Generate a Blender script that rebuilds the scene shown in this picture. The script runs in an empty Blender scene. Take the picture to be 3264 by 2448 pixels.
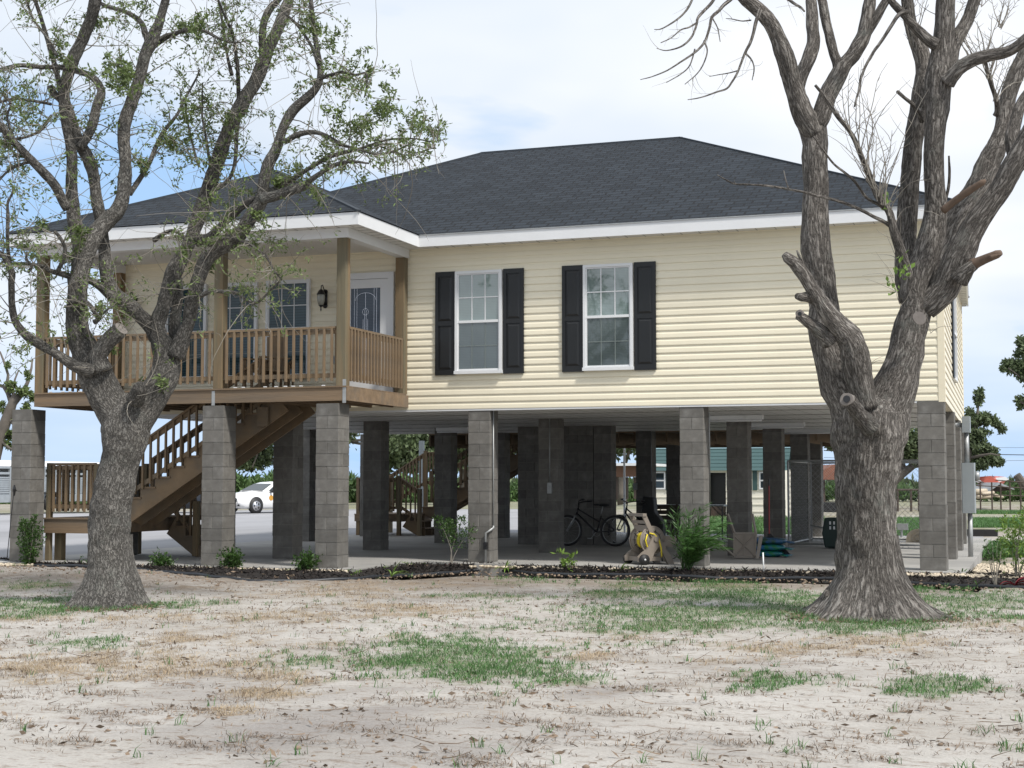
import bpy, math, random
import numpy as np
from mathutils import Vector, Matrix, noise
random.seed(7)
rng = np.random.default_rng(7)
SC = bpy.context.scene
COL = SC.collection
R = math.radians

# ------------------------------------------------------------------ camera
K = 1.4756                     # photo pixels per working pixel
FPX, CX, CY, HY = 4850.0, 1632.0, 1224.0, 1545.0
TH = math.atan((HY - CY) / FPX)
YAW = R(19.5)
CAMP = Vector((0, 0, 1.32))
F0 = Vector((-math.sin(YAW), math.cos(YAW), 0))
RT = Vector((math.cos(YAW), math.sin(YAW), 0))
FW = F0 * math.cos(TH) + Vector((0, 0, math.sin(TH)))
UP = -F0 * math.sin(TH) + Vector((0, 0, math.cos(TH)))
cam = bpy.data.cameras.new('camera')
cam.sensor_width = 36.0
cam.lens = 36.0 * FPX / 3264.0
cam.clip_start = 0.1
cam.clip_end = 4000
camo = bpy.data.objects.new('camera', cam)
COL.objects.link(camo)
camo.matrix_world = Matrix((( RT.x, UP.x, -FW.x, CAMP.x), (RT.y, UP.y, -FW.y, CAMP.y), (RT.z, UP.z, -FW.z, CAMP.z), (0, 0, 0, 1)))
SC.camera = camo

# ------------------------------------------------------------------ light
SUN_EL, SUN_AZ = R(52), R(-28)           # azimuth from +X
sd = Vector((math.cos(SUN_AZ) * math.cos(SUN_EL), math.sin(SUN_AZ) * math.cos(SUN_EL), math.sin(SUN_EL)))
sl = bpy.data.lights.new('sun', 'SUN')
sl.energy = 3.4
sl.angle = R(8)
sl.color = (1.0, 0.955, 0.89)
so = bpy.data.objects.new('sun', sl)
COL.objects.link(so)
so.rotation_euler = sd.to_track_quat('Z', 'Y').to_euler()
so.location = (20, -5, 40)
w = bpy.data.worlds.new('World')
SC.world = w
w.use_nodes = True
nt = w.node_tree
for n in list(nt.nodes): nt.nodes.remove(n)
def N(nt, t, **k):
    n = nt.nodes.new(t)
    for a, b in k.items():
        if a == 'inp':
            for i, v in b.items(): n.inputs[i].default_value = v
        else: setattr(n, a, b)
    return n
out = N(nt, 'ShaderNodeOutputWorld')
bg = N(nt, 'ShaderNodeBackground', inp={'Strength': 0.075})
sky = N(nt, 'ShaderNodeTexSky', sky_type='NISHITA', sun_disc=False)
sky.sun_elevation = SUN_EL
sky.sun_rotation = math.atan2(sd.x, sd.y)
sky.air_density = 1.0; sky.dust_density = 0.3; sky.ozone_density = 1.5
tc = N(nt, 'ShaderNodeTexCoord')
sep = N(nt, 'ShaderNodeSeparateXYZ')
nt.links.new(tc.outputs['Generated'], sep.inputs[0])
zz = N(nt, 'ShaderNodeMath', operation='MAXIMUM', inp={1: 0.0}); nt.links.new(sep.outputs['Z'], zz.inputs[0])
za = N(nt, 'ShaderNodeMath', operation='ADD', inp={1: 0.16}); nt.links.new(zz.outputs[0], za.inputs[0])
dx = N(nt, 'ShaderNodeMath', operation='DIVIDE'); nt.links.new(sep.outputs['X'], dx.inputs[0]); nt.links.new(za.outputs[0], dx.inputs[1])
dy = N(nt, 'ShaderNodeMath', operation='DIVIDE'); nt.links.new(sep.outputs['Y'], dy.inputs[0]); nt.links.new(za.outputs[0], dy.inputs[1])
cb = N(nt, 'ShaderNodeCombineXYZ'); nt.links.new(dx.outputs[0], cb.inputs[0]); nt.links.new(dy.outputs[0], cb.inputs[1])
mp = N(nt, 'ShaderNodeMapping'); mp.inputs['Location'].default_value = (4.2, 1.3, 0); nt.links.new(cb.outputs[0], mp.inputs[0])
n1 = N(nt, 'ShaderNodeTexNoise', inp={'Scale': 0.95, 'Detail': 6.0, 'Roughness': 0.5, 'Distortion': 0.2}); nt.links.new(mp.outputs[0], n1.inputs['Vector'])
n2 = N(nt, 'ShaderNodeTexNoise', inp={'Scale': 0.9, 'Detail': 4.0, 'Roughness': 0.5}); nt.links.new(mp.outputs[0], n2.inputs['Vector'])
rm = N(nt, 'ShaderNodeValToRGB'); rm.color_ramp.elements[0].position = 0.34; rm.color_ramp.elements[1].position = 0.44
nt.links.new(n1.outputs['Fac'], rm.inputs[0])
rc = N(nt, 'ShaderNodeValToRGB')
rc.color_ramp.elements[0].position = 0.38; rc.color_ramp.elements[0].color = (7.9, 8.9, 10.2, 1)
rc.color_ramp.elements[1].position = 0.66; rc.color_ramp.elements[1].color = (11.0, 11.2, 11.6, 1)
nt.links.new(n2.outputs['Fac'], rc.inputs[0])
mx = N(nt, 'ShaderNodeMix', data_type='RGBA')
# pale blue air towards the horizon
hz = N(nt, 'ShaderNodeMapRange', inp={1: 0.0, 2: 0.30, 3: 0.97, 4: 0.82}); nt.links.new(sep.outputs['Z'], hz.inputs[0])
hm = N(nt, 'ShaderNodeMix', data_type='RGBA'); nt.links.new(hz.outputs[0], hm.inputs[0]); nt.links.new(sky.outputs[0], hm.inputs[6]); hm.inputs[7].default_value = (4.9, 7.5, 11.2, 1)
lowc = N(nt, 'ShaderNodeMapRange', inp={1: 0.0, 2: 0.14, 3: 0.25, 4: 1.0}); nt.links.new(sep.outputs['Z'], lowc.inputs[0])
cf = N(nt, 'ShaderNodeMath', operation='MULTIPLY'); nt.links.new(rm.outputs[0], cf.inputs[0]); nt.links.new(lowc.outputs[0], cf.inputs[1])
nt.links.new(cf.outputs[0], mx.inputs[0]); nt.links.new(hm.outputs[2], mx.inputs[6]); nt.links.new(rc.outputs[0], mx.inputs[7])
nt.links.new(mx.outputs[2], bg.inputs[0]); nt.links.new(bg.outputs[0], out.inputs[0])
SC.view_settings.view_transform = 'Standard'
SC.view_settings.look = 'None'
SC.view_settings.exposure = 0.34
SC.view_settings.gamma = 1.0
SC.view_settings.use_curve_mapping = False
SC.cycles.max_bounces = 6
SC.cycles.transparent_max_bounces = 8

# ------------------------------------------------------------------ pixel helpers (a point on the ray of a working pixel, at a real distance)
def ray(x, y):
    return FW + RT * ((x * K - CX) / FPX) + UP * (-(y * K - CY) / FPX)
def PD(x, y, d):
    r = ray(x, y); return CAMP + r * (d / r.dot(F0))
def PY(x, y, Y):
    r = ray(x, y); return CAMP + r * (Y / r.y)
def PZ(x, y, z=0.0):
    r = ray(x, y); return CAMP + r * ((z - CAMP.z) / r.z)
def proj(X, Y, Z):             # numpy: working pixel of world points
    vx, vy, vz = X - CAMP.x, Y - CAMP.y, Z - CAMP.z
    d = vx * FW.x + vy * FW.y + vz * FW.z
    a = vx * RT.x + vy * RT.y
    b = vx * UP.x + vy * UP.y + vz * UP.z
    d = np.where(d > 0.5, d, 0.5)
    return (CX + FPX * a / d) / K, (CY - FPX * b / d) / K
def rad(rp, d): return rp * K / FPX * d

# ------------------------------------------------------------------ mesh builder
class MB:
    def __init__(s): s.v = []; s.f = []; s.m = []; s.uv = None; s.bk = {}
    def add(s, vs, fs, mi=0):
        o = len(s.v); s.v += [tuple(p) for p in vs]
        for f in fs: s.f.append(tuple(i + o for i in f)); s.m.append(mi)
        return s
    def box(s, x0, x1, y0, y1, z0, z1, mi=0):
        return s.add([(x0,y0,z0),(x1,y0,z0),(x1,y1,z0),(x0,y1,z0),(x0,y0,z1),(x1,y0,z1),(x1,y1,z1),(x0,y1,z1)],
                     [(0,3,2,1),(4,5,6,7),(0,1,5,4),(1,2,6,5),(2,3,7,6),(3,0,4,7)], mi)
    def cbox(s, x0, x1, y0, y1, z0, z1, c=0.005, mi=0):      # box with chamfered vertical edges
        p = [(x0+c,y0),(x1-c,y0),(x1,y0+c),(x1,y1-c),(x1-c,y1),(x0+c,y1),(x0,y1-c),(x0,y0+c)]
        return s.prism(p, z0, z1, mi)
    def prism(s, poly, z0, z1, mi=0):
        n = len(poly)
        return s.add([(x,y,z0) for x,y in poly] + [(x,y,z1) for x,y in poly],
                     [tuple(range(n-1,-1,-1)), tuple(range(n,2*n))] + [(i,(i+1)%n,(i+1)%n+n,i+n) for i in range(n)], mi)
    def extr(s, pts, vec, mi=0):                              # planar 3-D polygon extruded by vec
        n = len(pts); v = Vector(vec); P = [Vector(p) for p in pts]
        return s.add(P + [p + v for p in P], [tuple(range(n-1,-1,-1)), tuple(range(n,2*n))] + [(i,(i+1)%n,(i+1)%n+n,i+n) for i in range(n)], mi)
    def bar(s, p0, p1, w, h, up=(0,0,1), mi=0):
        p0, p1 = Vector(p0), Vector(p1); t = (p1-p0).normalized(); u = Vector(up)
        sd = t.cross(u)
        if sd.length < 1e-4: sd = t.cross(Vector((0,1,0)))
        sd.normalize(); u = sd.cross(t).normalized(); a = sd*w/2; b = u*h/2
        vs = [p0-a-b,p0+a-b,p0+a+b,p0-a+b,p1-a-b,p1+a-b,p1+a+b,p1-a+b]
        return s.add(vs, [(0,3,2,1),(4,5,6,7),(0,1,5,4),(1,2,6,5),(2,3,7,6),(3,0,4,7)], mi)
    def tube(s, pts, rs, n=8, mi=0, caps=True, disp=None):
        P = [Vector(p) for p in pts]
        if not hasattr(rs, '__len__'): rs = [rs]*len(P)
        T = [(P[min(i+1,len(P)-1)] - P[max(i-1,0)]).normalized() for i in range(len(P))]
        a = T[0].orthogonal().normalized() if abs(T[0].z) < .9 else Vector((1,0,0))
        a = (a - T[0]*a.dot(T[0])).normalized()
        vs = []; o0 = len(s.v); ln = random.uniform(0, 50)
        for i, p in enumerate(P):
            if i: ln += (p - P[i-1]).length
            a = a - T[i]*a.dot(T[i]); a.normalize(); b = T[i].cross(a)
            for k in range(n):
                th = 2*math.pi*k/n; q = a*math.cos(th) + b*math.sin(th); r = rs[i]
                if disp: s.bk[o0 + len(vs)] = (r*math.cos(th), r*math.sin(th), ln); r = r + disp(p + q*r, r, q)
                vs.append(p + q*r)
        fs = []
        for i in range(len(P)-1):
            for k in range(n):
                k2 = (k+1) % n
                fs.append((i*n+k, i*n+k2, (i+1)*n+k2, (i+1)*n+k))
        if caps:
            fs.append(tuple(range(n-1,-1,-1))); fs.append(tuple((len(P)-1)*n+k for k in range(n)))
        return s.add(vs, fs, mi)
    def ring(s, c, ax, r, t, n=24, m=6, mi=0):                # torus
        c = Vector(c); ax = Vector(ax).normalized(); a = ax.orthogonal().normalized(); b = ax.cross(a)
        vs = []; fs = []
        for i in range(n):
            th = 2*math.pi*i/n; d = a*math.cos(th) + b*math.sin(th)
            for j in range(m):
                ph = 2*math.pi*j/m; vs.append(c + d*(r + t*math.cos(ph)) + ax*t*math.sin(ph))
        for i in range(n):
            for j in range(m):
                fs.append((i*m+j, ((i+1)%n)*m+j, ((i+1)%n)*m+(j+1)%m, i*m+(j+1)%m))
        return s.add(vs, fs, mi)
    def disc(s, c, ax, r, t, n=20, mi=0):                     # short cylinder
        c = Vector(c); ax = Vector(ax).normalized()
        return s.tube([c - ax*t/2, c + ax*t/2], r, n, mi)
    def blob(s, c, rx, ry, rz, n=8, m=6, jit=0.0, mi=0):
        c = Vector(c); vs = []; fs = []
        for i in range(m+1):
            ph = math.pi*i/m
            for k in range(n):
                th = 2*math.pi*k/n; j = 1 + random.uniform(-jit, jit)
                vs.append((c.x+rx*j*math.sin(ph)*math.cos(th), c.y+ry*j*math.sin(ph)*math.sin(th), c.z+rz*j*math.cos(ph)))
        for i in range(m):
            for k in range(n): fs.append((i*n+k, i*n+(k+1)%n, (i+1)*n+(k+1)%n, (i+1)*n+k))
        return s.add(vs, fs, mi)
    def build(s, name, mats, parent=None, smooth=False, loc=None, **tags):
        if not isinstance(mats, (list, tuple)): mats = [mats]
        me = bpy.data.meshes.new(name)
        me.from_pydata(s.v, [], s.f)
        for m_ in mats: me.materials.append(m_)
        if len(mats) > 1: me.polygons.foreach_set('material_index', s.m)
        if smooth: me.polygons.foreach_set('use_smooth', [True]*len(s.f))
        if s.uv is not None:
            uvl = me.uv_layers.new(name='UVMap'); uvl.data.foreach_set('uv', [c for q in s.uv for c in q])
        me.validate(clean_customdata=False); me.update()
        if s.bk:
            at = me.attributes.new('bk', 'FLOAT_VECTOR', 'POINT'); at.data.foreach_set('vector', [c for i, v in enumerate(s.v) for c in s.bk.get(i, v)])
        o = bpy.data.objects.new(name, me); COL.objects.link(o)
        if parent is not None: o.parent = parent
        if loc is not None: o.location = loc
        tag(o, **tags)
        return o
def tag(o, label=None, cat=None, group=None, kind=None):
    if label: o['label'] = label
    if cat: o['category'] = cat
    if group: o['group'] = group
    if kind: o['kind'] = kind
    return o
def empty(name, loc=(0,0,0), rz=0, **tags):
    o = bpy.data.objects.new(name, None); COL.objects.link(o); o.location = loc; o.rotation_euler = (0,0,rz)
    o.empty_display_size = 0.1
    return tag(o, **tags)
def inst(o, parent=None, loc=None):
    c = o.copy(); COL.objects.link(c)
    if parent is not None: c.parent = parent
    if loc is not None: c.location = loc
    return c
def npmesh(name, V, quads=None, tris=None, mat=None, parent=None, smooth=False, **tags):
    me = bpy.data.meshes.new(name)
    nf = (len(quads) if quads is not None else 0) + (len(tris) if tris is not None else 0)
    li = []; ls = []; tot = 0
    if quads is not None and len(quads): li.append(np.asarray(quads).ravel()); ls.append(np.arange(len(quads))*4)
    base = len(quads)*4 if quads is not None else 0
    if tris is not None and len(tris): li.append(np.asarray(tris).ravel()); ls.append(base + np.arange(len(tris))*3)
    li = np.concatenate(li).astype(np.int32); ls = np.concatenate(ls).astype(np.int32)
    me.vertices.add(len(V)); me.vertices.foreach_set('co', np.asarray(V, dtype=np.float32).ravel())
    me.loops.add(len(li)); me.loops.foreach_set('vertex_index', li)
    me.polygons.add(nf); me.polygons.foreach_set('loop_start', ls)
    if smooth: me.polygons.foreach_set('use_smooth', np.ones(nf, dtype=bool))
    me.update(calc_edges=True)
    if mat: me.materials.append(mat)
    o = bpy.data.objects.new(name, me); COL.objects.link(o)
    if parent is not None: o.parent = parent
    return tag(o, **tags)

# ------------------------------------------------------------------ materials
def mat(name, col, rough=0.7, var=0.12, scale=3.0, stretch=(1,1,1), bump=0.0, bscale=40.0, bstretch=None, metal=0.0, col2=None, c2scale=1.0,
        c2lo=0.45, c2hi=0.6, island=0.0, spec=0.5, det=6.0, trans=0.0, coord='Object', dist=0.02):
    m = bpy.data.materials.new(name); m.use_nodes = True; t = m.node_tree; b = t.nodes['Principled BSDF']
    b.inputs['Roughness'].default_value = rough; b.inputs['Metallic'].default_value = metal
    b.inputs['Specular IOR Level'].default_value = spec
    tc = N(t, 'ShaderNodeTexCoord'); mp = N(t, 'ShaderNodeMapping'); mp.inputs['Scale'].default_value = stretch
    t.links.new(tc.outputs[coord], mp.inputs[0])
    nz = N(t, 'ShaderNodeTexNoise', inp={'Scale': scale, 'Detail': det, 'Roughness': 0.6}); t.links.new(mp.outputs[0], nz.inputs['Vector'])
    base = N(t, 'ShaderNodeRGB'); base.outputs[0].default_value = (*col, 1); cur = base.outputs[0]
    if col2:
        n2 = N(t, 'ShaderNodeTexNoise', inp={'Scale': c2scale, 'Detail': 5.0, 'Roughness': 0.65}); t.links.new(mp.outputs[0], n2.inputs['Vector'])
        rr = N(t, 'ShaderNodeMapRange', inp={1: c2lo, 2: c2hi}); t.links.new(n2.outputs['Fac'], rr.inputs[0])
        mm = N(t, 'ShaderNodeMix', data_type='RGBA'); t.links.new(rr.outputs[0], mm.inputs[0]); t.links.new(cur, mm.inputs[6]); mm.inputs[7].default_value = (*col2, 1); cur = mm.outputs[2]
    mr = N(t, 'ShaderNodeMapRange', inp={1: 0.25, 2: 0.75, 3: 1-var, 4: 1+var}); t.links.new(nz.outputs['Fac'], mr.inputs[0])
    val = mr.outputs[0]
    if island:
        g = N(t, 'ShaderNodeNewGeometry'); ir = N(t, 'ShaderNodeMapRange', inp={1: 0.0, 2: 1.0, 3: 1-island, 4: 1+island}); t.links.new(g.outputs['Random Per Island'], ir.inputs[0])
        mu = N(t, 'ShaderNodeMath', operation='MULTIPLY'); t.links.new(val, mu.inputs[0]); t.links.new(ir.outputs[0], mu.inputs[1]); val = mu.outputs[0]
    vm = N(t, 'ShaderNodeVectorMath', operation='SCALE'); t.links.new(cur, vm.inputs[0]); t.links.new(val, vm.inputs['Scale'])
    t.links.new(vm.outputs[0], b.inputs['Base Color'])
    if bump:
        mp2 = N(t, 'ShaderNodeMapping'); mp2.inputs['Scale'].default_value = bstretch or stretch; t.links.new(tc.outputs[coord], mp2.inputs[0])
        nb = N(t, 'ShaderNodeTexNoise', inp={'Scale': bscale, 'Detail': 5.0, 'Roughness': 0.65}); t.links.new(mp2.outputs[0], nb.inputs['Vector'])
        bp = N(t, 'ShaderNodeBump', inp={'Strength': bump, 'Distance': dist}); t.links.new(nb.outputs['Fac'], bp.inputs['Height']); t.links.new(bp.outputs[0], b.inputs['Normal'])
    if trans:
        tr = N(t, 'ShaderNodeBsdfTranslucent'); t.links.new(vm.outputs[0], tr.inputs[0])
        ms = N(t, 'ShaderNodeMixShader', inp={0: trans}); t.links.new(b.outputs[0], ms.inputs[1]); t.links.new(tr.outputs[0], ms.inputs[2])
        t.links.new(ms.outputs[0], t.nodes['Material Output'].inputs[0])
    return m
M = {}
M['siding'] = mat('vinyl_siding', (.775,.715,.56), .45, .06, .7, bump=.12, bscale=3, stretch=(1,1,.5), spec=.4)
M['trimcream'] = mat('cream_trim', (.74,.67,.51), .45, .03)
M['white'] = mat('white_trim', (.68,.69,.70), .45, .035, 2.0)
M['soffit'] = mat('white_soffit', (.66,.655,.64), .55, .05, 3.0)
M['black'] = mat('black_shutter', (.009,.010,.011), .4, .15, 8)
M['cmu'] = mat('concrete_block', (.138,.131,.119), .92, .2, 9, bump=.5, bscale=140, island=.16, col2=(.215,.208,.195), c2scale=3.5, c2lo=.50, c2hi=.78, dist=.006)
M['mortar'] = mat('mortar', (.20,.19,.17), .95, .2, 20)
M['concrete'] = mat('concrete_slab', (.34,.33,.31), .85, .1, .9, bump=.1, bscale=90, col2=(.27,.263,.25), c2scale=.5, dist=.004)
M['woodn'] = mat('treated_wood', (.185,.128,.074), .8, .22, 3.0, stretch=(1,1,1), bump=.15, bscale=40, island=.2, col2=(.15,.115,.078), c2scale=1.3)
M['woodz'] = mat('weathered_post_wood', (.185,.128,.068), .8, .3, 7.0, stretch=(1,1,.08), bump=.3, bscale=50, island=.12, col2=(.125,.108,.068), c2scale=3)
M['woodx'] = mat('deck_board_wood', (.185,.128,.078), .8, .28, 7.0, stretch=(.08,1,1), bump=.3, bscale=50, island=.14, col2=(.145,.11,.077), c2scale=3)
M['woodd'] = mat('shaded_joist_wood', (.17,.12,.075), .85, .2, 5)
M['galv'] = mat('galvanised_metal', (.36,.37,.37), .5, .15, 12, metal=.5)
M['greypaint'] = mat('grey_painted_metal', (.30,.33,.34), .4, .06, 4, metal=.2)
M['tan'] = mat('tan_plastic', (.25,.215,.18), .5, .08, 5, bump=.05)
M['yellow'] = mat('yellow_hose', (.75,.60,.03), .45, .1, 5)
M['rubber'] = mat('black_rubber', (.018,.018,.019), .6, .2, 10)
M['dark'] = mat('black_metal', (.012,.012,.013), .35, .2, 10)
M['red'] = mat('red_paint', (.28,.02,.018), .4, .15, 6)
M['asphalt'] = mat('asphalt', (.30,.30,.315), .9, .1, .35, bump=.15, bscale=60, col2=(.235,.235,.245), c2scale=.12, stretch=(1,.35,1))
M['mulch'] = mat('bark_mulch', (.014,.011,.0095), .95, .5, 25, bump=.8, bscale=60, island=.45, dist=.03)
M['chip'] = mat('mulch_chip', (.019,.0145,.0125), .9, .3, 25, island=.6)
M['stone'] = mat('river_pebble', (.50,.43,.33), .8, .2, 20, island=.3)
M['clod'] = mat('soil_clod', (.22,.165,.12), .95, .25, 20, island=.3)
M['edging'] = mat('black_edging', (.02,.023,.028), .45, .15, 4)
M['leafo'] = mat('oak_leaf', (.140,.190,.065), .55, .25, 4, island=.5, trans=.35)
M['leafd'] = mat('dark_oak_leaf', (.125,.165,.082), .6, .35, .5, island=.5, trans=.35)
M['leafb'] = mat('shrub_leaf', (.050,.105,.022), .45, .2, 6, island=.45, trans=.3)
M['leafl'] = mat('light_leaf', (.16,.26,.05), .5, .2, 6, island=.35, trans=.35)
M['leafr'] = mat('red_leaf', (.16,.018,.025), .5, .3, 9, island=.3, trans=.2)
M['palm'] = mat('palm_leaf', (.055,.13,.03), .45, .2, 6, island=.5, trans=.3)
M['hedge'] = mat('distant_shrub_leaf', (.075,.135,.040), .7, .3, .3, island=.4, trans=.2)
M['grassb'] = mat('grass_blade', (.072,.165,.044), .6, .2, 1.5, island=.45, trans=.3)
M['straw'] = mat('dry_grass_blade', (.37,.29,.19), .8, .2, 2, island=.35, trans=.2)
M['litter'] = mat('leaf_litter', (.17,.125,.088), .9, .3, 9, island=.5)
M['twig'] = mat('pale_twig', (.22,.20,.17), .85, .2, 5)
M['glassd'] = mat('dark_glass', (.02,.03,.035), .05, .05, 2)
M['carwhite'] = mat('white_car_paint', (.82,.82,.82), .2, .01, 1)
M['chrome'] = mat('bright_metal', (.6,.6,.62), .2, .1, 6, metal=.9)
M['green_roof'] = mat('green_metal_roof', (.045,.092,.092), .45, .06, 1.5)
M['brownroof'] = mat('brown_red_board', (.20,.085,.055), .7, .15, 3)
M['greyal'] = mat('aluminium_panel', (.40,.43,.45), .4, .12, 3, metal=.4)
M['bluebag'] = mat('blue_plastic_bag', (.02,.14,.34), .35, .3, 7, col2=(.01,.16,.06), c2scale=6, bump=.3, bscale=12)
M['brownwood'] = mat('dark_bench_wood', (.06,.042,.032), .6, .25, 6)
def wood_dirs(): pass

def bark(name, c1, c2, c3, sc=20.0, st=.22, bs=1.0, wide=.10, fine=.5):
    m = bpy.data.materials.new(name); m.use_nodes = True; t = m.node_tree; b = t.nodes['Principled BSDF']; b.inputs['Roughness'].default_value = .92
    b.inputs['Specular IOR Level'].default_value = .2
    tc = N(t, 'ShaderNodeTexCoord'); at = N(t, 'ShaderNodeAttribute', attribute_name='bk')
    mp = N(t, 'ShaderNodeMapping'); mp.inputs['Scale'].default_value = (1,1,st); t.links.new(at.outputs['Vector'], mp.inputs[0])
    n1 = N(t, 'ShaderNodeTexNoise', inp={'Scale': sc, 'Detail': 2.5, 'Roughness': .55, 'Distortion': .5}); t.links.new(mp.outputs[0], n1.inputs['Vector'])
    s1 = N(t, 'ShaderNodeMath', operation='SUBTRACT', inp={1: .5}); t.links.new(n1.outputs['Fac'], s1.inputs[0])
    a1 = N(t, 'ShaderNodeMath', operation='ABSOLUTE'); t.links.new(s1.outputs[0], a1.inputs[0])
    r1 = N(t, 'ShaderNodeMapRange', inp={1: 0.0, 2: wide, 3: 0.0, 4: 1.0}); t.links.new(a1.outputs[0], r1.inputs[0])
    mp2 = N(t, 'ShaderNodeMapping'); mp2.inputs['Scale'].default_value = (1,1,.5); t.links.new(at.outputs['Vector'], mp2.inputs[0])
    n2 = N(t, 'ShaderNodeTexNoise', inp={'Scale': sc*3.2, 'Detail': 8.0, 'Roughness': .72}); t.links.new(mp2.outputs[0], n2.inputs['Vector'])
    m2 = N(t, 'ShaderNodeMapRange', inp={1: .32, 2: .68, 3: 0.0, 4: 1.0}); t.links.new(n2.outputs['Fac'], m2.inputs[0])
    hm = N(t, 'ShaderNodeMix', data_type='FLOAT', inp={0: fine}); t.links.new(r1.outputs[0], hm.inputs[2]); t.links.new(m2.outputs[0], hm.inputs[3])
    rp = N(t, 'ShaderNodeValToRGB'); e = rp.color_ramp.elements; e[0].position = .12; e[0].color = (*c1,1); e[1].position = .92; e[1].color = (*c3,1)
    e2 = rp.color_ramp.elements.new(.48); e2.color = (*c2,1); t.links.new(hm.outputs[0], rp.inputs[0])
    ln = N(t, 'ShaderNodeTexNoise', inp={'Scale': 3.0, 'Detail': 8.0, 'Roughness': .75}); t.links.new(tc.outputs['Object'], ln.inputs['Vector'])
    lr = N(t, 'ShaderNodeMapRange', inp={1: .56, 2: .70, 3: 0, 4: .55}); t.links.new(ln.outputs['Fac'], lr.inputs[0])
    mm = N(t, 'ShaderNodeMix', data_type='RGBA'); t.links.new(lr.outputs[0], mm.inputs[0]); t.links.new(rp.outputs[0], mm.inputs[6]); mm.inputs[7].default_value = (.24,.25,.225,1)
    l2 = N(t, 'ShaderNodeTexNoise', inp={'Scale': .9, 'Detail': 4.0}); t.links.new(tc.outputs['Object'], l2.inputs['Vector'])
    l3 = N(t, 'ShaderNodeMapRange', inp={1: .33, 2: .66, 3: .62, 4: 1.28}); t.links.new(l2.outputs['Fac'], l3.inputs[0])
    vm = N(t, 'ShaderNodeVectorMath', operation='SCALE'); t.links.new(mm.outputs[2], vm.inputs[0]); t.links.new(l3.outputs[0], vm.inputs['Scale'])
    t.links.new(vm.outputs[0], b.inputs['Base Color'])
    bp = N(t, 'ShaderNodeBump', inp={'Strength': bs, 'Distance': .03}); t.links.new(hm.outputs[0], bp.inputs['Height']); t.links.new(bp.outputs[0], b.inputs['Normal'])
    return m
M['bark1'] = bark('live_oak_bark', (.046,.043,.039), (.138,.130,.119), (.31,.295,.27), 34, .42, 1.0, .13, .5)
M['bark2'] = bark('furrowed_bark', (.046,.041,.037), (.178,.162,.146), (.38,.355,.325), 30, .19, 1.0, .17, .40)
M['barkfar'] = mat('distant_bark', (.115,.10,.085), .9, .3, 2)
M['cutwood'] = mat('weathered_cut_wood', (.19,.17,.155), .85, .15, 10, bump=.3)
M['brokenwood'] = mat('broken_brown_wood', (.115,.078,.055), .85, .3, 9, stretch=(1,1,.3), bump=.4)

def shingle():
    m = bpy.data.materials.new('asphalt_shingles'); m.use_nodes = True; t = m.node_tree; b = t.nodes['Principled BSDF']; b.inputs['Roughness'].default_value = .85
    b.inputs['Specular IOR Level'].default_value = .35
    uv = N(t, 'ShaderNodeUVMap'); uv.uv_map = 'UVMap'
    wn = N(t, 'ShaderNodeTexNoise', inp={'Scale': 1.1, 'Detail': 2.0}); t.links.new(uv.outputs[0], wn.inputs['Vector'])
    wm = N(t, 'ShaderNodeMix', data_type='RGBA', inp={0: .012}); t.links.new(uv.outputs[0], wm.inputs[6]); t.links.new(wn.outputs['Color'], wm.inputs[7])
    br = N(t, 'ShaderNodeTexBrick', offset=.37, inp={'Scale': 1.0, 'Mortar Size': .022, 'Mortar Smooth': .3, 'Bias': 0.0, 'Brick Width': .30, 'Row Height': .18})
    br.inputs['Color1'].default_value = (.010,.0145,.0205,1); br.inputs['Color2'].default_value = (.021,.028,.037,1); br.inputs['Mortar'].default_value = (.004,.005,.007,1)
    t.links.new(wm.outputs[2], br.inputs['Vector'])
    sp = N(t, 'ShaderNodeSeparateXYZ'); t.links.new(wm.outputs[2], sp.inputs[0])
    dv = N(t, 'ShaderNodeMath', operation='DIVIDE', inp={1: .18}); t.links.new(sp.outputs[1], dv.inputs[0])
    fr = N(t, 'ShaderNodeMath', operation='FRACT'); t.links.new(dv.outputs[0], fr.inputs[0])
    n3 = N(t, 'ShaderNodeTexNoise', inp={'Scale': 70.0, 'Detail': 4.0}); t.links.new(uv.outputs[0], n3.inputs['Vector'])
    mr = N(t, 'ShaderNodeMapRange', inp={1: .3, 2: .7, 3: .8, 4: 1.25}); t.links.new(n3.outputs['Fac'], mr.inputs[0])
    n4 = N(t, 'ShaderNodeTexNoise', inp={'Scale': .8, 'Detail': 3.0}); t.links.new(uv.outputs[0], n4.inputs['Vector'])
    m4 = N(t, 'ShaderNodeMapRange', inp={1: .3, 2: .7, 3: .88, 4: 1.14}); t.links.new(n4.outputs['Fac'], m4.inputs[0])
    mu = N(t, 'ShaderNodeMath', operation='MULTIPLY'); t.links.new(mr.outputs[0], mu.inputs[0]); t.links.new(m4.outputs[0], mu.inputs[1])
    vm = N(t, 'ShaderNodeVectorMath', operation='SCALE'); t.links.new(br.outputs['Color'], vm.inputs[0]); t.links.new(mu.outputs[0], vm.inputs['Scale'])
    t.links.new(vm.outputs[0], b.inputs['Base Color'])
    h = N(t, 'ShaderNodeMath', operation='SUBTRACT'); t.links.new(n3.outputs['Fac'], h.inputs[0]); t.links.new(fr.outputs[0], h.inputs[1])
    bp = N(t, 'ShaderNodeBump', inp={'Strength': .9, 'Distance': .02}); t.links.new(h.outputs[0], bp.inputs['Height']); t.links.new(bp.outputs[0], b.inputs['Normal'])
    return m
M['shingle'] = shingle()
M['ridge'] = mat('ridge_shingle', (.030,.038,.048), .85, .25, 4, bump=.2)
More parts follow.
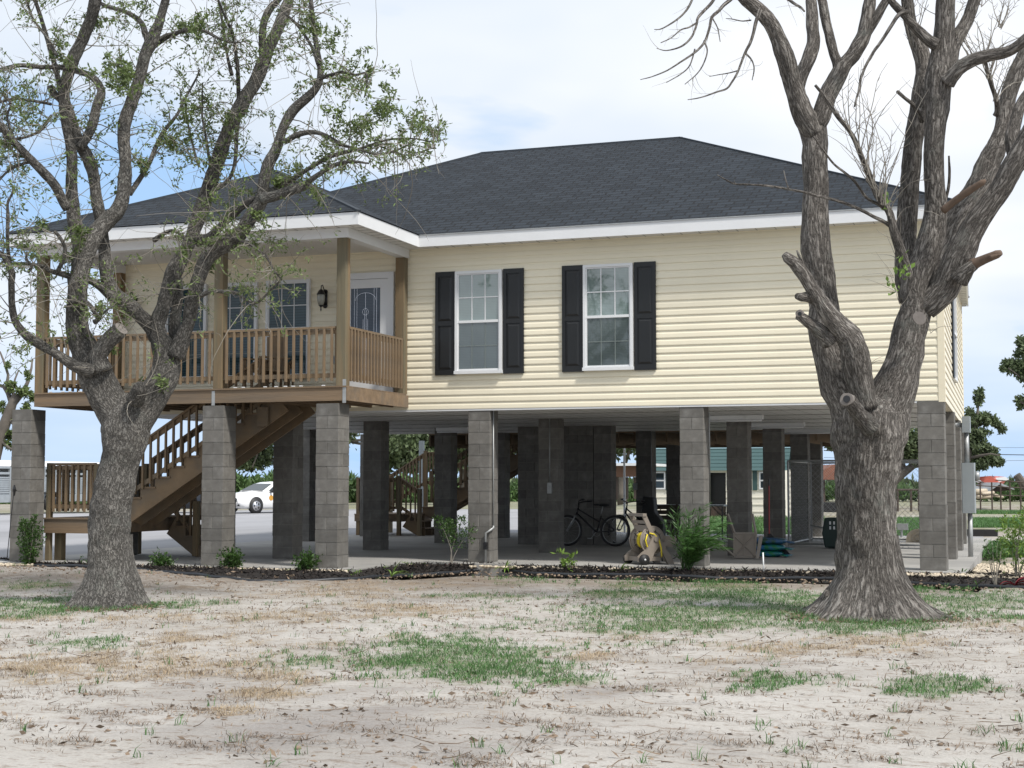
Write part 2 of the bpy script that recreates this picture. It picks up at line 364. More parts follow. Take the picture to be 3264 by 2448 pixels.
def pane(name, c1, c2, rough=.03, coat=1.0, stripe=0.028, ior=1.45):
    m = bpy.data.materials.new(name); m.use_nodes = True; t = m.node_tree; b = t.nodes['Principled BSDF']
    b.inputs['Roughness'].default_value = rough; b.inputs['IOR'].default_value = ior
    b.inputs['Coat Weight'].default_value = coat; b.inputs['Coat Roughness'].default_value = .02
    tc = N(t, 'ShaderNodeTexCoord'); sp = N(t, 'ShaderNodeSeparateXYZ'); t.links.new(tc.outputs['Object'], sp.inputs[0])
    dv = N(t, 'ShaderNodeMath', operation='DIVIDE', inp={1: stripe}); t.links.new(sp.outputs[2], dv.inputs[0])
    fr = N(t, 'ShaderNodeMath', operation='FRACT'); t.links.new(dv.outputs[0], fr.inputs[0])
    nz = N(t, 'ShaderNodeTexNoise', inp={'Scale': 1.6, 'Detail': 2.0}); t.links.new(tc.outputs['Object'], nz.inputs['Vector'])
    mr = N(t, 'ShaderNodeMapRange', inp={1: 0.0, 2: .55, 3: 0, 4: 1}); t.links.new(fr.outputs[0], mr.inputs[0])
    mm = N(t, 'ShaderNodeMix', data_type='RGBA'); t.links.new(mr.outputs[0], mm.inputs[0]); mm.inputs[6].default_value = (*c1,1); mm.inputs[7].default_value = (*c2,1)
    m2 = N(t, 'ShaderNodeMapRange', inp={1: .35, 2: .65, 3: .8, 4: 1.15}); t.links.new(nz.outputs['Fac'], m2.inputs[0])
    vm = N(t, 'ShaderNodeVectorMath', operation='SCALE'); t.links.new(mm.outputs[2], vm.inputs[0]); t.links.new(m2.outputs[0], vm.inputs['Scale'])
    t.links.new(vm.outputs[0], b.inputs['Base Color'])
    return m
M['pane_up'] = pane('upper_sash_glass', (.13,.18,.175), (.17,.22,.21), ior=1.9)
M['pane_lo'] = pane('screened_sash_glass', (.05,.07,.068), (.07,.09,.088), .10, ior=1.7)
M['pane_porch'] = pane('porch_window_glass', (.010,.028,.034), (.030,.062,.075), .05, coat=0.0, stripe=.05)
M['pane_door'] = pane('leaded_door_glass', (.03,.045,.075), (.05,.07,.10), .05, coat=0.0)
def wloc(o):
    p = Vector((0,0,0))
    while o is not None: p = p + o.location; o = o.parent
    return p
def part(mb, name, mats, parent, smooth=False, **tags):        # mesh given in world coordinates, parent unrotated
    return mb.build(name, mats, parent, smooth, loc=-wloc(parent), **tags)

# ================================================================== HOUSE
YF = 24.4; XL = -16.42; XRF = -1.55; YB = 35.9; XRB = -1.87; ZB = 2.62; ZT = 5.44
house = empty('raised_house', (-9.0, 30.0, 0), label='cream vinyl sided house raised on grey block pillars, with dark hipped shingle roof', cat='house')

def lapwall(mb, p0, p1, z0, z1, nrm, course=.124, holes=()):
    p0, p1, nrm = Vector(p0), Vector(p1), Vector(nrm)
    z = z0; first = True
    prof = []
    while z < z1 - .01:
        h = min(course, z1 - z)
        prof += [(z, .004), (z + .0015, .018), (z + h*.10, .019), (z + h*.55, .015), (z + h*.72, .006), (z + h, .003)]
        z += h
    vs = []; fs = []
    for (zz_, o_) in prof:
        vs.append((p0.x + nrm.x*o_, p0.y + nrm.y*o_, zz_)); vs.append((p1.x + nrm.x*o_, p1.y + nrm.y*o_, zz_))
    for i in range(len(prof)-1): fs.append((2*i, 2*i+1, 2*i+3, 2*i+2))
    mb.add(vs, fs)
    # solid back
    t = nrm * -.12
    a, b = p0 + Vector((0,0,0)), p1
    mb.add([(a.x,a.y,z0),(b.x,b.y,z0),(b.x,b.y,z1),(a.x,a.y,z1),(a.x+t.x,a.y+t.y,z0),(b.x+t.x,b.y+t.y,z0),(b.x+t.x,b.y+t.y,z1),(a.x+t.x,a.y+t.y,z1)],
           [(4,5,1,0),(3,2,6,7),(5,4,7,6),(0,3,7,4),(1,5,6,2)])
fw_ = MB(); lapwall(fw_, (XL, YF, 0), (XRF, YF, 0), ZB, ZT, (0,-1,0)); part(fw_, 'front_wall', M['siding'], house)
rw = MB(); lapwall(rw, (XRF, YF+.01, 0), (XRB, YB, 0), ZB, ZT, (1,0,0)); part(rw, 'side_wall', M['siding'], house)
lw = MB(); lapwall(lw, (XL, YB, 0), (XL, YF+.01, 0), ZB, ZT, (-1,0,0)); part(lw, 'side_wall', M['siding'], house)
bw = MB(); lapwall(bw, (XRB, YB, 0), (XL, YB, 0), ZB, ZT, (0,1,0)); part(bw, 'back_wall', M['siding'], house)
for (x, y, dx_, dy_) in ((XRF, YF, 1, -1), (XRB, YB, 1, 1), (XL, YF, -1, -1), (XL, YB, -1, 1)):
    c = MB(); c.box(min(x+dx_*.024, x-dx_*.075), max(x+dx_*.024, x-dx_*.075), y-.024 if dy_<0 else y+.0, y if dy_<0 else y+.024, ZB-.02, ZT)
    c.box(x if dx_>0 else x-.026, x+.026 if dx_>0 else x, min(y, y-dy_*.075), max(y, y-dy_*.075)+.001, ZB-.02, ZT)
    part(c, 'corner_trim', M['trimcream'], house)
# underside: ceiling panels with joints
uc = MB(); uc.box(XL+.02, XRB, YF+.13, YB-.13, ZB-.01, ZB+.02)
part(uc, 'underside_ceiling', M['soffit'], house)
for yy in (26.3, 28.2, 30.1, 32.0, 33.9):
    b_ = MB(); b_.box(XL+.1, XRB-.02, yy-.02, yy+.02, ZB-.018, ZB-.0105); part(b_, 'ceiling_joint_strip', M['mortar'], house)
for i, xx in enumerate(np.arange(XL+.3, XRB-.1, .3)):
    pass
grooves = MB()
for xx in np.arange(XL+.3, XRB-.1, .30): grooves.box(xx, xx+.005, YF+.15, YB-.15, ZB-.0135, ZB-.0105)
part(grooves, 'ceiling_grooves', mat('groove_shadow_line', (.33,.33,.32), .8, .05), house)
ft = MB(); ft.box(XL, XRF, YF-.012, YF+.125, ZB-.03, ZB-.001); part(ft, 'wall_base_trim', M['white'], house)

# block pillars -------------------------------------------------------
def pillar_mb(h=2.62, s=.40):
    m = MB(); m.box(.008, s-.008, .008, s-.008, 0, h-.002, 1)
    z = 0; r = 0; ch = .2015
    rnd = random.Random(5)
    while z < h - .02:
        z1 = min(z+ch, h); j = lambda: rnd.uniform(-.0025, .0025)
        g = .004
        if r % 2: cells = [(0, s/2-g, 0, s), (s/2+g, s, 0, s)]
        else: cells = [(0, s, 0, s/2-g), (0, s, s/2+g, s)]
        for (a,b,c,d) in cells: m.cbox(a+j(), b+j(), c+j(), d+j(), z+g, z1-g if z1 < h else z1, .006)
        z = z1; r += 1
    return m
pm = None
PILLARS = [(x, y) for y in (24.4, 28.2, 32.0, 35.6) for x in (-13.2, -9.44, -5.73)]
PILLARS += [(-1.95, 24.38), (-2.02, 28.15), (-2.12, 31.95), (-2.23, 35.55), (-16.75, 24.55), (-16.75, 28.2), (-16.75, 32.0), (-16.75, 35.6)]
PILLARS += [(x, 39.3) for x in (-13.3, -9.6, -5.95)]
PILLARS += [(-16.95, 21.93), (-13.18, 21.93), (-11.10, 21.93)]
for (x, y) in PILLARS:
    top = 2.62 if (y < 36) else 2.5
    if pm is None or top != 2.62:
        o = pillar_mb(top - (.0 if y > 22 else 0)).build('pillar', [M['cmu'], M['mortar']], house, loc=Vector((x, y, 0)) - wloc(house))
        if pm is None: pm = o
    else: o = inst(pm, house, Vector((x, y, 0)) - wloc(house))
# block wall around the service core
cw = MB(); cw.box(-11.19, -9.46, 32.01, 32.39, 0, 2.60, 1)
z = 0; r = 0
while z < 2.59:
    x = -11.2 - (.2 if r % 2 else 0)
    while x < -9.46:
        cw.cbox(max(x, -11.2)+.004, min(x+.4, -9.45)-.004, 32.0, 32.4, z+.004, min(z+.1975, 2.608), .005); x += .4
    z += .2015; r += 1
part(cw, 'block_wall', [M['cmu'], M['mortar']], house)

# roof ----------------------------------------------------------------
def roof_face(mb, pts, eave_dir):
    P = [Vector(p) for p in pts]; n = (P[1]-P[0]).cross(P[2]-P[0]).normalized()
    if n.z < 0: P.reverse(); n = -n
    e = Vector(eave_dir).normalized(); s = n.cross(e)
    if s.z < 0: s = -s
    if mb.uv is None: mb.uv = []
    b = len(mb.v); mb.v += [tuple(p) for p in P]; mb.f.append(tuple(range(b, b+len(P)))); mb.m.append(0)
    for p in P: mb.uv.append((p.dot(e), p.dot(s)))
EZ = 5.62; xl, xrf, xrb, yf, yb = -16.85, -1.17, -1.72, 23.98, 36.3
RL, RR = Vector((-11.35, 30.1, 8.40)), Vector((-7.0, 30.1, 8.40))
c1, c2, c3, c4 = Vector((xl, yf, EZ)), Vector((xrf, yf, EZ)), Vector((xrb, yb, EZ)), Vector((xl, yb, EZ))
rf = MB()
roof_face(rf, [c1, c2, RR, RL], (1,0,0)); roof_face(rf, [c2, c3, RR], (c3-c2)); roof_face(rf, [c3, c4, RL, RR], (1,0,0)); roof_face(rf, [c4, c1, RL], (0,1,0))
roof = part(rf, 'roof', M['shingle'], house)
cap = MB()
for a, b in ((c1, RL), (c2, RR), (c3, RR), (c4, RL), (RL, RR)): cap.bar(a, b, .07, .036)
part(cap, 'ridge_cap', M['ridge'], roof)
fa = MB(); T = .03
fa.box(-10.2, xrf+.005, yf+.01, yf+.01+T, ZT-.03, EZ-.012)
fa.extr([(xrf-.03, yf+.012, ZT-.03), (xrb-.03, yb, ZT-.03), (xrb-.03, yb, EZ-.012), (xrf-.03, yf+.012, EZ-.012)], (T,0,0))
fa.box(xl+.002, xl+.002+T, 24.1, yb, ZT-.03, EZ-.012); fa.box(xl+.04, xrb-.04, yb-T-.01, yb-.01, ZT-.03, EZ-.012)
part(fa, 'fascia', M['white'], house)
de = MB(); de.box(-10.2, xrf+.012, yf-.006, yf+.03, EZ-.018, EZ-.002); de.extr([(xrf+.01, yf, EZ-.018), (xrb+.01, yb, EZ-.018), (xrb+.01, yb, EZ-.002), (xrf+.01, yf, EZ-.002)], (-.02,0,0))
part(de, 'drip_edge', M['galv'], house)
sf = MB()
sf.add([(xl+.03,yf+.02,ZT),(xrf-.02,yf+.02,ZT),(xrb-.02,yb-.02,ZT),(xl+.03,yb-.02,ZT)], [(0,1,2,3)]); sf.add([(xl+.03,yf+.02,ZT+.015),(xrf-.02,yf+.02,ZT+.015),(xrb-.02,yb-.02,ZT+.015),(xl+.03,yb-.02,ZT+.015)], [(3,2,1,0)])
sg = sf
for xx in np.arange(-10.0, xrf-.1, .31): sg.box(xx, xx+.012, yf+.05, YF-.02, ZT-.006, ZT-.0005, 1)
for yy in np.arange(24.7, 36.0, .31):
    xq = xrf + (xrb-xrf)*(yy-yf)/(yb-yf); sg.box(XRF + (XRB-XRF)*(yy-YF)/(YB-YF)+.03, xq-.04, yy, yy+.012, ZT-.006, ZT-.0005, 1)
part(sf, 'eave_soffit', [M['soffit'], bpy.data.materials['groove_shadow_line']], house)

# windows, shutters ---------------------------------------------------
def window(x0, x1, z0, z1, up, lo, y=YF-.032, midf=.505, grid=(3,2), lowergrid=True):
    f = MB(); fwid = .045; D = .055
    f.box(x0, x1, y-D, y+.01, z1-fwid, z1); f.box(x0-.012, x1+.012, y-D-.012, y+.01, z0, z0+.055)
    f.box(x0, x0+fwid, y-D, y+.01, z0+.055, z1-fwid); f.box(x1-fwid, x1, y-D, y+.01, z0+.055, z1-fwid)
    f.box(x0+.01, x1-.01, y+.0101, y+.03, z0+.005, z1-.005); fo = part(f, 'window', M['white'], house)
    zm = z0 + (z1-z0)*midf - .02
    s = MB(); i0, i1 = x0+fwid, x1-fwid
    s.box(i0, i1, y-.042, y, zm, zm+.045)
    s.box(i0, i0+.022, y-.038, y, z0+.055, z1-fwid); s.box(i1-.022, i1, y-.038, y, z0+.055, z1-fwid); s.box(i0+.022, i1-.022, y-.038, y, z1-fwid-.022, z1-fwid)
    s.box(i0+.022, i1-.022, y-.038, y, z0+.055, z0+.085)
    part(s, 'sash_frame', M['white'], fo)
    p = MB(); p.box(i0+.02, i1-.02, y-.024, y-.018, zm+.04, z1-fwid-.02); part(p, 'upper_pane', up, fo)
    p = MB(); p.box(i0+.02, i1-.02, y-.024, y-.018, z0+.08, zm+.005); part(p, 'lower_pane', lo, fo)
    g = MB(); W_ = i1-i0-.044; 
    for k in range(1, grid[0]): g.box(i0+.022+W_*k/grid[0]-.008, i0+.022+W_*k/grid[0]+.008, y-.030, y-.0245, zm+.046, z1-fwid-.023)
    zc = (zm+.045+z1-fwid-.022)/2; g.box(i0+.023, i1-.023, y-.031, y-.0246, zc-.008, zc+.008)
    part(g, 'muntins', M['white'], fo)
    if lowergrid:
        g = MB(); zc = (zm+z0+.085)/2
        for k in range(1, grid[0]): g.box(i0+.022+W_*k/grid[0]-.006, i0+.022+W_*k/grid[0]+.006, y-.030, y-.0245, z0+.086, zm-.001)
        g.box(i0+.023, i1-.023, y-.031, y-.0246, zc-.006, zc+.006)
        part(g, 'screened_muntins', bpy.data.materials.get('screened_white') or mat('screened_white', (.17,.20,.19), .5, .05), fo)
    return fo
window(-9.66, -8.80, 3.22, 5.00, M['pane_up'], M['pane_lo'])
window(-7.35, -6.49, 3.22, 5.00, M['pane_up'], M['pane_lo'])
for x0 in (-15.45, -14.40, -13.34): window(x0, x0+.88, 3.22, 5.00, M['pane_porch'], M['pane_porch'])
sh0 = None
def shutter_mb():
    s = MB(); w_, h_ = .37, 1.80; fr = .055; D = .035
    s.box(0, fr, -D, 0, 0, h_); s.box(w_-fr, w_, -D, 0, 0, h_)
    for (a, b) in ((0, .09), (.86, .93), (h_-.08, h_)): s.box(fr, w_-fr, -D, 0, a, b)
    s.box(fr, w_-fr, -D+.016, 0, .09, .86); s.box(fr, w_-fr, -D+.016, 0, .93, h_-.08)
    for (a, b) in ((.09, .86), (.93, h_-.08)):
        q = .035; s.add([(fr+.012,-D+.016,a+.012),(w_-fr-.012,-D+.016,a+.012),(w_-fr-.012,-D+.016,b-.012),(fr+.012,-D+.016,b-.012),(fr+.012+q,-D+.003,a+.012+q),(w_-fr-.012-q,-D+.003,a+.012+q),(w_-fr-.012-q,-D+.003,b-.012-q),(fr+.012+q,-D+.003,b-.012-q)],
            [(0,1,5,4),(1,2,6,5),(2,3,7,6),(3,0,4,7),(4,5,6,7)])
    return s
for x in (-10.04, -8.785, -7.73, -6.475):
    if sh0 is None: sh0 = shutter_mb().build('shutter', M['black'], house, loc=Vector((x, YF-.017, 3.21))-wloc(house))
    else: inst(sh0, house, Vector((x, YF-.017, 3.21))-wloc(house))
# side-wall window with one visible shutter
def xs(y): return XRF + (XRB-XRF)*(y-YF)/(YB-YF)
s = MB(); s.box(xs(28.6)+.015, xs(28.6)+.055, 28.35, 28.72, 3.25, 5.0); part(s, 'shutter', M['black'], house)
s = MB(); s.box(xs(29.8)+.015, xs(29.8)+.055, 29.63, 30.0, 3.25, 5.0); part(s, 'shutter', M['black'], house)
s = MB()
for a in ((28.74, 28.80, 3.24, 5.0), (29.56, 29.62, 3.24, 5.0), (28.8, 29.56, 3.24, 3.30), (28.8, 29.56, 4.94, 5.0), (28.8, 29.56, 4.08, 4.13)): s.box(xs(29.2)+.005, xs(29.2)+.065, *a)
wo = part(s, 'window', M['white'], house)
s = MB(); s.box(xs(29.2)+.02, xs(29.2)+.03, 28.8, 29.56, 3.3, 4.94); part(s, 'pane', M['pane_lo'], wo)

# door ----------------------------------------------------------------
YD = YF - .03; d = MB(); x0, x1, zt = -11.92, -10.82, 5.06
d.box(x0, x0+.11, YF-.075, YF+.01, 2.87, zt); d.box(x1-.11, x1, YF-.075, YF+.01, 2.87, zt); d.box(x0+.11, x1-.11, YF-.075, YF+.01, zt-.11, zt)
do = part(d, 'door_frame', M['white'], house)
d = MB(); a, b = x0+.115, x1-.115; y0 = YF-.052
d.box(a, a+.15, y0, YF-.028, 2.88, zt-.115); d.box(b-.15, b, y0, YF-.028, 2.88, zt-.115); d.box(a+.15, b-.15, y0, YF-.028, zt-.27, zt-.115); d.box(a+.15, b-.15, y0, YF-.028, 2.88, 3.15)
part(d, 'door_leaf', M['white'], do)
d = MB(); d.box(a+.15, b-.15, y0+.008, y0+.014, 3.15, zt-.27); part(d, 'leaded_glass', M['pane_door'], do)
d = MB(); gx0, gx1, gz0, gz1 = a+.15, b-.15, 3.15, zt-.27; yy = y0+.004
for t_ in (.07, .12): 
    d.bar((gx0+t_, yy, gz0), (gx0+t_, yy, gz1), .005, .004); d.bar((gx1-t_, yy, gz0), (gx1-t_, yy, gz1), .005, .004)
mx_ = (gx0+gx1)/2
for t_ in (-.045, -.015, .015, .045): d.bar((mx_+t_, yy, gz0), (mx_+t_, yy, gz1-.55+(.16 if abs(t_) < .02 else 0)), .005, .004)
d.bar((mx_, yy, gz1-.38), (mx_, yy, gz1-.08), .005, .004)
for k in range(8):
    t0, t1 = math.pi*k/8, math.pi*(k+1)/8
    d.bar((mx_-.20*math.cos(t0), yy, gz1-.22+.14*math.sin(t0)), (mx_-.20*math.cos(t1), yy, gz1-.22+.14*math.sin(t1)), .005, .004)
    d.bar((mx_-.06*math.cos(2*t0), yy, gz1-.42+.06*math.sin(2*t0)), (mx_-.06*math.cos(2*t1), yy, gz1-.42+.06*math.sin(2*t1)), .005, .004)
part(d, 'lead_cames', M['chrome'], do)
d = MB(); d.blob((a+.07, y0-.05, 3.85), .03, .03, .03); d.tube([(a+.07, y0, 3.85), (a+.07, y0-.04, 3.85)], .012, 8); part(d, 'door_knob', M['chrome'], do, True)
# wall lanterns
def lantern(x, z):
    m = MB(); y = YF-.02
    m.tube([(x, y, z-.15), (x, y-.02, z-.15)], .045, 14); m.box(x-.04, x+.04, y-.02, y, z-.14, z+.10); m.tube([(x, y, z+.10), (x, y-.02, z+.10)], .045, 14)
    m.tube([(x, y-.02, z-.02), (x, y-.07, z+.14), (x, y-.12, z+.21), (x, y-.17, z+.19), (x, y-.18, z+.13)], .010, 6)
    m.tube([(x, y-.18, z+.13), (x, y-.18, z+.10), (x, y-.18, z+.045), (x, y-.18, z+.03)], [.015, .045, .075, .078], 14)
    m.tube([(x, y-.18, z-.20), (x, y-.18, z-.17), (x, y-.18, z-.16)], [.008, .035, .05], 12)
    m.tube([(x, y-.18, z-.27), (x, y-.18, z-.24), (x, y-.18, z-.20)], [.003, .014, .008], 8)
    m.tube([(x, y-.18, z-.17), (x, y-.08, z-.17), (x, y-.02, z-.12)], .010, 6)
    o = part(m, 'wall_lantern', M['dark'], house, True)
    g = MB(); g.tube([(x, y-.18, z-.16), (x, y-.18, z-.08), (x, y-.18, z), (x, y-.18, z+.035)], [.042, .066, .072, .068], 14)
    part(g, 'lantern_glass', bpy.data.materials.get('lantern_glass') or mat('lantern_glass', (.30,.30,.26), .15, .2, 8), o, True)
lantern(-12.17, 4.66); lantern(-16.12, 4.70)
o_ = MB(); o_.box(-12.03, -11.95, YF-.035, YF, 3.47, 3.60); part(o_, 'outdoor_outlet', M['greypaint'], house)
# tube lights on the underside
for (x, y, rz) in ((-5.6, 27.9, 0), (-5.4, 31.6, 0), (-5.3, 35.2, 0), (-12.4, 31.7, 0)):
    l = MB(); l.box(x-.62, x+.62, y-.06, y+.06, 2.52, 2.598); l.box(x+.3, x+.32, y-.075, y+.075, 2.50, 2.6); lo = part(l, 'tube_light', M['white'], house)
    l = MB(); l.tube([(x-.6, y-.03, 2.50), (x+.6, y-.03, 2.50)], .018, 8); part(l, 'tube', M['white'], lo, True)
# conduits and boxes on pillars
def conduit(pts, r=.013, box=None, mname='galv', nm='conduit'):
    m = MB(); m.tube(pts, r, 7)
    o = part(m, nm, M[mname], house, True)
    if box:
        m = MB(); m.box(*box); part(m, 'switch_box', M[mname], o)
conduit([(-9.015, 24.50, 2.6), (-9.015, 24.50, .62)])
conduit([(-9.015, 24.50, .62), (-9.015, 24.50, .58), (-9.015, 24.36, .55), (-9.10, 24.36, .50), (-9.10, 24.36, -.05)], .02, nm='water_pipe')
m = MB(); m.box(-9.13, -9.07, 24.32, 24.39, .22, .30); m.tube([(-9.1, 24.30, .32), (-9.1, 24.42, .32)], .03, 8); part(m, 'hose_tap', M['dark'], house)
conduit([(-9.20, 28.185, 2.6), (-9.20, 28.185, 1.35)], box=(-9.24, -9.15, 28.14, 28.198, 1.15, 1.36))
conduit([(-9.05, 35.58, 2.6), (-9.05, 35.58, 1.4)], box=(-9.5, -9.40, 35.54, 35.598, 1.2, 1.36))
conduit([(-5.40, 24.82, 2.6), (-5.325, 24.82, 2.5), (-5.325, 24.82, 1.5)], .012)
# service mast, meter and disconnect on the right side
e = MB(); xw = -1.49
e.box(xw-.05, xw+.09, 29.2, 29.5, 2.28, 2.58); eo = part(e, 'junction_box', M['greypaint'], house)
e = MB(); e.tube([(xw-.3, 29.3, 2.42), (xw-.05, 29.3, 2.42)], .045, 10); e.tube([(xw+.02, 29.3, 2.28), (xw+.02, 29.3, 1.72)], .045, 12); part(e, 'service_conduit', M['galv'], house, True)
e = MB(); e.tube([(xw+.055, 29.3, .85), (xw+.055, 29.3, -.1)], .045, 12)
part(e, 'service_conduit', M['galv'], house, True)
e = MB(); e.cbox(xw-.07, xw+.16, 29.1, 29.45, .80, 1.72, .01); eb = part(e, 'meter_cabinet', M['greypaint'], house)
e = MB(); e.tube([(xw+.16, 29.28, 1.48), (xw+.24, 29.28, 1.48)], [.09, .08], 16); part(e, 'meter_glass', M['galv'], eb, True)

# ================================================================== PORCH
porch = empty('wooden_porch', (-13.5, 23.0, 2.62), label='brown timber porch with railings and white trimmed hipped roof, left of the black shutters', cat='porch')
PX0, PX1, PY0 = -16.50, -10.55, 21.93; DZ = 2.87
m = MB(); m.box(PX0, PX1, PY0, PY0+.04, 2.66, 2.87); m.box(PX0, PX0+.04, PY0+.042, YF-.02, 2.66, 2.87); m.box(PX1-.04, PX1, PY0+.042, YF-.02, 2.66, 2.87)
part(m, 'rim_board', M['woodx'], porch)
m = MB()
for k in range(17): m.box(PX0+.01, PX1-.01, PY0-.02+k*.142, PY0-.02+k*.142+.136, DZ+.002, DZ+.027)
part(m, 'deck_boards', M['woodx'], porch)
m = MB()
for k in range(14): m.box(PX0+.3+k*.41, PX0+.34+k*.41, PY0+.043, YF-.03, 2.67, 2.868)
part(m, 'joists', M['woodd'], porch)
for x in (-10.60, -12.98): m = MB(); m.box(x-.03, x+.03, PY0-.006, PY0-.001, 2.62, 3.0 if x > -11 else 2.86); part(m, 'steel_strap', M['galv'], porch)
for (x, y) in ((PX0, PY0+.045), (-12.99, PY0+.045), (-10.75, PY0+.045), (-10.73, 24.20), (PX0, 24.20)):
    m = MB(); wd = .165; m.cbox(x, x+wd, y-.05 if y < 23 else y, y-.05+wd if y < 23 else y+wd, DZ+.028, 5.28, .006); part(m, 'post', M['woodz'], porch)
m = MB(); m.box(PX0-.01, PX1+.01, PY0-.02, PY0+.18, 5.28, ZT-.004); m.box(PX1-.16, PX1+.01, PY0+.181, YF-.03, 5.281, ZT-.004); m.box(PX0-.01, PX0+.16, PY0+.181, YF-.03, 5.281, ZT-.004)
part(m, 'beam', M['white'], porch)
m = MB(); m.box(-16.80, -10.24, 21.58, 23.995, ZT, ZT+.012)
part(m, 'porch_ceiling', M['soffit'], porch)
m = MB()
for x in np.arange(-16.7, -10.3, .25): m.box(x, x+.012, 21.62, PY0-.022, ZT-.005, ZT-.0005)
for y in np.arange(22.0, 23.9, .25): m.box(PX1+.02, -10.26, y, y+.012, ZT-.005, ZT-.0005)
part(m, 'soffit_joints', bpy.data.materials['groove_shadow_line'], porch)
m = MB(); m.box(-16.83, -10.20, 21.55, 21.58, ZT-.03, EZ-.012); m.box(-10.23, -10.20, 21.581, 24.019, ZT-.03, EZ-.012); m.box(-16.83, -16.80, 21.581, 24.1, ZT-.03, EZ-.012)
part(m, 'fascia', M['white'], porch)
A, B = Vector((-16.85, 21.53, EZ)), Vector((-10.18, 21.53, EZ)); AP = Vector((-13.45, 24.85, 7.13)); AQ = Vector((-13.45, 27.6, 7.13))
rf = MB(); roof_face(rf, [A, B, AP], (1,0,0)); roof_face(rf, [B, Vector((-10.18, 24.3, EZ)), Vector((-12.0, 27.6, 6.54)), AQ, AP], (0,1,0)); roof_face(rf, [Vector((-16.85, 24.6, EZ)), A, AP, AQ], (0,1,0))
pr = part(rf, 'roof', M['shingle'], porch)
m = MB()
for a, b in ((A, AP), (B, AP), (AP, AQ)): m.bar(a, b, .07, .036)
part(m, 'ridge_cap', M['ridge'], pr)
# railings: rails and individual balusters
BAL = {}
def baluster(parent, p, h, key='n', out=(0,-1,0)):
    k = (key, round(h, 3))
    if k not in BAL:
        m = MB(); m.cbox(-.019, .019, -.019, .019, 0, h, .003); BAL[k] = m.build('baluster', M['woodn'], parent, loc=Vector(p)-wloc(parent)); return
    inst(BAL[k], parent, Vector(p)-wloc(parent))
def railing(owner, p0, p1, zt, zb, step=.137, off=(0,-.04), over=.09, lo=.0):
    """p0,p1: (x,y,floor z); zt, zb: rail heights above the floor line"""
    a, b = Vector(p0), Vector(p1)
    m = MB(); up = Vector((0,0,1))
    m.bar(a+up*(zt-.02), b+up*(zt-.02), .085, .036); m.bar(a+up*(zt-.085), b+up*(zt-.085), .036, .07); m.bar(a+up*(zb+.04), b+up*(zb+.04), .036, .07)
    e_ = (b-a).normalized()*.012
    for q_ in (a+e_, b-e_): m.bar(q_+up*(zb+.02), q_+up*(zt-.03), .03, .03)
    ro = part(m, 'railing', M['woodn'], owner)
    L = (Vector((b.x,b.y,0))-Vector((a.x,a.y,0))).length; n = max(2, int(round(L/step)))
    for i in range(n):
        t = (i+.5)/n; q = a.lerp(b, t)
        baluster(ro, (q.x+off[0], q.y+off[1], q.z+zb-over+.04), zt-zb+over-.08)
    return ro
railing(porch, (-16.33, PY0+.06, DZ+.03), (-13.0, PY0+.06, DZ+.03), .96, .13)
railing(porch, (-12.82, PY0+.06, DZ+.03), (-10.77, PY0+.06, DZ+.03), .96, .13)
railing(porch, (PX1-.07, 22.06, DZ+.03), (PX1-.07, 24.19, DZ+.03), .96, .13, off=(.04, 0), step=.128)
railing(porch, (PX0+.08, 22.06, DZ+.03), (PX0+.08, 24.19, DZ+.03), .96, .13, off=(-.04, 0), step=.16)
# stickers left on baluster ends
m = MB()
for x in (-16.2, -15.95, -15.8, -15.6, -15.45, -12.6, -12.45, -12.05, -11.85, -11.68, -11.54, -11.4, -11.0): m.box(x, x+.045, PY0-.012, PY0+.03, DZ+.03, DZ+.045)
part(m, 'lumber_tags', M['white'], porch)

# porch furniture
ch = empty('wooden_chair', (-12.75, 23.3, DZ+.03), rz=R(-25), label='brown wooden slatted chair behind the porch railing', cat='chair')
m = MB()
for k in range(6): m.box(-.27+k*.09, -.27+k*.09+.082, .20, .22, .38, 1.0)
m.build('backrest', M['woodn'], ch)
m = MB()
for k in range(5): m.box(-.27, .27, -.27+k*.1, -.27+k*.1+.09, .36, .38)
m.build('seat', M['woodn'], ch)
for sx in (-.28, .25):
    m = MB(); m.box(sx, sx+.03, -.30, -.24, 0, .58); m.build('leg', M['woodn'], ch)
    m = MB(); m.box(sx, sx+.03, .18, .24, 0, .6); m.build('leg', M['woodn'], ch)
    m = MB(); m.box(sx-.03, sx+.06, -.33, .27, .58, .605); m.build('armrest', M['woodn'], ch)

# ================================================================== STAIRS
def stair(owner, x0, y0, x1, y1, z0, z1, W, n, side, floor_rails=True, thick=.28, nstr=3):
    """flight rising from (x0,z0) to (x1,z1) along a direction in the ground plane; W = width vector"""
    a, b = Vector((x0, y0, z0)), Vector((x1, y1, z1)); Wv = Vector(W); run = Vector((b.x-a.x, b.y-a.y, 0))/n; rise = (z1-z0)/n
    d = Vector((b.x-a.x, b.y-a.y, 0)).normalized(); 
    for k in range(nstr):
        o = Wv*(k/(nstr-1)); m = MB(); t = Wv.normalized()*.038*(1 if k < nstr-1 else -1)
        pts = []
        for i in range(n):
            p = a + run*i + Vector((0,0,rise*i)); pts += [p+o, p+o+Vector((0,0,rise))]
        pts.append(b + o + Vector((0,0,-.30)))
        pts.append(a + o + run*.95 + Vector((0,0,max(-.12, -z0)) if z0 > .05 else Vector((0,0,0))))
        m.extr(pts, t); part(m, 'stringer', M['woodn'], owner)
    for i in range(n):
        p = a + run*i + Vector((0,0,rise*(i+1))); q = p + run*1.08
        m = MB(); c = (p+q)/2 + Wv/2 + Vector((0,0,.014)); 
        m.bar(c - d*(run.length*.54+.02), c + d*(run.length*.54), Wv.length+.04, .032); part(m, 'tread', M['woodx'], owner)
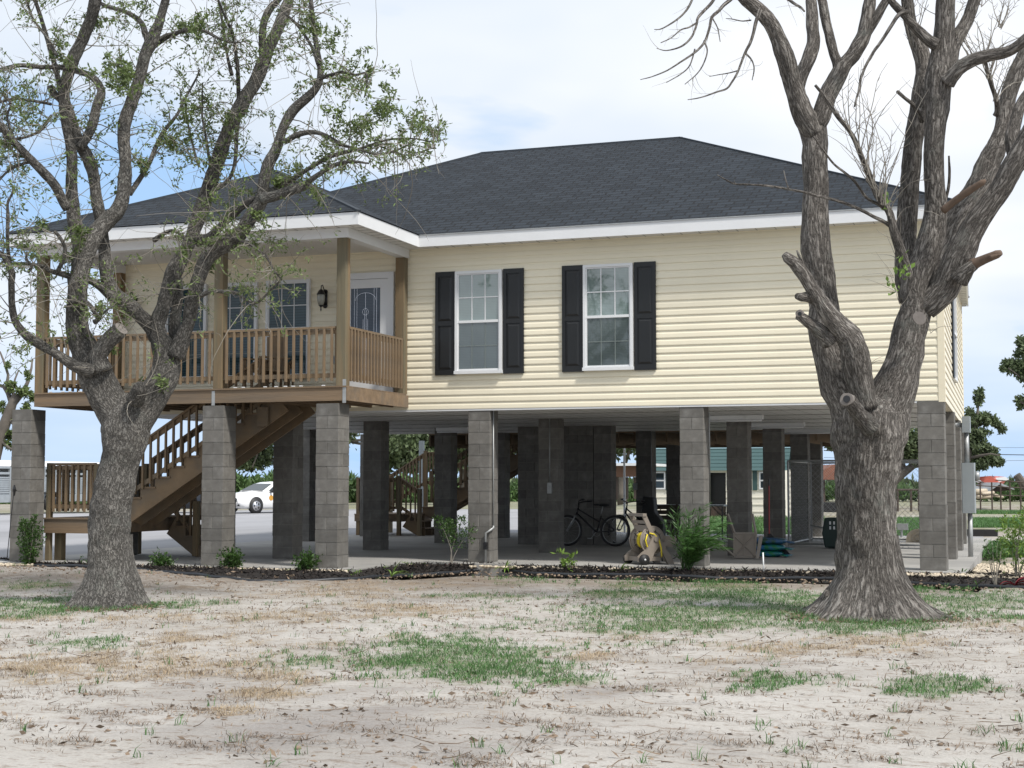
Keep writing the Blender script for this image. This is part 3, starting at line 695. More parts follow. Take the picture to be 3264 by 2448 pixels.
fs = empty('front_staircase', (-15.5, 23.8, 0), label='brown timber staircase with a low landing rising to the porch behind the left tree', cat='staircase')
LZ = .72
m = MB(); m.box(-16.60, -15.42, 22.40, 22.44, LZ-.24, LZ); m.box(-16.60, -15.42, 25.26, 25.30, LZ-.24, LZ); m.box(-16.60, -16.56, 22.441, 25.259, LZ-.24, LZ); m.box(-15.46, -15.42, 22.441, 25.259, LZ-.24, LZ)
part(m, 'landing_frame', M['woodx'], fs)
m = MB()
for k in range(21): m.box(-16.62, -15.40, 22.38+k*.14, 22.38+k*.14+.133, LZ+.001, LZ+.028)
part(m, 'landing_boards', M['woodx'], fs)
for (x, y, zt) in ((-16.60, 22.445, 1.70), (-15.62, 22.445, 1.68), (-16.555, 25.15, 1.68), (-15.50, 23.75, 1.7)):
    m = MB(); m.cbox(x, x+.09, y, y+.09, 0.001 if x < -16 else LZ+.03, zt, .004); part(m, 'post', M['woodz'], fs)
m = MB(); m.cbox(-16.52, -16.38, 22.6, 22.74, 0.001, LZ-.01, .004); part(m, 'post', M['woodz'], fs)
railing(fs, (-16.51, 22.49, LZ+.03), (-15.62, 22.49, LZ+.03), .95, .15, step=.125)
railing(fs, (-16.555, 22.54, LZ+.03), (-16.555, 25.15, LZ+.03), .95, .15, step=.15, off=(-.04,0))
stair(fs, -15.42, 22.70, -12.0, 22.70, LZ, 2.86, (0, 1.0, 0), 12, 1)
railing(fs, (-15.3, 22.69, LZ+.14), (-12.45, 22.69, 2.58), .92, .12, step=.15)
railing(fs, (-15.3, 23.72, LZ+.14), (-12.45, 23.72, 2.58), .92, .12, step=.15)
stair(fs, -14.62, 24.45, -15.42, 24.45, 0.0, LZ, (0, .85, 0), 4, 1)
for y in (24.44, 25.28):
    m = MB(); m.cbox(-14.84, -14.74, y-.05, y+.05, .02, 1.02, .004); part(m, 'post', M['woodz'], fs)
railing(fs, (-14.84, 24.49, .22), (-15.4, 24.49, LZ+.08), .82, .12, step=.13)
railing(fs, (-14.84, 25.33, .22), (-15.4, 25.33, LZ+.08), .82, .12, step=.13)
m = MB(); m.box(-12.55, -12.35, 22.62, 22.66, 2.30, 2.62); part(m, 'support_block', M['woodn'], fs)

# rear porch deck and stairs (seen under the house)
rp = empty('rear_deck', (-9, 38, 0), label='shaded timber deck behind the house seen between the block pillars', cat='deck')
m = MB(); m.box(-15, -4.2, 39.66, 39.7, 2.30, 2.58); m.box(-15, -14.96, 36.0, 39.65, 2.30, 2.58); m.box(-4.24, -4.2, 36.0, 39.65, 2.30, 2.58); part(m, 'rim_board', M['woodx'], rp)
m = MB(); m.box(-15, -4.2, 35.95, 39.7, 2.585, 2.62); part(m, 'deck_boards', M['woodx'], rp)
m = MB(); m.box(-17.2, -3.5, 36.32, 41.0, 5.25, 5.38); part(m, 'unseen_shade_roof', M['white'], rp)  # added roof, out of view, there to keep the rear stairs in shade
m = MB()
for k in range(26): m.box(-14.8+k*.4, -14.76+k*.4, 36.0, 39.6, 2.35, 2.583)
part(m, 'joists', M['woodd'], rp)
rs = empty('rear_staircase', (-14, 37.5, 0), label='dark timber staircase with landings behind the house, between the second and third front pillars', cat='staircase')
m = MB(); m.box(-17.3, -15.95, 36.45, 36.49, .36, .53); m.box(-17.3, -15.95, 38.5, 38.54, .36, .53); m.box(-17.3, -15.9, 36.43, 38.56, .532, .56); m.box(-15.99, -15.95, 36.491, 38.499, .36, .53); part(m, 'landing', M['woodx'], rs)
stair(rs, -15.32, 36.5, -15.95, 36.5, 0, .53, (0, .95, 0), 3, 1)
for (x, y, z0, zt) in ((-16.05, 36.34, .002, 1.55), (-15.47, 36.34, .002, 1.21), (-15.47, 37.46, .002, 1.3), (-16.25, 38.6, .002, 2.25), (-15.40, 38.6, .002, 2.25), (-17.3, 38.6, .002, 1.6), (-17.28, 36.5, .002, 1.5)):
    m = MB(); m.cbox(x, x+.1, y, y+.1, z0, zt, .004); part(m, 'post', M['woodz'], rs)
railing(rs, (-15.98, 36.39, .60), (-15.46, 36.39, .28), .92, .12, step=.12)
railing(rs, (-17.2, 36.39, .56), (-16.07, 36.39, .56), .95, .12, step=.12)
railing(rs, (-16.2, 38.65, 1.3), (-15.35, 38.65, 1.3), .92, .05, step=.1)
railing(rs, (-17.9, 38.65, .3), (-16.2, 38.65, 1.3), .92, .05, step=.1)
stair(rs, -15.85, 37.6, -12.2, 37.6, .53, 2.6, (0, .9, 0), 12, 1)
railing(rs, (-15.6, 37.56, .75), (-12.3, 37.56, 2.6), .92, .1, step=.14)
railing(rs, (-15.6, 38.52, .75), (-12.3, 38.52, 2.6), .92, .1, step=.14)
# ================================================================== TREES
def smooth_path(nodes, per=None, seg=.06):
    """nodes: list of (Vector, r) -> Catmull-Rom resample"""
    P = [Vector(n[0]) for n in nodes]; Rr = [n[1] for n in nodes]; out = []; ro = []
    P2 = [P[0]*2-P[1]] + P + [P[-1]*2-P[-2]]; R2 = [Rr[0]] + Rr + [Rr[-1]]
    for i in range(1, len(P2)-2):
        a, b, c, d = P2[i-1:i+3]; L = (c-b).length; k = max(1, int(L/seg))
        for j in range(k):
            t = j/k
            out.append(((b*2) + (c-a)*t + (a*2-b*5+c*4-d)*t*t + (b*3-a-c*3+d)*t**3)*.5)
            s = t*t*(3-2*t); ro.append(R2[i]*(1-s)+R2[i+1]*s)
    out.append(P[-1]); ro.append(Rr[-1])
    return out, ro
def limb(mb, nodes, d0, d1, n=None, seg=None, rough=1.0, cap=True, mi=0):
    """nodes (x, y, r) working pixels, depth running from d0 to d1"""
    nodes = list(nodes)
    if nodes[-1][1] < 0 and nodes[-1][2] >= 4:      # carry the limb on above the frame, thinning out
        (xa, ya, ra), (xb, yb_, rb) = nodes[-2], nodes[-1]; h_ = math.hypot(xb-xa, yb_-ya) or 1; ux, uy = (xb-xa)/h_, (yb_-ya)/h_
        for q_, f_ in ((90, .8), (190, .55), (300, .22)): nodes.append((xb + ux*q_ + random.uniform(-14, 14), yb_ + uy*q_ - q_*.15, rb*f_))
    L = len(nodes); dist = [0]
    for i in range(1, L): dist.append(dist[-1] + math.hypot(nodes[i][0]-nodes[i-1][0], nodes[i][1]-nodes[i-1][1]))
    nd = []
    for i, (x, y, r) in enumerate(nodes):
        t = dist[i]/dist[-1]; d = d0 + (d1-d0)*t; nd.append((PD(x, y, d), rad(r, d)))
    rmax = max(r for _, r in nd)
    if seg is None: seg = max(.03, min(.12, rmax*.35))
    pts, rs = smooth_path(nd, seg=seg)
    if n is None: n = 40 if rmax > .2 else 24 if rmax > .09 else 12 if rmax > .035 else 6
    # small wander so that limbs are not machine-smooth
    if rmax < .12:
        ph = random.uniform(0, 100)
        pts = [p + Vector((noise.noise(p*2.2+Vector((ph,0,0))), noise.noise(p*2.2+Vector((0,ph,0))), noise.noise(p*2.2+Vector((0,0,ph)))))*min(rmax*.9,.03) for p in pts]
    def disp(p, r, q):
        if r < .02: return 0
        a = noise.noise(p*3.0)*.16 + noise.noise(p*9.0)*.07
        if r > .07: a += noise.noise(Vector((p.x*26, p.y*26, p.z*7)))*.055*min(1, .15/r*1.0)
        return r*a*rough
    mb.tube(pts, rs, n, mi, cap, disp)
    return pts, rs
def twig(mb, p, d, L, r, droop=.25, curl=.35, segs=6, n=3):
    pts = [p]; q = p.copy(); d = d.normalized(); c = Vector((random.gauss(0,1), random.gauss(0,1), random.gauss(0,1)))*curl
    for i in range(segs):
        d = (d + c/segs + Vector((0,0,-droop/segs)) + Vector((random.gauss(0,.10), random.gauss(0,.10), random.gauss(0,.10)))).normalized()
        q = q + d*(L/segs); pts.append(q.copy())
    mb.tube(pts, [r*(1-.75*i/segs) for i in range(segs+1)], n, 0, False)
    return pts
class Leaves:
    def __init__(s): s.c = []; s.d = []; s.L = []; s.w = []
    def add(s, p, d, L, w): s.c.append(tuple(p)); s.d.append(tuple(d)); s.L.append(L); s.w.append(w)
    def cluster(s, p, d, k, L, w, spread=.9, rad_=0.02):
        for _ in range(k):
            q = (Vector(d) + Vector((random.gauss(0,1), random.gauss(0,1), random.gauss(0,1)))*spread).normalized()
            s.add(Vector(p) + Vector((random.gauss(0,1), random.gauss(0,1), random.gauss(0,1)))*rad_, q, L*random.uniform(.6,1.25), w*random.uniform(.7,1.2))
    def build(s, name, mt, parent, **tags):
        return leafmesh(name, np.array(s.c), np.array(s.d), np.array(s.L), np.array(s.w), mt, parent, **tags)
def leafmesh(name, c, d, L, w, mt, parent=None, fold=.25, **tags):
    n = len(c); L = np.broadcast_to(L, n).reshape(-1,1); w = np.broadcast_to(w, n).reshape(-1,1)
    d = d/np.linalg.norm(d, axis=1, keepdims=True)
    r = rng.normal(size=(n,3)); s = np.cross(d, r); s /= np.linalg.norm(s, axis=1, keepdims=True)+1e-9; u = np.cross(s, d)
    V = np.stack([c, c + d*L*.5 + s*w*.5 + u*w*fold, c + d*L, c + d*L*.5 - s*w*.5 + u*w*fold], axis=1).reshape(-1,3)
    q = np.arange(n*4).reshape(n,4)
    loc = wloc(parent) if parent is not None else Vector((0,0,0))
    o = npmesh(name, V - np.array(loc), quads=q, mat=mt, parent=parent, **tags)
    return o
def flare(mb, c, r0, h, lobes, amp, d, n=96, rings=30, rtop=None, zbase=0):
    """root flare: c base centre, widening towards the ground with buttress lobes"""
    vs = []; fs = []
    for i in range(rings+1):
        t = i/rings; z = h*t
        for k in range(n):
            th = 2*math.pi*k/n
            f = (1-t)**2.9
            lob = sum(a_*max(0, math.cos((th-p_)))**e_ for (p_, a_, e_) in lobes)
            r = rtop + (r0-rtop)*f*.55 + lob*f*amp - rtop*.10*t*t
            p = Vector((c.x + r*math.cos(th), c.y + r*math.sin(th), c.z + z))
            r += rtop*(noise.noise(Vector((p.x*3, p.y*3, p.z*3)))*.10 + noise.noise(Vector((p.x*26, p.y*26, p.z*7)))*.035 + noise.noise(Vector((math.cos(th)*5, math.sin(th)*5, z*.8)))*.12*f)
            mb.bk[len(mb.v)+len(vs)] = (rtop*1.2*math.cos(th), rtop*1.2*math.sin(th), z)
            vs.append((c.x + r*math.cos(th), c.y + r*math.sin(th), c.z + z))
    for i in range(rings):
        for k in range(n): fs.append((i*n+k, i*n+(k+1)%n, (i+1)*n+(k+1)%n, (i+1)*n+k))
    mb.add(vs, fs)

# ---------------------------------------------------------------- left live oak
D1 = 18.3
oak = empty('live_oak_tree', PD(241, 1296, D1), label='gnarled live oak with sparse green leaves in front of the porch, at the left', cat='tree')
T = MB()
limb(T, [(241,1299,50),(241,1262,50),(240,1225,47.5),(238,1190,46),(237,1150,45),(239,1100,43),(243,1072,42),(251,1030,42),(259,995,42),(266,960,45),(270,930,50),(275,893,50),(281,868,40),(284,850,22)], D1, D1, n=72, seg=.035)
cb_ = PD(241, 1306, D1)
flare(T, Vector((cb_.x, cb_.y, -.22)), rad(74, D1), .95, [(R(20+k*51), 1.0+.4*math.sin(k*2.1), 12) for k in range(7)], .22, D1, rtop=rad(48, D1))
LB1 = [(262,905,42),(228,855,38),(206,805,37),(190,770,33),(177,740,29),(169,715,25),(167,667,23),(167,626,20),(170,585,17),(174,530,17),(167,500,16.5),(160,472,16),(154,404,13.5),(155,337,12),(146,290,9),(135,240,7),(128,180,6),(95,60,5),(70,-15,4)]
limb(T, LB1, D1, D1-.7)
LIMBS = []
def lim(nodes, d0, d1, **k):
    p, r = limb(T, nodes, D1+d0, D1+d1, **k); LIMBS.append((p, r)); return p
lim([(166,660,18),(168,610,20),(178,565,21),(200,520,21),(222,486,19),(254,452,17),(268,418,15),(271,385,14),(272,354,13),(266,290,14),(272,250,13.5),(285,215,13),(300,165,12.5),(314,120,13),(328,92,14),(338,65,12),(345,50,11),(357,0,9),(362,-20,8)], -.3, .6)
lim([(280,418,6),(317,367,5.5),(337,320,5),(354,286,4.5),(388,243,3.5),(411,195,2.5),(430,150,1.5)], .1, .7)
lim([(330,100,8),(355,82,7),(381,71,5),(421,61,4),(472,81,3.2),(505,91,2),(530,88,1)], .6, .1)
lim([(325,95,9),(318,75,7),(303,44,6),(263,24,5),(229,10,4),(195,-15,4)], .6, 1.2)
lim([(148,450,11),(137,435,10),(120,400,10),(101,377,10),(67,344,9),(45,322,8.5),(27,303,8),(5,275,8),(-14,255,8)], -.5, -1.2)
lim([(205,800,16),(175,795,13),(149,783,12),(124,769,10.5),(103,757,10),(83,745,10),(62,732,9.5),(48,718,9),(33,692,8),(25,653,7.2),(24,612,7),(25,592,7),(15,570,6),(2,552,6),(-18,540,5)], -.3, -.9)
lim([(20,575,5),(16,530,4.2),(19,474,4),(18,440,3.2),(26,420,3),(31,405,1.8)], -.7, -.9)
lim([(340,730,17),(322,700,16.5),(295,676,16.5),(268,652,16),(246,628,15),(234,600,14),(229,570,13.5),(225,540,13),(218,500,12.5),(214,455,12),(209,421,12),(201,381,12),(190,345,13),(176,312,13),(162,283,13),(150,250,12.5),(139,220,12),(136,195,12),(145,165,13),(153,142,13.5),(162,118,14),(173,95,13.5),(184,70,13),(199,34,13),(207,0,12.5),(214,-30,11)], .3, -.6)
lim([(150,235,9),(132,215,8),(118,203,7.5),(111,186,6.5)], -.3, -.4)
lim([(150,150,7),(128,147,6),(101,145,5),(50,142,4.5),(20,148,4),(-14,156,4)], -.5, -1.0)
lim([(172,320,10),(184,300,10),(200,258,11),(212,225,11),(218,205,10.5),(217,190,9),(208,172,8),(190,158,7),(165,150,7),(150,148,7)], -.2, .3)
lim([(255,655,12),(235,638,10),(215,623,8.5),(193,609,8),(175,602,7.5),(154,598,7),(130,592,6),(110,587,5),(96,578,4.5),(55,570,3.5),(25,570,3),(5,566,2.4)], .1, -.7)
lim([(150,600,6),(155,623,6),(171,643,6),(185,655,5.5),(195,664,5),(205,680,5),(212,692,5.5),(203,699,6)], -.2, -.5)
lim([(207,680,3),(206,668,2.2),(208,658,1.8)], -.4, -.4); lim([(212,690,3),(222,678,2.4),(238,664,2),(262,658,1.2)], -.4, -.5)
lim([(62,588,3.2),(70,572,3),(58,560,2.5),(60,545,1.8)], -.8, -.9); lim([(120,590,5),(135,560,5),(140,535,4),(128,510,4),(118,498,3.5)], -.4, -.6)
# right fork
limb(T, [(278,925,38),(306,888,40),(330,855,36),(350,826,32),(360,795,30),(362,768,28),(352,742,22),(341,722,18)], D1, D1+.2)
lim([(352,760,22),(343,725,18),(340,700,16),(345,680,16),(352,664,15),(360,638,16),(368,612,17),(376,588,18),(388,565,16),(402,540,14),(413,515,14),(420,493,15),(428,470,16),(440,436,16.5),(452,404,16),(463,370,15),(474,337,15),(483,308,14.5),(493,280,14.5),(503,256,15),(516,236,15.5),(532,208,15),(547,186,15),(558,164,14.5),(566,143,14),(574,125,14),(583,100,13),(595,75,13),(606,48,13),(618,17,12),(630,-18,11)], .2, 1.3)
lim([(568,140,8),(567,112,8.5),(567,88,8.5),(569,61,8),(575,38,8),(586,17,8),(607,-8,7.5)], 1.1, .9)
lim([(378,770,22),(388,745,18),(398,718,15),(408,695,14),(412,670,14),(417,645,14.5),(424,622,15),(433,592,16),(443,568,16.5),(457,547,17),(472,536,17),(487,528,17),(505,517,16.5),(518,506,16),(529,491,16),(542,470,15.5),(554,452,15),(564,436,14.5),(568,415,13),(570,390,12),(580,355,13),(592,333,12.5),(601,312,12),(607,290,11),(613,272,10.5),(627,246,12),(642,229,11),(660,214,10),(677,198,9),(689,180,8),(692,160,7),(690,135,6.5),(684,101,6),(679,70,5.5),(676,45,5),(671,0,5),(668,-20,4)], .1, -.6)
lim([(372,770,14),(376,720,12),(380,680,12),(384,640,11),(387,610,9),(384,585,6)], .4, .6)
lim([(606,300,8),(617,305,6.5),(640,292,6),(674,286,5.5),(700,290,5),(725,302,4),(740,312,3.5),(775,322,3),(812,330,2.6),(850,326,2.2),(885,312,1.6)], -.3, -1.0)
lim([(691,170,5),(700,166,4.5),(722,160,4),(741,155,3.4),(768,162,2.8),(790,160,2.4),(792,190,2),(788,210,1.5)], -.5, -.9)
lim([(566,432,12),(578,428,12),(590,426,11.5),(606,422,11),(623,415,11),(640,410,10),(657,402,9.5),(674,388,7),(690,376,6),(718,360,5),(745,352,4),(775,350,3),(800,352,2)], -.3, -.6)
lim([(425,520,10),(441,515,9.5),(456,507,9),(472,494,9),(488,478,8.5),(505,463,8),(521,446,7.5),(539,432,7),(556,424,7),(574,417,6.5),(602,402,6.2),(630,388,6),(662,368,5.5),(691,350,5.2),(718,336,4.8),(745,327,4.2),(780,318,3.4),(812,308,2.8),(850,298,2.2),(890,296,1.8),(930,304,1.3),(960,300,.9)], .2, -.8)
lim([(812,312,2.2),(840,324,2),(872,334,1.7),(905,328,1.3),(940,318,.9)], -.6, -.9)
lim([(428,642,6),(441,635,5.2),(455,629,5),(469,627,4.8),(505,631,4.2),(520,639,3.8),(532,648,3.5),(545,653,3.3),(557,654,3),(568,646,2.8),(579,636,2.5),(604,609,1.8)], -.1, -.7)
lim([(450,528,5),(475,516,4.4),(496,515,4),(518,519,3.6),(540,527,3.2),(560,540,3),(573,552,2.8),(580,564,2.6),(590,585,2.3),(610,607,1.6)], -.2, -.8)
lim([(514,258,6),(510,285,5),(506,337,4.4),(502,365,4.2),(495,385,4.2),(478,402,4.5),(462,410,5)], .6, .2)
lim([(516,215,5),(514,180,4.5),(512,135,4.2),(508,100,4),(500,70,4),(486,40,3.2),(472,0,2.6)], .8, .2)
lim([(688,140,5),(676,105,4.3),(661,78,3.6),(642,55,3.2),(624,37,3),(605,20,2)], -.5, -.1)
lim([(470,345,4),(490,300,3),(508,262,2.2),(520,230,1.5)], .5, .2)
lim([(300,-20,4),(330,0,0.5)], .6, .8)
lim([(430,360,3),(415,310,2.6),(405,270,2.3),(400,220,1.8)], .6, 1.0)
lim([(460,360,5),(450,330,3.4),(442,280,2.8),(437,240,2.3),(440,180,1.6)], .7, 1.1)
lim([(500,160,4.5),(493,120,3.5),(482,70,3),(478,30,2.4),(470,-10,1.8)], .6, .9)
lim([(330,520,6),(350,505,4.5),(372,500,3.4),(400,520,2.6)], .2, -.3)
lim([(30,300,3.2),(14,255,2.8),(22,225,2.4),(0,200,2)], -1.0, -1.1)
lim([(110,225,4),(70,220,3.4),(35,215,3),(0,221,2.6),(-15,225,2)], -.6, -1.2)
lim([(110,250,3.4),(90,280,3.2),(60,295,3),(30,300,3)], -.6, -.9); lim([(70,350,3.2),(40,358,3),(15,372,2.6),(-10,398,2.2)], -.8, -1.0)
lim([(120,120,4),(100,80,3.2),(70,35,2.8),(55,-10,2)], -.8, -.5); lim([(40,340,3),(20,318,2.6),(5,290,2)], -1, -1.2)
# cut stubs
S_ = MB()
lim([(222,802,22),(212,775,20),(225,748,19),(243,728,18.5),(260,712,17)], -.25, -.35, rough=.8)
lim([(292,868,20),(300,850,17),(303,838,15),(304,828,9)], -.3, -.45, rough=.9)
def disc_at(mb, x, y, d, rx, nrm, mi=0, th=.01):
    p = PD(x, y, d); mb.disc(p, nrm, rx, th, 18, mi)
disc_at(S_, 261.5, 710.5, D1-.36, rad(15.5, D1), PD(275,695,D1-.40)-PD(258,714,D1-.34), 0, .02)
oko = part(T, 'trunk', M['bark1'], oak, smooth=True)
part(S_, 'cut_stub', M['cutwood'], oko)
# twigs and leaves
TW = MB(); LV = Leaves(); random.seed(21)
def spray(pts_r, count, L0, rtw=.006, leafp=.9, up=.2, dens=1.0, lo=0.0):
    pts, rs = pts_r
    if len(pts) < 3: return
    for _ in range(count):
        i = min(len(pts)-2, int((lo + (1-lo)*random.random()**.8)*(len(pts)-1))); p = pts[i]; t = (pts[i+1]-p).normalized()
        q = Vector((random.gauss(0,1), random.gauss(0,1), random.gauss(0,1))); q = (q - t*q.dot(t)).normalized()
        d = (t*random.uniform(-.1,.8) + q + Vector((0,0,up))).normalized()
        L = L0*random.uniform(.4, 1.2)
        tp = twig(TW, p + q*rs[i]*.7, d, L, rtw*random.uniform(.6,1.1), droop=random.uniform(-.1,.6), curl=.8, segs=7)
        lf = random.random() < leafp
        for k in range(2, len(tp)):
            if random.random() < .55:
                dd = (tp[k]-tp[k-1]).normalized(); qq = Vector((random.gauss(0,1), random.gauss(0,1), random.gauss(0,1))).normalized()
                t2 = twig(TW, tp[k], dd*.5+qq, L*.28*random.uniform(.5,1.2), rtw*.45, droop=.2, curl=.5, segs=3)
                if lf and random.random() < .62*dens: LV.cluster(t2[-1], t2[-1]-t2[-2], random.randint(4,8), .062, .024)
            if lf and random.random() < .5*dens: LV.cluster(tp[k], tp[k]-tp[k-1], random.randint(2,6), .058, .022)
for (p, r) in LIMBS:
    ln = sum((p[i+1]-p[i]).length for i in range(len(p)-1)); rm_ = sum(r)/len(r)
    if rm_ < .018: spray((p, r), int(ln*16)+4, .45, .0075)
    elif rm_ < .036: spray((p, r), int(ln*14)+2, .58, .008)
    elif rm_ < .055: spray((p, r), int(ln*10), .70, .0085, lo=.1)
    else: spray((p, r), int(ln*6.5), .85, .009, lo=.25)
# drooping long bare shoots
for (p, r) in LIMBS:
    for _ in range(5):
        i = random.randrange(len(p)); twig(TW, p[i], Vector((random.gauss(0,1), random.gauss(0,1), random.gauss(0,.6))), random.uniform(.6,1.6), .0062, droop=random.uniform(-.3,1.3), curl=1.1, segs=12)
# denser leaf clumps seen in the photo
for (x, y, s, k) in ((275,155,34,55),(262,180,30,50),(245,150,30,40),(415,62,26,45),(430,50,22,30),(130,120,30,24),(300,165,22,24),(400,245,20,26),(375,290,24,26),(320,350,20,22),(175,500,14,20),(455,565,12,26),(395,545,10,14),(690,60,22,24),(705,80,26,24),(740,170,22,20),(790,165,14,16),(620,390,20,22),(640,372,22,22),(600,400,16,16),(700,350,18,18),(690,420,16,16),(830,225,30,28),(860,260,32,30),(810,245,30,24),(790,290,30,28),(900,260,28,22),(940,300,22,16),(740,350,25,18),(560,470,16,12),(330,830,22,20),(350,820,16,12),(245,752,12,10),(160,500,12,12),(90,480,10,8),(35,355,16,14),(60,250,28,16),(190,60,30,16),(225,45,22,12),(660,180,22,14),(720,260,26,20),(760,280,24,18),(830,180,26,14),(780,120,24,14)):
    dd = D1 + random.uniform(-.8,.8); c0 = PD(x, y, dd)
    for _ in range(k//4):
        o_ = Vector((random.gauss(0,1), random.gauss(0,1), random.gauss(0,1)))*rad(s, D1)*.75
        tw = twig(TW, c0 + o_*.3, o_, rad(s, D1)*random.uniform(.7,1.3), .0035, droop=.1, curl=.5, segs=5)
        for q in range(1, len(tw)): LV.cluster(tw[q], tw[q]-tw[q-1], random.randint(3,7), .070, .027)
part(TW, 'twigs', M['twig'], oak, smooth=True)
LV.build('crown', M['leafo'], oak)

# ---------------------------------------------------------------- right tree
D2 = 17.0
pec = empty('bare_furrowed_tree', PD(1884, 1318, D2), label='large pruned tree with deeply furrowed bark and mostly bare limbs, at the right', cat='tree')
T = MB(); LIMBS = []; rD = D2
def lim2(nodes, d0, d1, **k):
    p, r = limb(T, nodes, D2+d0, D2+d1, **k); LIMBS.append((p, r)); return p
limb(T, [(1880,1322,72),(1878,1285,71),(1876,1255,69),(1875,1215,66),(1875,1171,63.5),(1872,1106,61),(1871,1041,64),(1872,1005,68),(1874,975,72),(1877,930,80),(1880,895,80),(1882,874,64),(1883,852,36)], D2, D2, n=96, seg=.03)
cb_ = PD(1884, 1330, D2)
flare(T, Vector((cb_.x, cb_.y, -.24)), rad(122, D2), 1.0, [(R(160),1.9,20),(R(195),1.2,14),(R(235),1.5,20),(R(268),.9,26),(R(300),1.6,18),(R(335),2.0,22),(R(20),1.3,12),(R(70),1.2,14),(R(115),1.2,12)], .30, D2, n=160, rings=50, rtop=rad(67, D2))
# surface roots
for (a, ln_, r0_) in ((R(335), .55, .10), (R(205), .4, .10), (R(172), .45, .11)):
    c0 = Vector((cb_.x, cb_.y, 0)); pts = []
    for k in range(7):
        t = k/6; aa = a + .25*math.sin(t*3+a)
        pts.append((c0 + Vector((math.cos(aa), math.sin(aa), 0))*(.42+ln_*t) + Vector((0,0,.10-.30*t**.7)), r0_*(1-.65*t)))
    pp, rr = smooth_path(pts, seg=.05); T.tube(pp, rr, 14, 0, True, lambda p, r, q: r*.25*noise.noise(p*9))
lim2([(1868,955,58),(1853,905,57),(1837,860,54),(1818,830,50),(1804,795,44),(1793,762,39),(1786,730,36),(1780,700,33),(1779,665,30),(1775,620,30.5),(1770,580,31.5),(1763,540,33),(1761,510,32),(1760,474,31),(1761,440,29),(1764,404,27),(1762,370,26),(1760,337,27),(1760,312,28.5),(1757,285,30),(1752,262,31)], 0, .15)
lim2([(1757,290,24),(1744,262,25),(1732,238,23),(1722,210,21.5),(1712,180,21),(1705,155,20),(1698,127,19.5),(1688,101,19),(1679,78,18),(1668,55,17.5),(1652,34,17),(1636,18,16),(1619,5,14.5),(1600,-12,12)], .1, -.7)
lim2([(1722,190,16),(1729,168,15),(1738,148,15.5),(1748,128,16),(1755,108,15.5),(1759,88,15),(1756,60,13.5),(1753,34,13),(1750,0,13),(1749,-15,12)], .1, .6)
lim2([(1762,270,22),(1777,238,21),(1788,212,19.5),(1798,190,19),(1806,170,19.5),(1815,148,19),(1826,133,16),(1840,118,16.5),(1855,94,17),(1864,74,16.5),(1870,50,15.5),(1876,22,14.5),(1879,-15,13)], .1, .2)
lim2([(1814,150,13),(1808,130,11.5),(1801,112,11),(1796,90,11),(1790,67,11),(1783,42,11),(1777,17,11),(1770,-15,11)], .1, .8)
lim2([(1862,90,9),(1874,74,10),(1888,50,10.5),(1900,25,10),(1913,0,9.5),(1920,-15,9)], .2, -.3)
# broken limb
lim2([(1872,880,26),(1862,840,27),(1853,800,29),(1847,768,30),(1838,738,28),(1824,715,25),(1808,698,22),(1790,678,20),(1774,656,18.5),(1762,636,17),(1752,618,15),(1742,600,14.5),(1728,582,14),(1714,566,13),(1700,556,11.5),(1694,549,8)], -.35, -.75, rough=1.3)
lim2([(1762,648,12),(1748,641,11),(1734,642,9),(1723,640,6)], -.55, -.7, rough=1.6)
lim2([(1738,585,6),(1732,565,4.5),(1724,548,3),(1720,538,1.5)], -.7, -.75)
lim2([(1790,735,22),(1770,715,16),(1752,698,13),(1738,686,11),(1729,680,10)], -.45, -.6)
lim2([(1882,925,22),(1868,908,19),(1855,896,17),(1842,880,16),(1832,868,16)], -.5, -.75)
# right stem
lim2([(1886,965,60),(1901,915,59),(1917,872,50),(1930,842,46),(1941,815,43),(1948,790,41.5),(1957,760,41),(1963,730,39),(1969,703,38),(1976,675,36),(1980,650,33),(1976,625,31),(1985,590,30),(1996,560,29.5),(2006,530,28),(2015,500,26.5),(2020,470,24),(2022,438,22.5),(2020,405,22),(2018,371,22),(2017,335,22),(2018,303,22.5),(2022,265,24),(2026,235,25.5),(2028,200,28),(2029,169,30),(2031,140,27.5),(2035,112,25),(2038,85,23),(2041,50,22),(2043,15,21),(2044,-20,20)], 0, -.3)
lim2([(1966,650,24),(1958,610,23),(1956,560,22),(1958,500,22),(1960,460,21.5),(1963,420,21),(1967,370,21),(1972,315,20.5),(1979,265,20),(1987,222,19),(1994,180,19),(1995,150,18.5),(1991,120,18),(1982,95,16.5),(1973,70,15),(1966,45,14),(1960,10,13),(1957,-18,12)], .25, .55)
lim2([(2045,150,18),(2056,125,15),(2064,100,15),(2074,75,15.5),(2084,52,15),(2095,25,14),(2112,-12,13)], -.2, .5)
lim2([(2022,100,14),(2008,90,13),(1992,73,11.5),(1979,58,10.5),(1966,44,9.5),(1952,28,9),(1938,14,8.5),(1922,-8,8)], -.3, -.8)
lim2([(2045,178,19),(2058,162,16),(2072,147,15),(2090,135,14),(2115,125,13.5),(2141,118,13),(2160,114,12.8),(2178,109,12.5),(2195,100,12),(2212,88,12),(2232,72,12)], -.3, -.9)
lim2([(1990,665,27),(2003,632,28),(2012,600,26),(2024,565,25),(2038,530,24.5),(2048,505,24),(2060,482,24),(2074,460,24),(2090,436,24.5),(2106,412,25),(2120,388,26),(2129,366,27),(2140,340,24.5),(2152,320,22.5),(2162,295,20),(2168,270,17.5),(2171,245,17),(2176,219,17),(2183,192,18),(2192,168,17.5),(2202,142,16.5),(2212,118,15),(2220,90,14)], .25, .7)
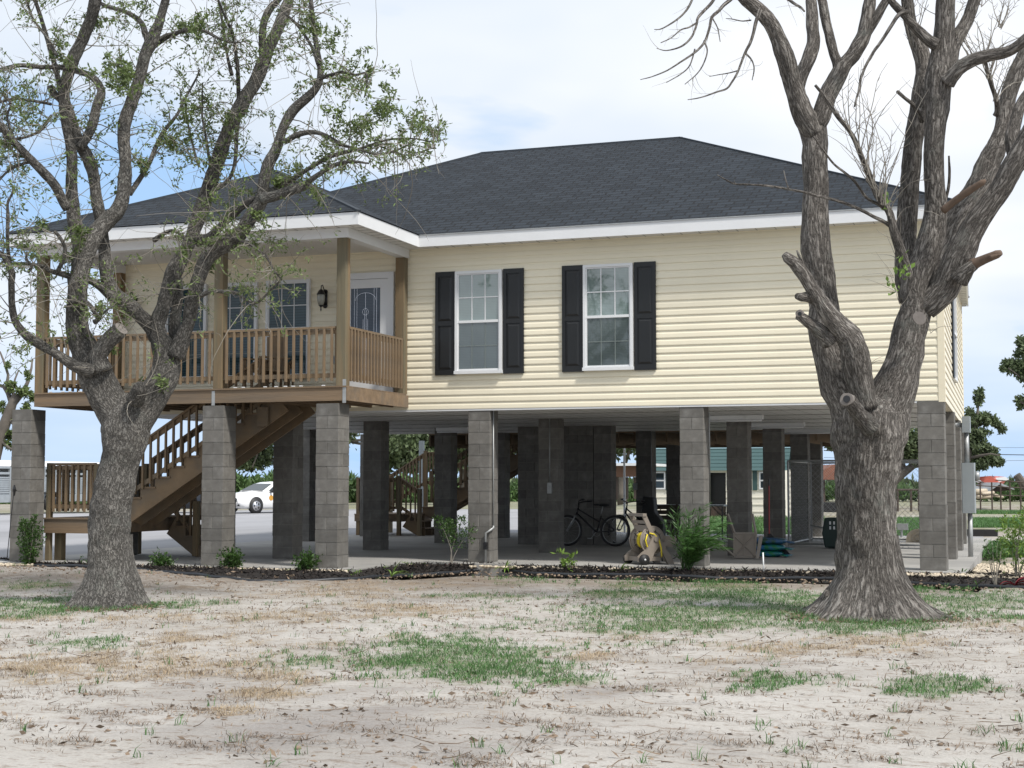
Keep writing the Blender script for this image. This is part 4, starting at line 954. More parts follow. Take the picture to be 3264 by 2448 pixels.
lim2([(1996,668,28),(2018,645,30),(2040,622,31),(2056,592,31),(2070,560,30.5),(2084,530,29),(2097,503,27.5),(2108,484,27),(2124,461,26),(2141,438,25),(2158,414,24.5),(2174,388,24),(2188,362,24),(2202,337,24),(2216,310,22.5),(2235,275,21),(2255,240,20)], -.1, -.8)
lim2([(2196,350,18),(2188,322,17),(2186,300,16.5),(2190,275,14),(2198,250,13),(2210,225,12.5),(2225,200,12)], -.4, -.2)
lim2([(2070,608,22),(2084,590,18),(2096,577,14),(2107,570,12)], -.4, -.55)
lim2([(2020,420,5),(2019,380,4)], .5, .5)
# thin pale suckers
g1 = lim2([(1957,600,13),(1955,580,12),(1949,553,11),(1943,528,10.5),(1935,505,10),(1922,465,9),(1909,445,8.2),(1895,425,8),(1888,405,7.5),(1882,388,7),(1878,370,6.6),(1871,354,6.2),(1863,337,6),(1855,320,6),(1847,302,5.6),(1838,286,5.3),(1825,266,5.2),(1811,249,5),(1799,232,4.6),(1787,216,4.2),(1773,198,3.6),(1760,184,3.2)], -.35, -1.1)
g2 = lim2([(1930,492,4.4),(1922,485,4.2),(1905,475,4),(1888,468,3.8),(1863,456,3.6),(1838,445,3.4),(1803,434,3.1),(1770,426,2.9),(1736,415,2.7),(1703,408,2.5),(1675,403,2.4),(1649,401,2.3),(1615,400,2),(1588,398,1.8),(1568,388,1.4),(1550,377,1)], -.5, -1.4)
lim2([(1703,408,1.6),(1698,392,1.3),(1693,368,.8)], -1.2, -1.2); lim2([(1588,398,1.2),(1586,390,.8)], -1.4, -1.4)
g3 = lim2([(1922,462,4.5),(1915,455,4.2),(1893,440,3.6),(1871,425,3.2),(1857,405,3),(1844,388,2.9),(1824,371,2.7),(1804,354,2.4),(1780,325,2.1),(1757,297,1.6)], -.5, -1.2)
lim2([(1870,390,2),(1880,400,2),(1905,418,1.6)], -.5, -.4)
lim2([(1960,26,5),(1942,34,4.5),(1927,57,4.2),(1912,81,4),(1900,97,3.8),(1888,111,3.7),(1876,130,3.5),(1865,152,3.4),(1858,172,3.2),(1855,195,3),(1851,212,2.7),(1848,229,2.2)], -.6, -1.1)
lim2([(1992,262,5.5),(1987,245,5),(1978,232,4.6),(1972,224,4.8),(1956,212,4.2),(1940,199,4.2)], .1, -.3)
s1 = lim2([(2152,250,7),(2155,240,6),(2151,216,5.2),(2142,192,4.6),(2134,169,4.2),(2130,150,3.8),(2128,132,3.4)], .3, -.2)
lim2([(2036,450,6),(2034,430,7),(2036,405,5),(2037,385,2)], .1, 0.0)
lim2([(2040,440,4),(2047,410,3.4),(2050,370,3),(2049,335,2)], .1, 0)
# hanging outer twigs upper left
for nd in ([(1641,22,5),(1633,45,4.4),(1626,72,4),(1619,95,3.7),(1612,111,3.4),(1603,135,3),(1592,158,2.7),(1580,176,2.4),(1568,192,2.2),(1548,200,1.9),(1525,209,1.6),(1505,214,1.3),(1484,216,.9)],
           [(1592,-15,5),(1577,0,4.4),(1562,12,4),(1550,25,3.8),(1536,38,3.6),(1531,60,3.2),(1521,88,3),(1508,104,2.6),(1490,118,2.3),(1470,132,2),(1440,152,1.6),(1408,166,1.2),(1384,172,.8)],
           [(1548,-15,4),(1536,8,3.6),(1521,26,3.4),(1507,42,3.2),(1504,55,3),(1495,78,2.6),(1480,96,2.2),(1463,106,1.8),(1440,110,1.3),(1420,104,.9)],
           [(1500,-15,3),(1490,10,2.8),(1478,28,2.4),(1458,46,2),(1430,62,1.4),(1414,64,.9)],
           [(1503,50,2.2),(1488,58,1.9),(1470,64,1.6),(1450,80,1.3),(1428,92,1)], [(1521,88,2),(1528,110,1.8),(1522,136,1.6),(1508,158,1.3),(1480,182,.9)],
           [(1500,106,1.8),(1490,140,1.6),(1470,160,1.3),(1440,178,.9)], [(1612,116,2.2),(1624,130,1.9),(1629,148,1.6),(1625,172,1)], [(1623,44,1.8),(1605,46,1.5),(1585,42,1.3),(1569,40,.8)],
           [(1596,152,1.6),(1570,158,1.3),(1533,165,.8)], [(1538,36,1.8),(1550,60,1.5),(1556,90,1)], [(1690,-10,4),(1722,12,3),(1738,26,2)]):
    lim2(nd, -.9, -1.6)
SCARS = []
for (x, y, r_, dx_, dy_, dd) in ((1985,687,14.5,14,-4,-.50),(1829,862,14,-26,-20,-.80),(1727.5,678,9,-22,-10,-.62)):
    DISC = MB(); SCARS.append(DISC); p = PD(x, y, D2+dd); nrm = (PD(x+dx_, y+dy_, D2+dd-.5) - p); DISC.tube([p-nrm.normalized()*.03, p+nrm.normalized()*.012], [rad(r_,D2), rad(r_*.93,D2)], 24, 0, True, (lambda q,r,u: r*.35*noise.noise(q*9)))
TT = part(T, 'trunk', M['bark2'], pec, smooth=True)
for DISC in SCARS: part(DISC, 'pruning_scar', M['cutwood'], TT)
DH = MB()
for (x, y, r_, dx_, dy_, dd) in ((1829,862,7.5,-26,-20,-.832),(1727.5,678,4.2,-22,-10,-.652)):
    p = PD(x, y, D2+dd); nrm = (PD(x+dx_, y+dy_, D2+dd-.5) - p); DH.disc(p, nrm, rad(r_, D2), .012, 14)
part(DH, 'hollow', M['dark'], TT)
BR = MB()
limb(BR, [(2040,455,9),(2052,444,8.5),(2065,432,8),(2085,416,7.5),(2105,402,7),(2122,392,6.5),(2128,388,3)], D2-.45, D2-.8)
part(BR, 'broken_branch', M['brokenwood'], TT, smooth=True); BR = MB()
limb(BR, [(2098,574,14),(2112,568,11),(2125,562,10),(2140,555,9.5),(2152,549,9),(2160,545,6)], D2-.5, D2-.75)
limb(BR, [(2140,558,6),(2158,552,3),(2165,551,1)], D2-.7, D2-.75)
part(BR, 'broken_branch', M['brokenwood'], TT, smooth=True)
TW = MB(); LV = Leaves(); random.seed(5)
def shoots(x, y, k, L, sx=.5, dep=-.9, base_r=.0085, ang=0):
    for _ in range(k):
        p = PD(x+random.uniform(-6,6), y+random.uniform(-6,6), D2+dep); d = RT*(random.gauss(ang, sx)) + Vector((0,0,1)) + F0*random.gauss(0,.3)
        t = twig(TW, p, d, L*random.uniform(.5,1.15), base_r*random.uniform(.7,1.1), droop=-.15, curl=.35, segs=9, n=4)
        for j in range(2, 9):
            if random.random() < .62:
                dd = (t[j]-t[j-1]).normalized(); s = random.choice((-1,1))
                twig(TW, t[j], dd*.7 + RT*s*random.uniform(.5,1) + F0*random.gauss(0,.4), L*.22*random.uniform(.4,1.2), base_r*.5, droop=-.5, curl=.3, segs=4)
for a in ((1857,325,5,1.0,.25),(1873,372,4,1.1,.3),(1886,410,4,1.0,.3),(1900,430,4,1.0,.25),(1925,470,3,.8,.3),(1840,290,2,.6,.4),(1910,440,3,1.3,.12)): shoots(a[0], a[1], a[2], a[3], a[4])
for a in ((2150,215,5,.7,.5),(2135,170,6,.8,.45),(2130,140,6,.8,.5),(2100,130,4,.5,.5),(2060,60,3,.6,.5)): shoots(a[0], a[1], a[2], a[3], a[4], dep=-.1)
for a in ((1970,100,4,.7,.35),(1980,60,4,.6,.4),(2160,60,5,.6,.4),(2120,10,4,.5,.4)): shoots(a[0], a[1], a[2], a[3], a[4], dep=.1)
for (x, y, l_) in ((1946,660,.35),(1935,630,.4),(1938,560,.3),(1940,520,.4),(1930,600,.35),(1880,790,.2),(2010,720,.3),(1936,480,.3),(2035,470,.3),(2170,370,.3)):
    for _ in range(2): twig(TW, PD(x, y, D2-.45), RT*random.gauss(-.3,.5)+Vector((0,0,1))*random.uniform(.4,1), l_, .004, droop=.2, curl=.9, segs=7)
for (x, y, k) in ((1945,585,10),(1955,592,12),(1935,630,8),(1925,618,6),(1950,560,5),(1770,470,0),(1918,430,5),(1913,447,5),(1913,428,4)):
    for _ in range(k): LV.cluster(PD(x+random.gauss(0,5), y+random.gauss(0,5), D2-.7+random.gauss(0,.1)), (0,0,1), 1, .07, .045)
for (p, r) in LIMBS[-12:]:
    for _ in range(4):
        i = random.randrange(1, len(p)-1); twig(TW, p[i], (p[i+1]-p[i]).normalized() + Vector((random.gauss(0,.6), random.gauss(0,.6), random.gauss(0,.6))), random.uniform(.12,.35), .003, droop=.1, curl=.6, segs=5)
part(TW, 'twigs', M['twig'], pec, smooth=True, kind='stuff')
LV.build('crown', M['leafl'], pec)

# ---------------------------------------------------------------- distant trees
def fartree(name, label, base, trunk, limbs, clumps, n, ls, group=None, leaf='leafd', seed=3):
    """base (x,y,d); trunk / limbs in working pixels at depth d; clumps (x,y,rx,ry,weight) in working pixels"""
    random.seed(seed); g = np.random.default_rng(seed)
    d = base[2]; root = empty(name, PD(base[0], base[1], d), label=label, cat='tree', group=group)
    m = MB()
    for nd in [trunk] + limbs: limb(m, nd, d, d + random.uniform(-1.5, 1.5)*(nd is not trunk), n=8 if nd[0][2]*d < 300 else 14, seg=.5)
    part(m, 'trunk', M['barkfar'], root, smooth=True)
    W_ = np.array([c[4] for c in clumps], float); W_ /= W_.sum(); cs = []; tw = MB()
    for c, wt in zip(clumps, W_):
        k = int(n*wt); p0 = np.array(PD(c[0], c[1], d)); rx, ry = rad(c[2], d), rad(c[3], d)
        sub = max(4, int(k/38)); ctr = g.normal(size=(sub,3))*.5
        ctr /= np.maximum(1, np.linalg.norm(ctr, axis=1, keepdims=True)/.95)
        idx = g.integers(0, sub, k); q = ctr[idx] + g.normal(size=(k,3))*.17
        A = np.outer(q[:,0], np.array(RT))*rx + np.outer(q[:,1], np.array(F0))*rx + np.outer(q[:,2], np.array([0,0,1.]))*ry
        cs.append(p0 + A)
        for s in range(min(sub, 9)):
            e = p0 + np.array(RT)*ctr[s,0]*rx + np.array(F0)*ctr[s,1]*rx + np.array([0,0,1])*ctr[s,2]*ry
            b0 = p0 + np.array([0,0,-1])*ry*.6
            twig(tw, Vector(b0), Vector(e-b0), float(np.linalg.norm(e-b0)), rad(1.1, d), droop=-.1, curl=.5, segs=5)
    part(tw, 'branches', M['barkfar'], root, smooth=True)
    cs = np.concatenate(cs); dr = g.normal(size=cs.shape); dr[:,2] -= .2
    leafmesh('crown', cs, dr, g.uniform(.6,1.3,len(cs))*ls, g.uniform(.6,1.2,len(cs))*ls*.55, M[leaf], root)
    return root
G_ = 'live oaks standing beyond the parking area'
fartree('distant_oak_tree', 'broad distant live oak whose thick trunk shows behind the second porch pillar', (688,1086,100), [(690,1090,30),(686,1072,21),(683,1040,16),(685,1000,16),(692,965,14),(700,940,10)],
        [[(690,985,9),(710,965,7),(740,955,5),(790,950,3)],[(686,980,8),(662,952,7),(630,942,6),(590,940,4.5),(560,955,3.4),(540,978,2.2)],[(560,955,3),(555,985,2),(545,1010,1.4)],[(600,945,3),(590,975,2),(570,1000,1.6),(545,1015,1.2)],[(760,955,3),(820,965,2)]],
        [(690,930,60,34,5),(620,905,90,30,5),(555,955,45,20,1.5),(545,995,32,22,1.6),(585,985,25,18,.9),(520,985,20,25,.8),(690,955,30,20,1.6),(740,920,70,40,3)], 9000, .34, G_, seed=11)
fartree('distant_oak_tree', 'dense distant live oak filling the gap above the rear staircase', (1020,1082,105), [(1010,1090,16),(1005,1050,11),(1000,1010,10),(990,970,9)],
        [[(995,1000,4),(930,968,3),(870,985,2)],[(1005,1000,4),(1060,985,3),(1110,992,2)]],
        [(880,955,70,45,5),(960,950,80,50,5),(850,985,40,35,2),(1010,960,50,50,3),(1090,950,50,35,3),(900,1000,50,25,1.5)], 11000, .45, G_, seed=12)
fartree('distant_oak_tree', 'distant oak seen beside the tall green roofed shed, over the brown porch beam', (1350,1085,98), [(1345,1090,11),(1340,1040,9),(1350,1000,8)],
        [[(1340,1010,5),(1320,1005,4),(1300,1012,3)],[(1350,1000,5),(1360,970,3),(1352,945,2)]], [(1335,955,45,30,3),(1380,935,60,25,3),(1440,925,60,18,2),(1520,925,60,14,2),(1700,925,40,14,1)], 4500, .4, G_, seed=13)
fartree('leaning_oak_tree', 'leaning dark oak visible between the furrowed tree and the corner pillar', (1935,1085,88), [(1905,1090,13),(1915,1060,11),(1935,1035,10),(1955,1018,9),(1975,1005,7),(2010,1000,5),(2050,990,4)],
        [[(1955,1018,6),(1945,990,5),(1935,960,4)],[(2010,1000,4),(2040,1008,2),(2050,1005,1.5)],[(1950,1000,5),(1900,975,4),(1850,960,4),(1800,955,4)]],
        [(1960,950,45,35,4),(1980,980,30,22,2.5),(1930,970,30,25,2),(1880,930,60,30,2),(1815,945,28,16,1.6),(1795,935,30,12,1.4),(1800,965,14,16,.5),(2010,960,25,25,1.6)], 9000, .27, G_, seed=14)
fartree('windswept_oak_tree', 'windswept green oak rising just right of the house behind the meter cabinet', (2085,1085,86), [(2075,1090,12),(2082,1040,10),(2090,1000,9),(2095,960,7),(2108,915,4),(2114,870,2)],
        [[(2090,940,4),(2115,918,3.4),(2135,912,2.6),(2160,928,2),(2166,938,1.2)],[(2092,990,4),(2115,985,3),(2140,980,2),(2160,985,1.2)],[(2095,1000,4),(2110,1008,2.4),(2135,1003,1.4)]],
        [(2114,855,8,18,.7),(2100,905,18,20,1.4),(2130,905,24,12,1.3),(2158,922,12,10,.6),(2100,945,20,16,1.4),(2120,935,20,10,.7),(2112,965,24,18,1.6),(2135,985,24,16,1.5),(2105,1000,22,13,1.2),(2150,998,14,7,.4),(2120,1010,14,5,.3)], 6500, .24, G_, seed=15)
fartree('distant_oak_tree', 'dark leafy tree reaching in from the right edge beside the power lines', (2270,1085,80), [(2290,1090,14),(2280,960,12),(2270,860,9),(2250,800,6)],
        [[(2265,850,5),(2235,840,3),(2205,815,2),(2178,795,1.6)],[(2270,870,4),(2230,880,3),(2205,868,2)]], [(2205,750,12,22,1.2),(2195,790,18,16,1.6),(2170,795,12,7,.7),(2210,800,16,28,1.6),(2208,868,14,12,1),(2250,780,40,60,3),(2180,780,10,8,.4)], 5200, .22, G_, seed=16)
fartree('pruned_oak_tree', 'pale trunked young oak at the left edge behind the block pillar', (-20,1095,82), [(-24,1095,14),(-18,1040,13),(-10,985,12),(2,940,12),(20,890,11),(36,850,7)],
        [[(20,900,7),(30,872,7),(48,850,5.5),(60,825,4),(68,795,2.5),(70,775,1.6)],[(28,880,6),(18,850,5),(8,835,4),(-10,830,3)],[(14,840,4),(18,810,3),(8,780,2.4),(0,760,1.8)],[(20,905,5),(34,920,3.2),(48,935,2.4),(70,950,1.6)],[(0,950,4),(20,968,3),(42,978,2.4)],[(30,870,3),(28,835,2.4),(40,800,1.5)]],
        [(50,845,15,10,1.2),(25,835,14,10,1),(55,880,10,8,.8),(65,855,8,10,.5),(25,940,12,8,1),(35,965,14,9,.9),(14,955,10,10,.8),(62,810,8,8,.4),(15,790,8,8,.3),(40,905,8,6,.4),(5,880,8,12,.4)], 2600, .20, None, leaf='leafo', seed=17)
# ================================================================== GROUND
def sstep(a, b, x):
    t = np.clip((x-a)/(b-a), 0, 1); return t*t*(3-2*t)
def gz(X, Y):                        # ground height
    X = np.asarray(X, float); Y = np.asarray(Y, float)
    z = -.135 + .095*sstep(-9.5, -14.5, X)*sstep(16, 21, Y)*(1-sstep(30, 40, Y))
    z = z + .03*np.sin(X*.7+1)*np.sin(Y*.55)*(1-sstep(19,21,Y))
    z = z + (-.05 - z)*sstep(38, 46, Y)
    return z
def lowfreq(X, Y, s, seed):
    g = np.random.default_rng(seed); out = np.zeros_like(X)
    for k in range(14):
        a = g.uniform(0, 2*np.pi); f = s*g.uniform(.5, 2.2); ph = g.uniform(0, 6.28); out += np.sin((X*np.cos(a)+Y*np.sin(a))*f + ph)/np.sqrt(14)*1.3
    return out
GREEN = [(960,1420,150,48,1),(1010,1455,190,22,.9),(880,1440,80,18,.7),(1000,1375,120,25,.5),(1240,1467,75,9,.8),(1700,1478,95,16,.9),(1680,1462,60,10,.6),(2010,1490,95,14,.9),(2030,1472,60,10,.5),(170,1390,75,11,.9),
         (60,1315,130,14,.7),(130,1295,150,12,.6),(330,1310,150,10,.55),(1520,1330,280,26,.9),(1600,1292,190,18,1),(1450,1278,140,12,.7),(1300,1315,120,10,.6),(1870,1352,170,16,.9),(2090,1300,150,28,.65),(2130,1330,120,14,.5),(1150,1255,60,10,.5),(1500,1255,200,12,.4),
         (640,1430,110,22,.45),(1130,1290,90,15,.3),(1420,1395,200,12,.3),(60,1262,90,10,.5),(1100,1320,60,8,.3),(990,1290,60,8,.3),(2170,1490,60,10,.4),(1950,1275,80,10,.6)]
STRAW = [(420,1430,190,28,.9),(590,1460,110,20,.8),(570,1500,70,12,1),(495,1535,60,10,1),(90,1440,90,18,.9),(80,1475,60,9,.9),(260,1470,160,14,.6),(850,1312,90,12,.9),(1700,1400,230,16,.8),(1900,1385,200,14,.8),(1270,1418,50,7,.9),(880,1380,120,14,.6),(1300,1385,160,12,.5),
         (1480,1340,60,6,.8),(2080,1350,160,12,.7),(600,1330,240,14,.5),(1000,1330,200,14,.4),(250,1340,250,12,.5),(2100,1560,120,12,.4),(1900,1590,160,12,.3),(1300,1500,200,12,.25),(560,1390,200,14,.6),(750,1275,250,16,.5)]
DAMP = [(720,1585,330,50,1),(430,1530,160,30,.6),(600,1540,240,24,.7),(1330,1500,160,16,.5),(1500,1600,200,20,.4)]
FARGREEN = [(2150,1083,140,6,1),(2150,1068,160,8,1),(1950,1083,100,8,1),(2150,1110,120,5,.6),(2130,1133,120,8,.9),(1960,1145,60,10,.8),(2130,1190,90,14,1.3),(1550,1142,220,22,1),(1100,1092,400,9,1),(760,1094,200,8,1),(0,1110,260,7,.5),(1820,1080,200,8,1)]
PALE = [(2150,1118,150,4,1),(2150,1167,120,6,.9),(1970,1120,80,3.5,.8),(2110,1172,60,4,.8)]
def gauss(px, py, L):
    out = np.zeros_like(px)
    for (x, y, a, b, w_) in L: out = np.maximum(out, w_*np.exp(-.7*(((px-x)/a)**2 + ((py-y)/b)**2)))
    return out
def masks(X, Y):
    Z = gz(X, Y); px, py = proj(X, Y, Z)
    inf = (Y > 4)
    n1 = lowfreq(X, Y, 2.2, 1); n2 = lowfreq(X, Y, 6.0, 2); n3 = lowfreq(X, Y, 13., 3)
    nz = .45*n1 + .35*n2 + .3*n3
    g = gauss(px, py, GREEN)*inf; s = gauss(px, py, STRAW)*inf
    n4 = lowfreq(X, Y, 26., 4)
    gm = np.clip((g*1.25 + (nz*.42 + n4*.22)*(g > .08) - .45)*2.6, 0, 1)
    sm = np.clip((s*1.15 + (nz*.42 + n4*.2)*(py < 1560) - .50 + .12*((py < 1470) & (py > 1240)))*1.8, 0, 1)*(1-gm*.6)
    dirt = np.exp(-((py-1252)/26.)**2)*(.9+.3*nz) + .35*np.clip(nz-.2, 0, 1)*(py < 1500)
    far = (Y > 27)
    fg = np.clip(gauss(px, py, FARGREEN)*1.3 + .25*nz + .3*(Y > 45), 0, 1)
    gm = np.where(far, np.clip(fg,0,1), gm); sm = np.where(far, .35*np.clip(.5+nz,0,1), sm); dirt = np.where(far, np.clip(.55+.3*nz-gauss(px,py,PALE)*1.5, 0, 1), dirt)
    return gm, sm, np.clip(dirt, 0, 1)
def axis(lo, hi, step, far0, far1, gr=1.12):
    a = list(np.arange(lo, hi, step)); s = step; x = hi
    while x < far1: a.append(x); s *= gr; x += s
    a.append(far1); s = step; x = lo - step; b = []
    while x > far0: b.append(x); s *= gr; x -= s
    b.append(far0)
    return np.array(b[::-1] + a)
xs_ = axis(-21, 3.0, .085, -900, 900, 1.07); ys_ = axis(6.5, 26.0, .085, -60, 1600, 1.035)
X, Y = np.meshgrid(xs_, ys_); sh = X.shape; Xf, Yf = X.ravel(), Y.ravel()
gm, sm, dm = masks(Xf, Yf); _px, _py = proj(Xf, Yf, gz(Xf, Yf)); damp = np.clip(gauss(_px, _py, DAMP) + .25*lowfreq(Xf, Yf, 5., 8)*(gauss(_px, _py, DAMP) > .05), 0, 1)*(Yf > 4)*(Yf < 16)
Zf = gz(Xf, Yf)
near = (Yf > 6) & (Yf < 27) & (Xf > -23) & (Xf < 5)
bump = np.zeros_like(Zf); idx = np.nonzero(near)[0]
for i in idx:
    v = Vector((Xf[i]*1.6, Yf[i]*1.6, 0)); bump[i] = .012*noise.noise(v) + .008*noise.noise(v*4) + .006*noise.noise(v*11)
lump = np.clip(dm-.35, 0, 1)*near
Zf = Zf + bump*(1+2.2*lump) + .02*lump + gm*.012*near
# keep the sheet below the slab, the pad and the bed
inb = (Xf > -17.6) & (Xf < -1.0) & (Yf > 21.3) & (Yf < 40.2); Zf = np.where(inb, np.minimum(Zf, -.20), Zf)
g_ = MB.__new__(MB)
nx, ny = sh[1], sh[0]; ii = (np.arange(ny-1)[:,None]*nx + np.arange(nx-1)[None,:]).ravel()
Q = np.stack([ii, ii+1, ii+1+nx, ii+nx], axis=1)
def ground_mat():
    m = bpy.data.materials.new('sandy_ground'); m.use_nodes = True; t = m.node_tree; b = t.nodes['Principled BSDF']; b.inputs['Roughness'].default_value = .95; b.inputs['Specular IOR Level'].default_value = .2
    tc = N(t, 'ShaderNodeTexCoord'); at = N(t, 'ShaderNodeAttribute', attribute_name='mask'); sp = N(t, 'ShaderNodeSeparateColor'); t.links.new(at.outputs['Color'], sp.inputs[0])
    def noi(s, d=6, r=.6, vec=None):
        n = N(t, 'ShaderNodeTexNoise', inp={'Scale': s, 'Detail': float(d), 'Roughness': r}); t.links.new(vec or tc.outputs['Object'], n.inputs['Vector']); return n.outputs['Fac']
    def rng_(v, a, b2, c=0, d=1):
        n = N(t, 'ShaderNodeMapRange', inp={1: a, 2: b2, 3: c, 4: d}); t.links.new(v, n.inputs[0]); return n.outputs[0]
    def mix(f, a, c):
        n = N(t, 'ShaderNodeMix', data_type='RGBA')
        if isinstance(f, float): n.inputs[0].default_value = f
        else: t.links.new(f, n.inputs[0])
        for i, q in ((6, a), (7, c)):
            if isinstance(q, tuple): n.inputs[i].default_value = (*q, 1)
            else: t.links.new(q, n.inputs[i])
        return n.outputs[2]
    def mul(a, b2):
        n = N(t, 'ShaderNodeMath', operation='MULTIPLY'); t.links.new(a, n.inputs[0])
        if isinstance(b2, (int, float)): n.inputs[1].default_value = b2
        else: t.links.new(b2, n.inputs[1])
        return n.outputs[0]
    sand = mix(rng_(noi(.7), .35, .65), (.46,.437,.405), (.37,.345,.312))
    sand = mix(mul(rng_(noi(.32, 3), .52, .68), .6), sand, (.235,.213,.195))
    sand = mix(mul(at.outputs['Alpha'], .8), sand, (.26,.24,.225))
    mp = N(t, 'ShaderNodeMapping'); mp.inputs['Scale'].default_value = (.75, 1.5, 1); t.links.new(tc.outputs['Object'], mp.inputs[0])
    sand = mix(mul(rng_(noi(9, 8, .75, mp.outputs[0]), .52, .63), .8), sand, (.20,.155,.12))
    sand = mix(mul(rng_(noi(38, 6, .8, mp.outputs[0]), .60, .70), .6), sand, (.16,.125,.10))
    c = mix(mul(sp.outputs[2], rng_(noi(5, 8, .7), .25, .6, .35, 1)), sand, (.185,.150,.118))
    st = mul(sp.outputs[1], rng_(noi(14, 8, .75), .35, .55))
    c = mix(mul(st, .7), c, (.31,.235,.155))
    gr = mul(sp.outputs[0], rng_(noi(11, 8, .75), .36, .54))
    c = mix(mul(gr, .6), c, mix(rng_(noi(30), .3, .7), (.10,.145,.045), (.16,.19,.075)))
    f = rng_(noi(60, 5, .7), .3, .7, .82, 1.15)
    vm = N(t, 'ShaderNodeVectorMath', operation='SCALE'); t.links.new(c, vm.inputs[0]); t.links.new(f, vm.inputs['Scale']); t.links.new(vm.outputs[0], b.inputs['Base Color'])
    n = N(t, 'ShaderNodeTexNoise', inp={'Scale': 22.0, 'Detail': 10.0, 'Roughness': .75}); t.links.new(mp.outputs[0], n.inputs['Vector'])
    bp = N(t, 'ShaderNodeBump', inp={'Strength': .55, 'Distance': .03}); t.links.new(n.outputs['Fac'], bp.inputs['Height']); t.links.new(bp.outputs[0], b.inputs['Normal'])
    return m
M['ground'] = ground_mat()
go = npmesh('ground', np.stack([Xf, Yf, Zf], axis=1), quads=Q, mat=M['ground'], smooth=True, kind='structure')
ca = go.data.color_attributes.new('mask', 'FLOAT_COLOR', 'POINT')
ca.data.foreach_set('color', np.stack([gm, sm, dm, damp], axis=1).astype(np.float32).ravel())

# slab under the house and the parking area behind it
sl_ = MB(); sl_.prism([(-17.5,21.75),(-10.35,21.75),(-10.35,23.95),(-1.25,23.95),(-1.45,39.9),(-17.5,39.9)], -.30, 0)
sl_.build('concrete_slab', M['concrete'], kind='structure')
ap = []
for (x, y) in ((-500,1112),(240,1109),(600,1101),(1120,1100)): p = PZ(x, y, -.03); ap.append((p.x, p.y))
for (x, y) in ((1125,1135),): p = PZ(x, y, -.03); ap.append((p.x, p.y))
ap += [(-11, 41.3), (-1.7, 41.3), (-1.7, 39.91), (-17.51, 39.91), (-17.51, 23.0), (-60, 16)]
pad = MB(); pad.prism(ap, -.40, -.02); pad.build('parking_area', M['asphalt'], kind='structure')
road = MB(); a_, b_, c_, d_ = PZ(1960,1096,-.25), PZ(2300,1099,-.25), PZ(2300,1106,-.25), PZ(1960,1104,-.25)

# mulch bed ----------------------------------------------------------
EDGE_PX = [(-60,1210),(0,1213),(100,1222),(190,1225),(290,1229),(380,1238),(480,1249),(560,1254),(640,1254),(760,1252),(850,1244),(950,1238),(1050,1233),(1150,1238),(1250,1240),(1400,1243),(1500,1247),(1600,1248),(1750,1250),(1950,1257),(2050,1263),(2130,1268),(2260,1274)]
edge = []
for (x, y) in EDGE_PX:
    z = -.13
    for _ in range(4): p = PZ(x, y, z+.015); z = float(gz(p.x, p.y))
    edge.append(Vector((p.x, p.y, z+.018)))
ep, _r = smooth_path([(p, 1) for p in edge], seg=.15)
ep = [p + Vector((0,0,.012*math.sin(i*.35)+.006*math.sin(i*1.3))) for i, p in enumerate(ep)]
e_ = MB(); e_.tube(ep, .028, 10); e_.build('lawn_edging', M['edging'], smooth=True, label='long black plastic edging tube bordering the mulch bed', cat='edging')
def back_y(x): return 21.70 if x < -10.4 else 23.9
bv = []; bf = []; nrow = 9
mp_ = [p for p in ep if p.x < .9]
for i, p in enumerate(mp_):
    yb_ = back_y(p.x)
    if p.x > -1.3: yb_ = 24.6
    if p.y > yb_-.15: yb_ = p.y + .15
    for j in range(nrow):
        t = j/(nrow-1); y = p.y + (yb_-p.y)*t
        z = p.z - .03 + (min(-.045, -.02) - (p.z-.03))*sstep(0, 1, t) + .045*math.sin(math.pi*t) + .018*noise.noise(Vector((p.x*4, y*4, 3)))
        bv.append((p.x, y, z))
for i in range(len(mp_)-1):
    for j in range(nrow-1): bf.append((i*nrow+j, (i+1)*nrow+j, (i+1)*nrow+j+1, i*nrow+j+1))
mb_ = MB(); mb_.add(bv, bf); mb_.build('mulch_bed', M['mulch'], smooth=True, kind='structure')
BV = np.array(bv).reshape(len(mp_), nrow, 3)
def on_bed(k, t0=0.03, t1=.97, g=rng):
    i = g.uniform(0, len(mp_)-1.01, k); t = g.uniform(t0, t1, k)*(nrow-1); a = i.astype(int); j = np.minimum(t.astype(int), nrow-2); fi = (i-a)[:,None]; fj = (t-j)[:,None]
    return (BV[a,j]*(1-fi)*(1-fj) + BV[a+1,j]*fi*(1-fj) + BV[a,j+1]*(1-fi)*fj + BV[a+1,j+1]*fi*fj)
def slivers(name, P, L, Wd, mt, flat=.35, **tags):
    n = len(P); d = rng.normal(size=(n,3)); d[:,2] *= flat; return leafmesh(name, P, d, rng.uniform(.4,1.4,n)*L, rng.uniform(.5,1.3,n)*Wd, mt, fold=.1, **tags)
pc = on_bed(15000); pc[:,2] += .008; slivers('mulch_chips', pc, .075, .022, M['chip'], .5, kind='stuff', label='dark shredded bark mulch in the planting bed', cat='mulch')
pl = on_bed(260); pl[:,2] += .02; slivers('dry_leaves', pl, .07, .04, M['litter'], .4, kind='stuff', label='dry brown leaves lying on the mulch', cat='leaves')

